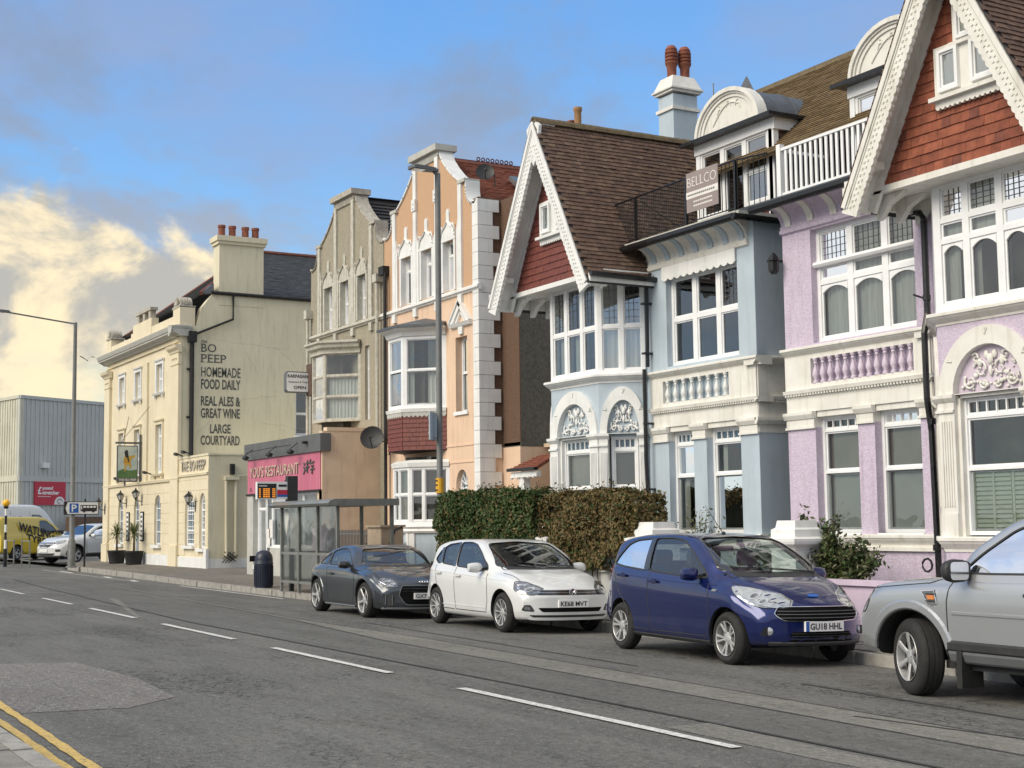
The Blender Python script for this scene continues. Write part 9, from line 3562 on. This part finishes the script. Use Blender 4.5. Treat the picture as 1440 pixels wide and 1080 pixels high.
def finish_free(H):
 patch, strip, hit, root = H['patch'], H['strip'], H['hit'], H['root']
 for sy in (1, -1):
  strip('rub_strip', [(0.80, 0.80), (-0.95, 0.79)], 'side', 0.035, 'paint_silver', side_=sy, off=0.0, h=0.014, parent=root)
  strip('sill_cladding', [(0.86, 0.50), (0.0, 0.49), (-0.9, 0.48)], 'side', 0.10, 'trim_black', side_=sy, off=0.002, h=0.022, parent=root)
  strip('sill_cladding', [(0.86, 0.40), (-0.9, 0.39)], 'side', 0.12, 'trim_grey', side_=sy, off=0.002, h=0.012, parent=root)
  for cx_ in (-1.33, 1.33):
   ln2 = [(cx_+0.49*math.cos(R(a)), 0.372+0.485*math.sin(R(a))) for a in range(8, 176, 8)]
   strip('arch_flare', ln2, 'side', 0.10, 'paint_silver', side_=sy, off=0.0, h=0.022, parent=root)
   ln3 = [(cx_+0.452*math.cos(R(a)), 0.372+0.447*math.sin(R(a))) for a in range(-2, 184, 8)]
   strip('arch_lip', ln3, 'side', 0.022, 'trim_black', side_=sy, off=0.004, h=0.006, parent=root)
  # wing vent with amber repeater
  V = [(1.16, 0.99), (1.00, 1.0), (0.97, 0.88), (1.06, 0.86)]
  v_ = patch('wing_vent', V, 'side', 'trim_grey', off=0.006, side_=sy, parent=root)
  strip('vent_frame', V+[V[0]], 'side', 0.016, 'chrome', side_=sy, off=0.006, h=0.006, parent=v_)
  for z in (0.90, 0.965): strip('vent_bar', [(1.10, z), (0.99, z)], 'side', 0.012, 'trim_black', side_=sy, off=0.009, h=0.006, parent=v_)
  patch('side_repeater', [(1.09, 0.955), (1.0, 0.955), (0.99, 0.915), (1.07, 0.915)], 'side', 'lens_amber', off=0.014, side_=sy, parent=v_)
  q = [(1.84, 1.02), (2.0, 0.99), (2.09, 0.90), (2.05, 0.76), (1.93, 0.76), (1.86, 0.86)]
  lamp_unit(H, q, 'side', side_=sy, reflect=((0.02, 0.02, 0.045),))
  h = hit('side', 0.80, 0.60, sy)
  b = MB()
  b.box(WF, 0.70, 0.76, 0.12, 0.50, sy*0.66, sy*0.955)
  part('mud_flap', b, 'rubber', root)
  fq = [(sy*0.58, 0.78), (sy*0.56, 0.95), (sy*0.74, 0.97), (sy*0.80, 0.78)]
  lamp_unit(H, fq if sy > 0 else fq[::-1], 'front', inner=False)
 patch('grille', [(-0.50, 0.80), (-0.50, 0.94), (0.50, 0.94), (0.50, 0.80)], 'front', 'trim_black', off=0.004, parent=root)
 patch('bumper_grille', [(-0.6, 0.42), (-0.7, 0.58), (0.7, 0.58), (0.6, 0.42)], 'front', 'trim_black', off=0.004, parent=root)
 b = MB()
 for sy in (1, -1): b.tube([(-1.7, sy*0.66, 1.72), (-1.6, sy*0.66, 1.79), (-0.3, sy*0.68, 1.81), (-0.15, sy*0.68, 1.74)], 0.02, 6)
 part('roof_rail', b, 'trim_black', root)


# ---- crossover, vans -----------------------------------------------------
KJ = dict(W=0.918, wb=2.65, rw=0.345, rim=0.23, tyre_w=0.22, arch=0.40, tumble=0.20, waist=0.66,
  top=[(-2.20, 0.70), (-2.18, 0.95), (-2.05, 1.15), (-1.85, 1.36), (-1.6, 1.48), (-1.1, 1.57), (-0.5, 1.605), (-0.1, 1.59), (0.2, 1.52), (0.55, 1.33), (0.90, 1.14), (1.05, 1.10), (1.5, 1.05), (1.85, 0.98), (2.08, 0.89), (2.20, 0.78), (2.23, 0.66)],
  belt=[(-2.20, 0.72), (-2.0, 1.12), (-1.2, 1.12), (0.0, 1.05), (0.8, 1.02), (1.2, 1.0), (1.7, 0.93), (2.0, 0.84), (2.23, 0.64)],
  bottom=[(-2.20, 0.40), (-1.7, 0.28), (-1.0, 0.24), (1.0, 0.24), (1.6, 0.26), (2.23, 0.26)],
  plan=[(-2.20, 0.88), (-1.8, 0.97), (-1.0, 1.0), (0.0, 0.99), (1.0, 1.0), (1.6, 0.985), (2.0, 0.94), (2.23, 0.88)],
  nose_plan=0.34, nose_prof=[(0.2, 0.03), (0.4, 0.0), (0.6, 0.0), (0.8, 0.04), (1.0, 0.12)], nose_len=0.7,
  tail_plan=0.2, tail_prof=[(0.3, 0.02), (0.6, 0.0), (1.2, 0.03)],
  cab=(-1.7, 1.0), seat=-0.15,
  side_windows=[[(-1.60, 1.20), (-1.45, 1.36), (-1.05, 1.46), (-0.62, 1.51), (-0.55, 1.14)], [(-0.50, 1.13), (-0.56, 1.515), (-0.2, 1.52), (0.05, 1.46), (0.35, 1.31), (0.70, 1.09)]],
  screen=[(-0.72, 1.16), (-0.60, 1.50), (0, 1.53), (0.60, 1.50), (0.72, 1.16), (0, 1.13)], screen_x=-0.1, screen_top=(0.1, 1.5),
  rear_screen=[(-0.55, 1.2), (-0.5, 1.42), (0.5, 1.42), (0.55, 1.2)], rear_x=-1.5,
  spokes=5, spoke_w=0.05, spoke_gap=0.16, mirror=(0.58, 1.09), shut=[[(0.80, 1.04), (0.84, 0.8), (0.80, 0.40), (-0.42, 0.40), (-0.50, 1.1)]], handles=[(-0.3, 0.98), (-1.1, 1.0)],
  crease=[[(1.0, 0.55), (-1.0, 0.60)]], plate=('', 0.52, False), K=2)


def finish_kj(H):
 patch, strip, hit, root = H['patch'], H['strip'], H['hit'], H['root']
 G = [(-0.20, 0.62), (-0.52, 0.76), (-0.56, 0.85), (0.56, 0.85), (0.52, 0.76), (0.20, 0.62)]
 patch('grille', G, 'front', 'trim_gloss', off=0.004, parent=root)
 h = hit('front', 0, 0.75)
 b = MB(); b.prism(Fr(h[0]+Vector((0.01, 0, 0)), (0, 1, 0), (1, 0, 0)), [(-0.07, 0), (0, -0.10), (0.07, 0), (0, 0.10)], 0, 0.012); part('badge', b, 'chrome', root)
 patch('lower_grille', [(-0.52, 0.33), (-0.62, 0.42), (0.62, 0.42), (0.52, 0.33)], 'front', 'trim_black', off=0.004, parent=root)
 strip('chin', [(-0.8, 0.29), (0.8, 0.29)], 'front', 0.08, 'trim_black', off=0.003, h=0.01, parent=root)
 for sy in (1, -1):
  fq = [(sy*0.57, 0.77), (sy*0.58, 0.88), (sy*0.76, 0.93), (sy*0.78, 0.84)]
  lamp_unit(H, fq if sy > 0 else fq[::-1], 'front', inner=False)
  lamp_unit(H, [(1.68, 0.95), (1.95, 0.90), (2.02, 0.82), (1.82, 0.83)], 'side', side_=sy, inner=False)
  fq = [(sy*0.62, 0.47), (sy*0.60, 0.57), (sy*0.80, 0.58), (sy*0.80, 0.48)]
  patch('fog_recess', fq if sy > 0 else fq[::-1], 'front', 'trim_black', off=0.005, parent=root)
  strip('sill_cladding', [(0.86, 0.33), (-0.86, 0.33)], 'side', 0.14, 'trim_black', side_=sy, off=0.002, h=0.01, parent=root)
  strip('sill_chrome', [(0.8, 0.42), (-0.8, 0.43)], 'side', 0.02, 'chrome', side_=sy, off=0.002, h=0.01, parent=root)
  for cx_ in (-1.325, 1.325):
   ln2 = [(cx_+0.425*math.cos(R(a)), 0.355+0.425*math.sin(R(a))) for a in range(0, 181, 10)]
   strip('arch_cladding', ln2, 'side', 0.05, 'trim_black', side_=sy, off=0.001, h=0.008, parent=root)


def van_spec(L, Wd, Hh, wb, cabx, hoodz, high):
 f = wb/2+L*0.17
 r = f-L
 return dict(W=Wd, wb=wb, rw=0.34, rim=0.21, tyre_w=0.22, arch=0.39, tumble=0.10, waist=0.6,
    top=[(r, Hh*0.80), (r+0.04, Hh*0.95), (r+0.25, Hh), (cabx-1.2, Hh), (cabx-0.75, Hh*0.985), (cabx-0.35, Hh*0.90), (cabx+0.35, hoodz+0.12), (cabx+0.55, hoodz), (f-0.25, hoodz-0.16), (f-0.05, hoodz-0.32), (f, hoodz-0.5)],
    belt=[(r, Hh*0.58), (-1.0, Hh*0.60), (cabx-0.6, hoodz+0.02), (cabx+0.4, hoodz-0.05), (f-0.2, hoodz-0.26), (f, hoodz-0.52)],
    bottom=[(r, 0.36), (-1.2, 0.28), (1.2, 0.28), (f, 0.30)],
    plan=[(r, 0.97), (r+0.3, 1.0), (0, 1.0), (f-0.7, 0.99), (f-0.2, 0.94), (f, 0.88)],
    nose_plan=0.3, nose_prof=[(0.2, 0.02), (0.5, 0.0), (hoodz-0.3, 0.02), (hoodz, 0.1)], nose_len=0.6, tail_plan=0.04, tail_prof=[(0.3, 0), (2, 0)],
    cab=(cabx-1.7, cabx+0.3), seat=cabx-1.15, rear_seat=False,
    side_windows=[[(cabx-1.15, hoodz+0.10), (cabx-1.12, Hh*(0.80 if high else 0.90)), (cabx-0.72, Hh*(0.80 if high else 0.90)), (cabx-0.30, Hh*(0.70 if high else 0.78)), (cabx+0.02, hoodz+0.10)]],
    screen=[(-Wd*0.82, hoodz+0.16), (-Wd*0.74, Hh*(0.80 if high else 0.90)), (Wd*0.74, Hh*(0.80 if high else 0.90)), (Wd*0.82, hoodz+0.16)], screen_x=cabx-1.2, screen_top=(cabx-0.5, Hh*0.8),
    rear_screen=[(-Wd*0.6, Hh*0.6), (-Wd*0.6, Hh*0.8), (Wd*0.6, Hh*0.8), (Wd*0.6, Hh*0.6)], rear_x=r+0.3,
    spokes=5, spoke_w=0.06, spoke_gap=0, rim_mat='trim_grey' if high else 'alloy', mirror=(cabx-0.05, hoodz+0.06), mirror_s=1.5, mirror_mat='trim_black',
    shut=[[(cabx-1.22, 0.40), (cabx-1.22, Hh*0.88)], [(cabx+0.10, hoodz-0.1), (cabx+0.10, 0.5)], [(cabx-2.3, 0.42), (cabx-2.3, Hh*0.88)], [(cabx-1.3, 0.40), (cabx+0.0, 0.40)]], handles=[(cabx-1.05, hoodz-0.05)], handle_mat='trim_black', crease=[], plate=('', 0.5, False), K=2)


def side_text(H, s, x0, x1, z0, z1, mname, sy, shear=0.0, rot=0.0):
 h = H['hit']('side', (x0+x1)/2, (z0+z1)/2, sy)
 y = max(abs(H['hit']('side', x, z, sy)[0].y) for x in (x0, (x0+x1)/2, x1) for z in (z0, z1))+0.004
 f = Fr((0, sy*y, 0), (-sy*1.0, 0, 0), (0, sy, 0))
 a0, a1 = sorted((-sy*x0, -sy*x1))
 return text(H['root'], s, f, a0, a1, z0, z1, 0.0, mname, bold=0.03, ext=0.003, shear=shear, rot=rot)
# place the off-roader, crossover and vans
def place(S, contact, head, axle=1, sy=1, sc=1.22):
 """ground position of the car from the contact point of one wheel"""
 c, s = math.cos(head), math.sin(head)
 lx, ly = axle*S['wb']/2*sc, sy*(S['W']-0.03)*sc
 return (contact[0]-(c*lx-s*ly), contact[1]-(s*lx+c*ly))


hd = R(180+3.0)
px_, py_ = place(FL, (-10.62, 10.62), hd, 1, 1, 1.055)
H = make_car('silver_offroader', 'silver off-road car cut by the right edge, front wheel turned out', FL, (px_, py_, -0.095), hd, 'paint_silver', roll=R(1.2))
finish_free(H)
hd = math.atan2(-0.923, 0.384)
px_, py_ = place(KJ, (-72.0, 16.2), hd, 1, 1)
H = make_car('white_crossover', 'white crossover car nosing out past the pub corner', KJ, (px_, py_, -0.02), hd, 'paint_white', scale=1.22)
finish_kj(H)
YV = van_spec(4.95, 0.97, 1.97, 3.1, 1.05, 1.16, False)
hd = math.atan2(0.80, -0.60)
px_, py_ = place(YV, (-80.6, 15.0), hd, -1, -1)
H = make_car('yellow_van', 'yellow tyre fitters van lettered WATLING TYRES behind the guard rail', YV, (px_, py_, -0.02), hd, 'paint_yellow', cat='van', scale=1.22)
side_text(H, 'WATLING', -1.55, 0.85, 1.10, 1.50, 'print_black', -1, shear=-0.2, rot=R(-11))
side_text(H, 'TYRES', -1.05, 0.55, 0.74, 1.06, 'print_black', -1, shear=-0.2, rot=R(-11))
WV = van_spec(5.95, 1.02, 2.62, 3.65, 1.35, 1.35, True)
hd = math.atan2(0.93, -0.37)
px_, py_ = place(WV, (-88.6, 15.2), hd, -1, -1)
H = make_car('white_van', 'high roofed white van lettered and Sons behind the yellow van', WV, (px_, py_, -0.02), hd, 'paint_white', cat='van', scale=1.22)
side_text(H, 'ale', -2.1, -1.35, 1.66, 1.98, 'print_black', -1, shear=0.2)
side_text(H, '& Sons', -0.9, 0.15, 1.68, 2.05, 'print_black', -1, shear=0.2)
WV2 = van_spec(5.3, 1.0, 2.35, 3.3, 1.2, 1.25, True)
hd = math.atan2(0.2, -0.98)
H = make_car('white_van', 'white van half hidden between the parking sign and the pub corner', WV2, (-89.5, 25.6, -0.02), hd, 'paint_silverwhite', cat='van', scale=1.22)
H = make_car('parked_car', 'dark car whose roof shows above the white crossover', dict(KJ, plate=('', 0.52, False)), (-81.0, 21.6, -0.02), math.atan2(-0.3, 0.95), 'paint_grey', scale=1.2)
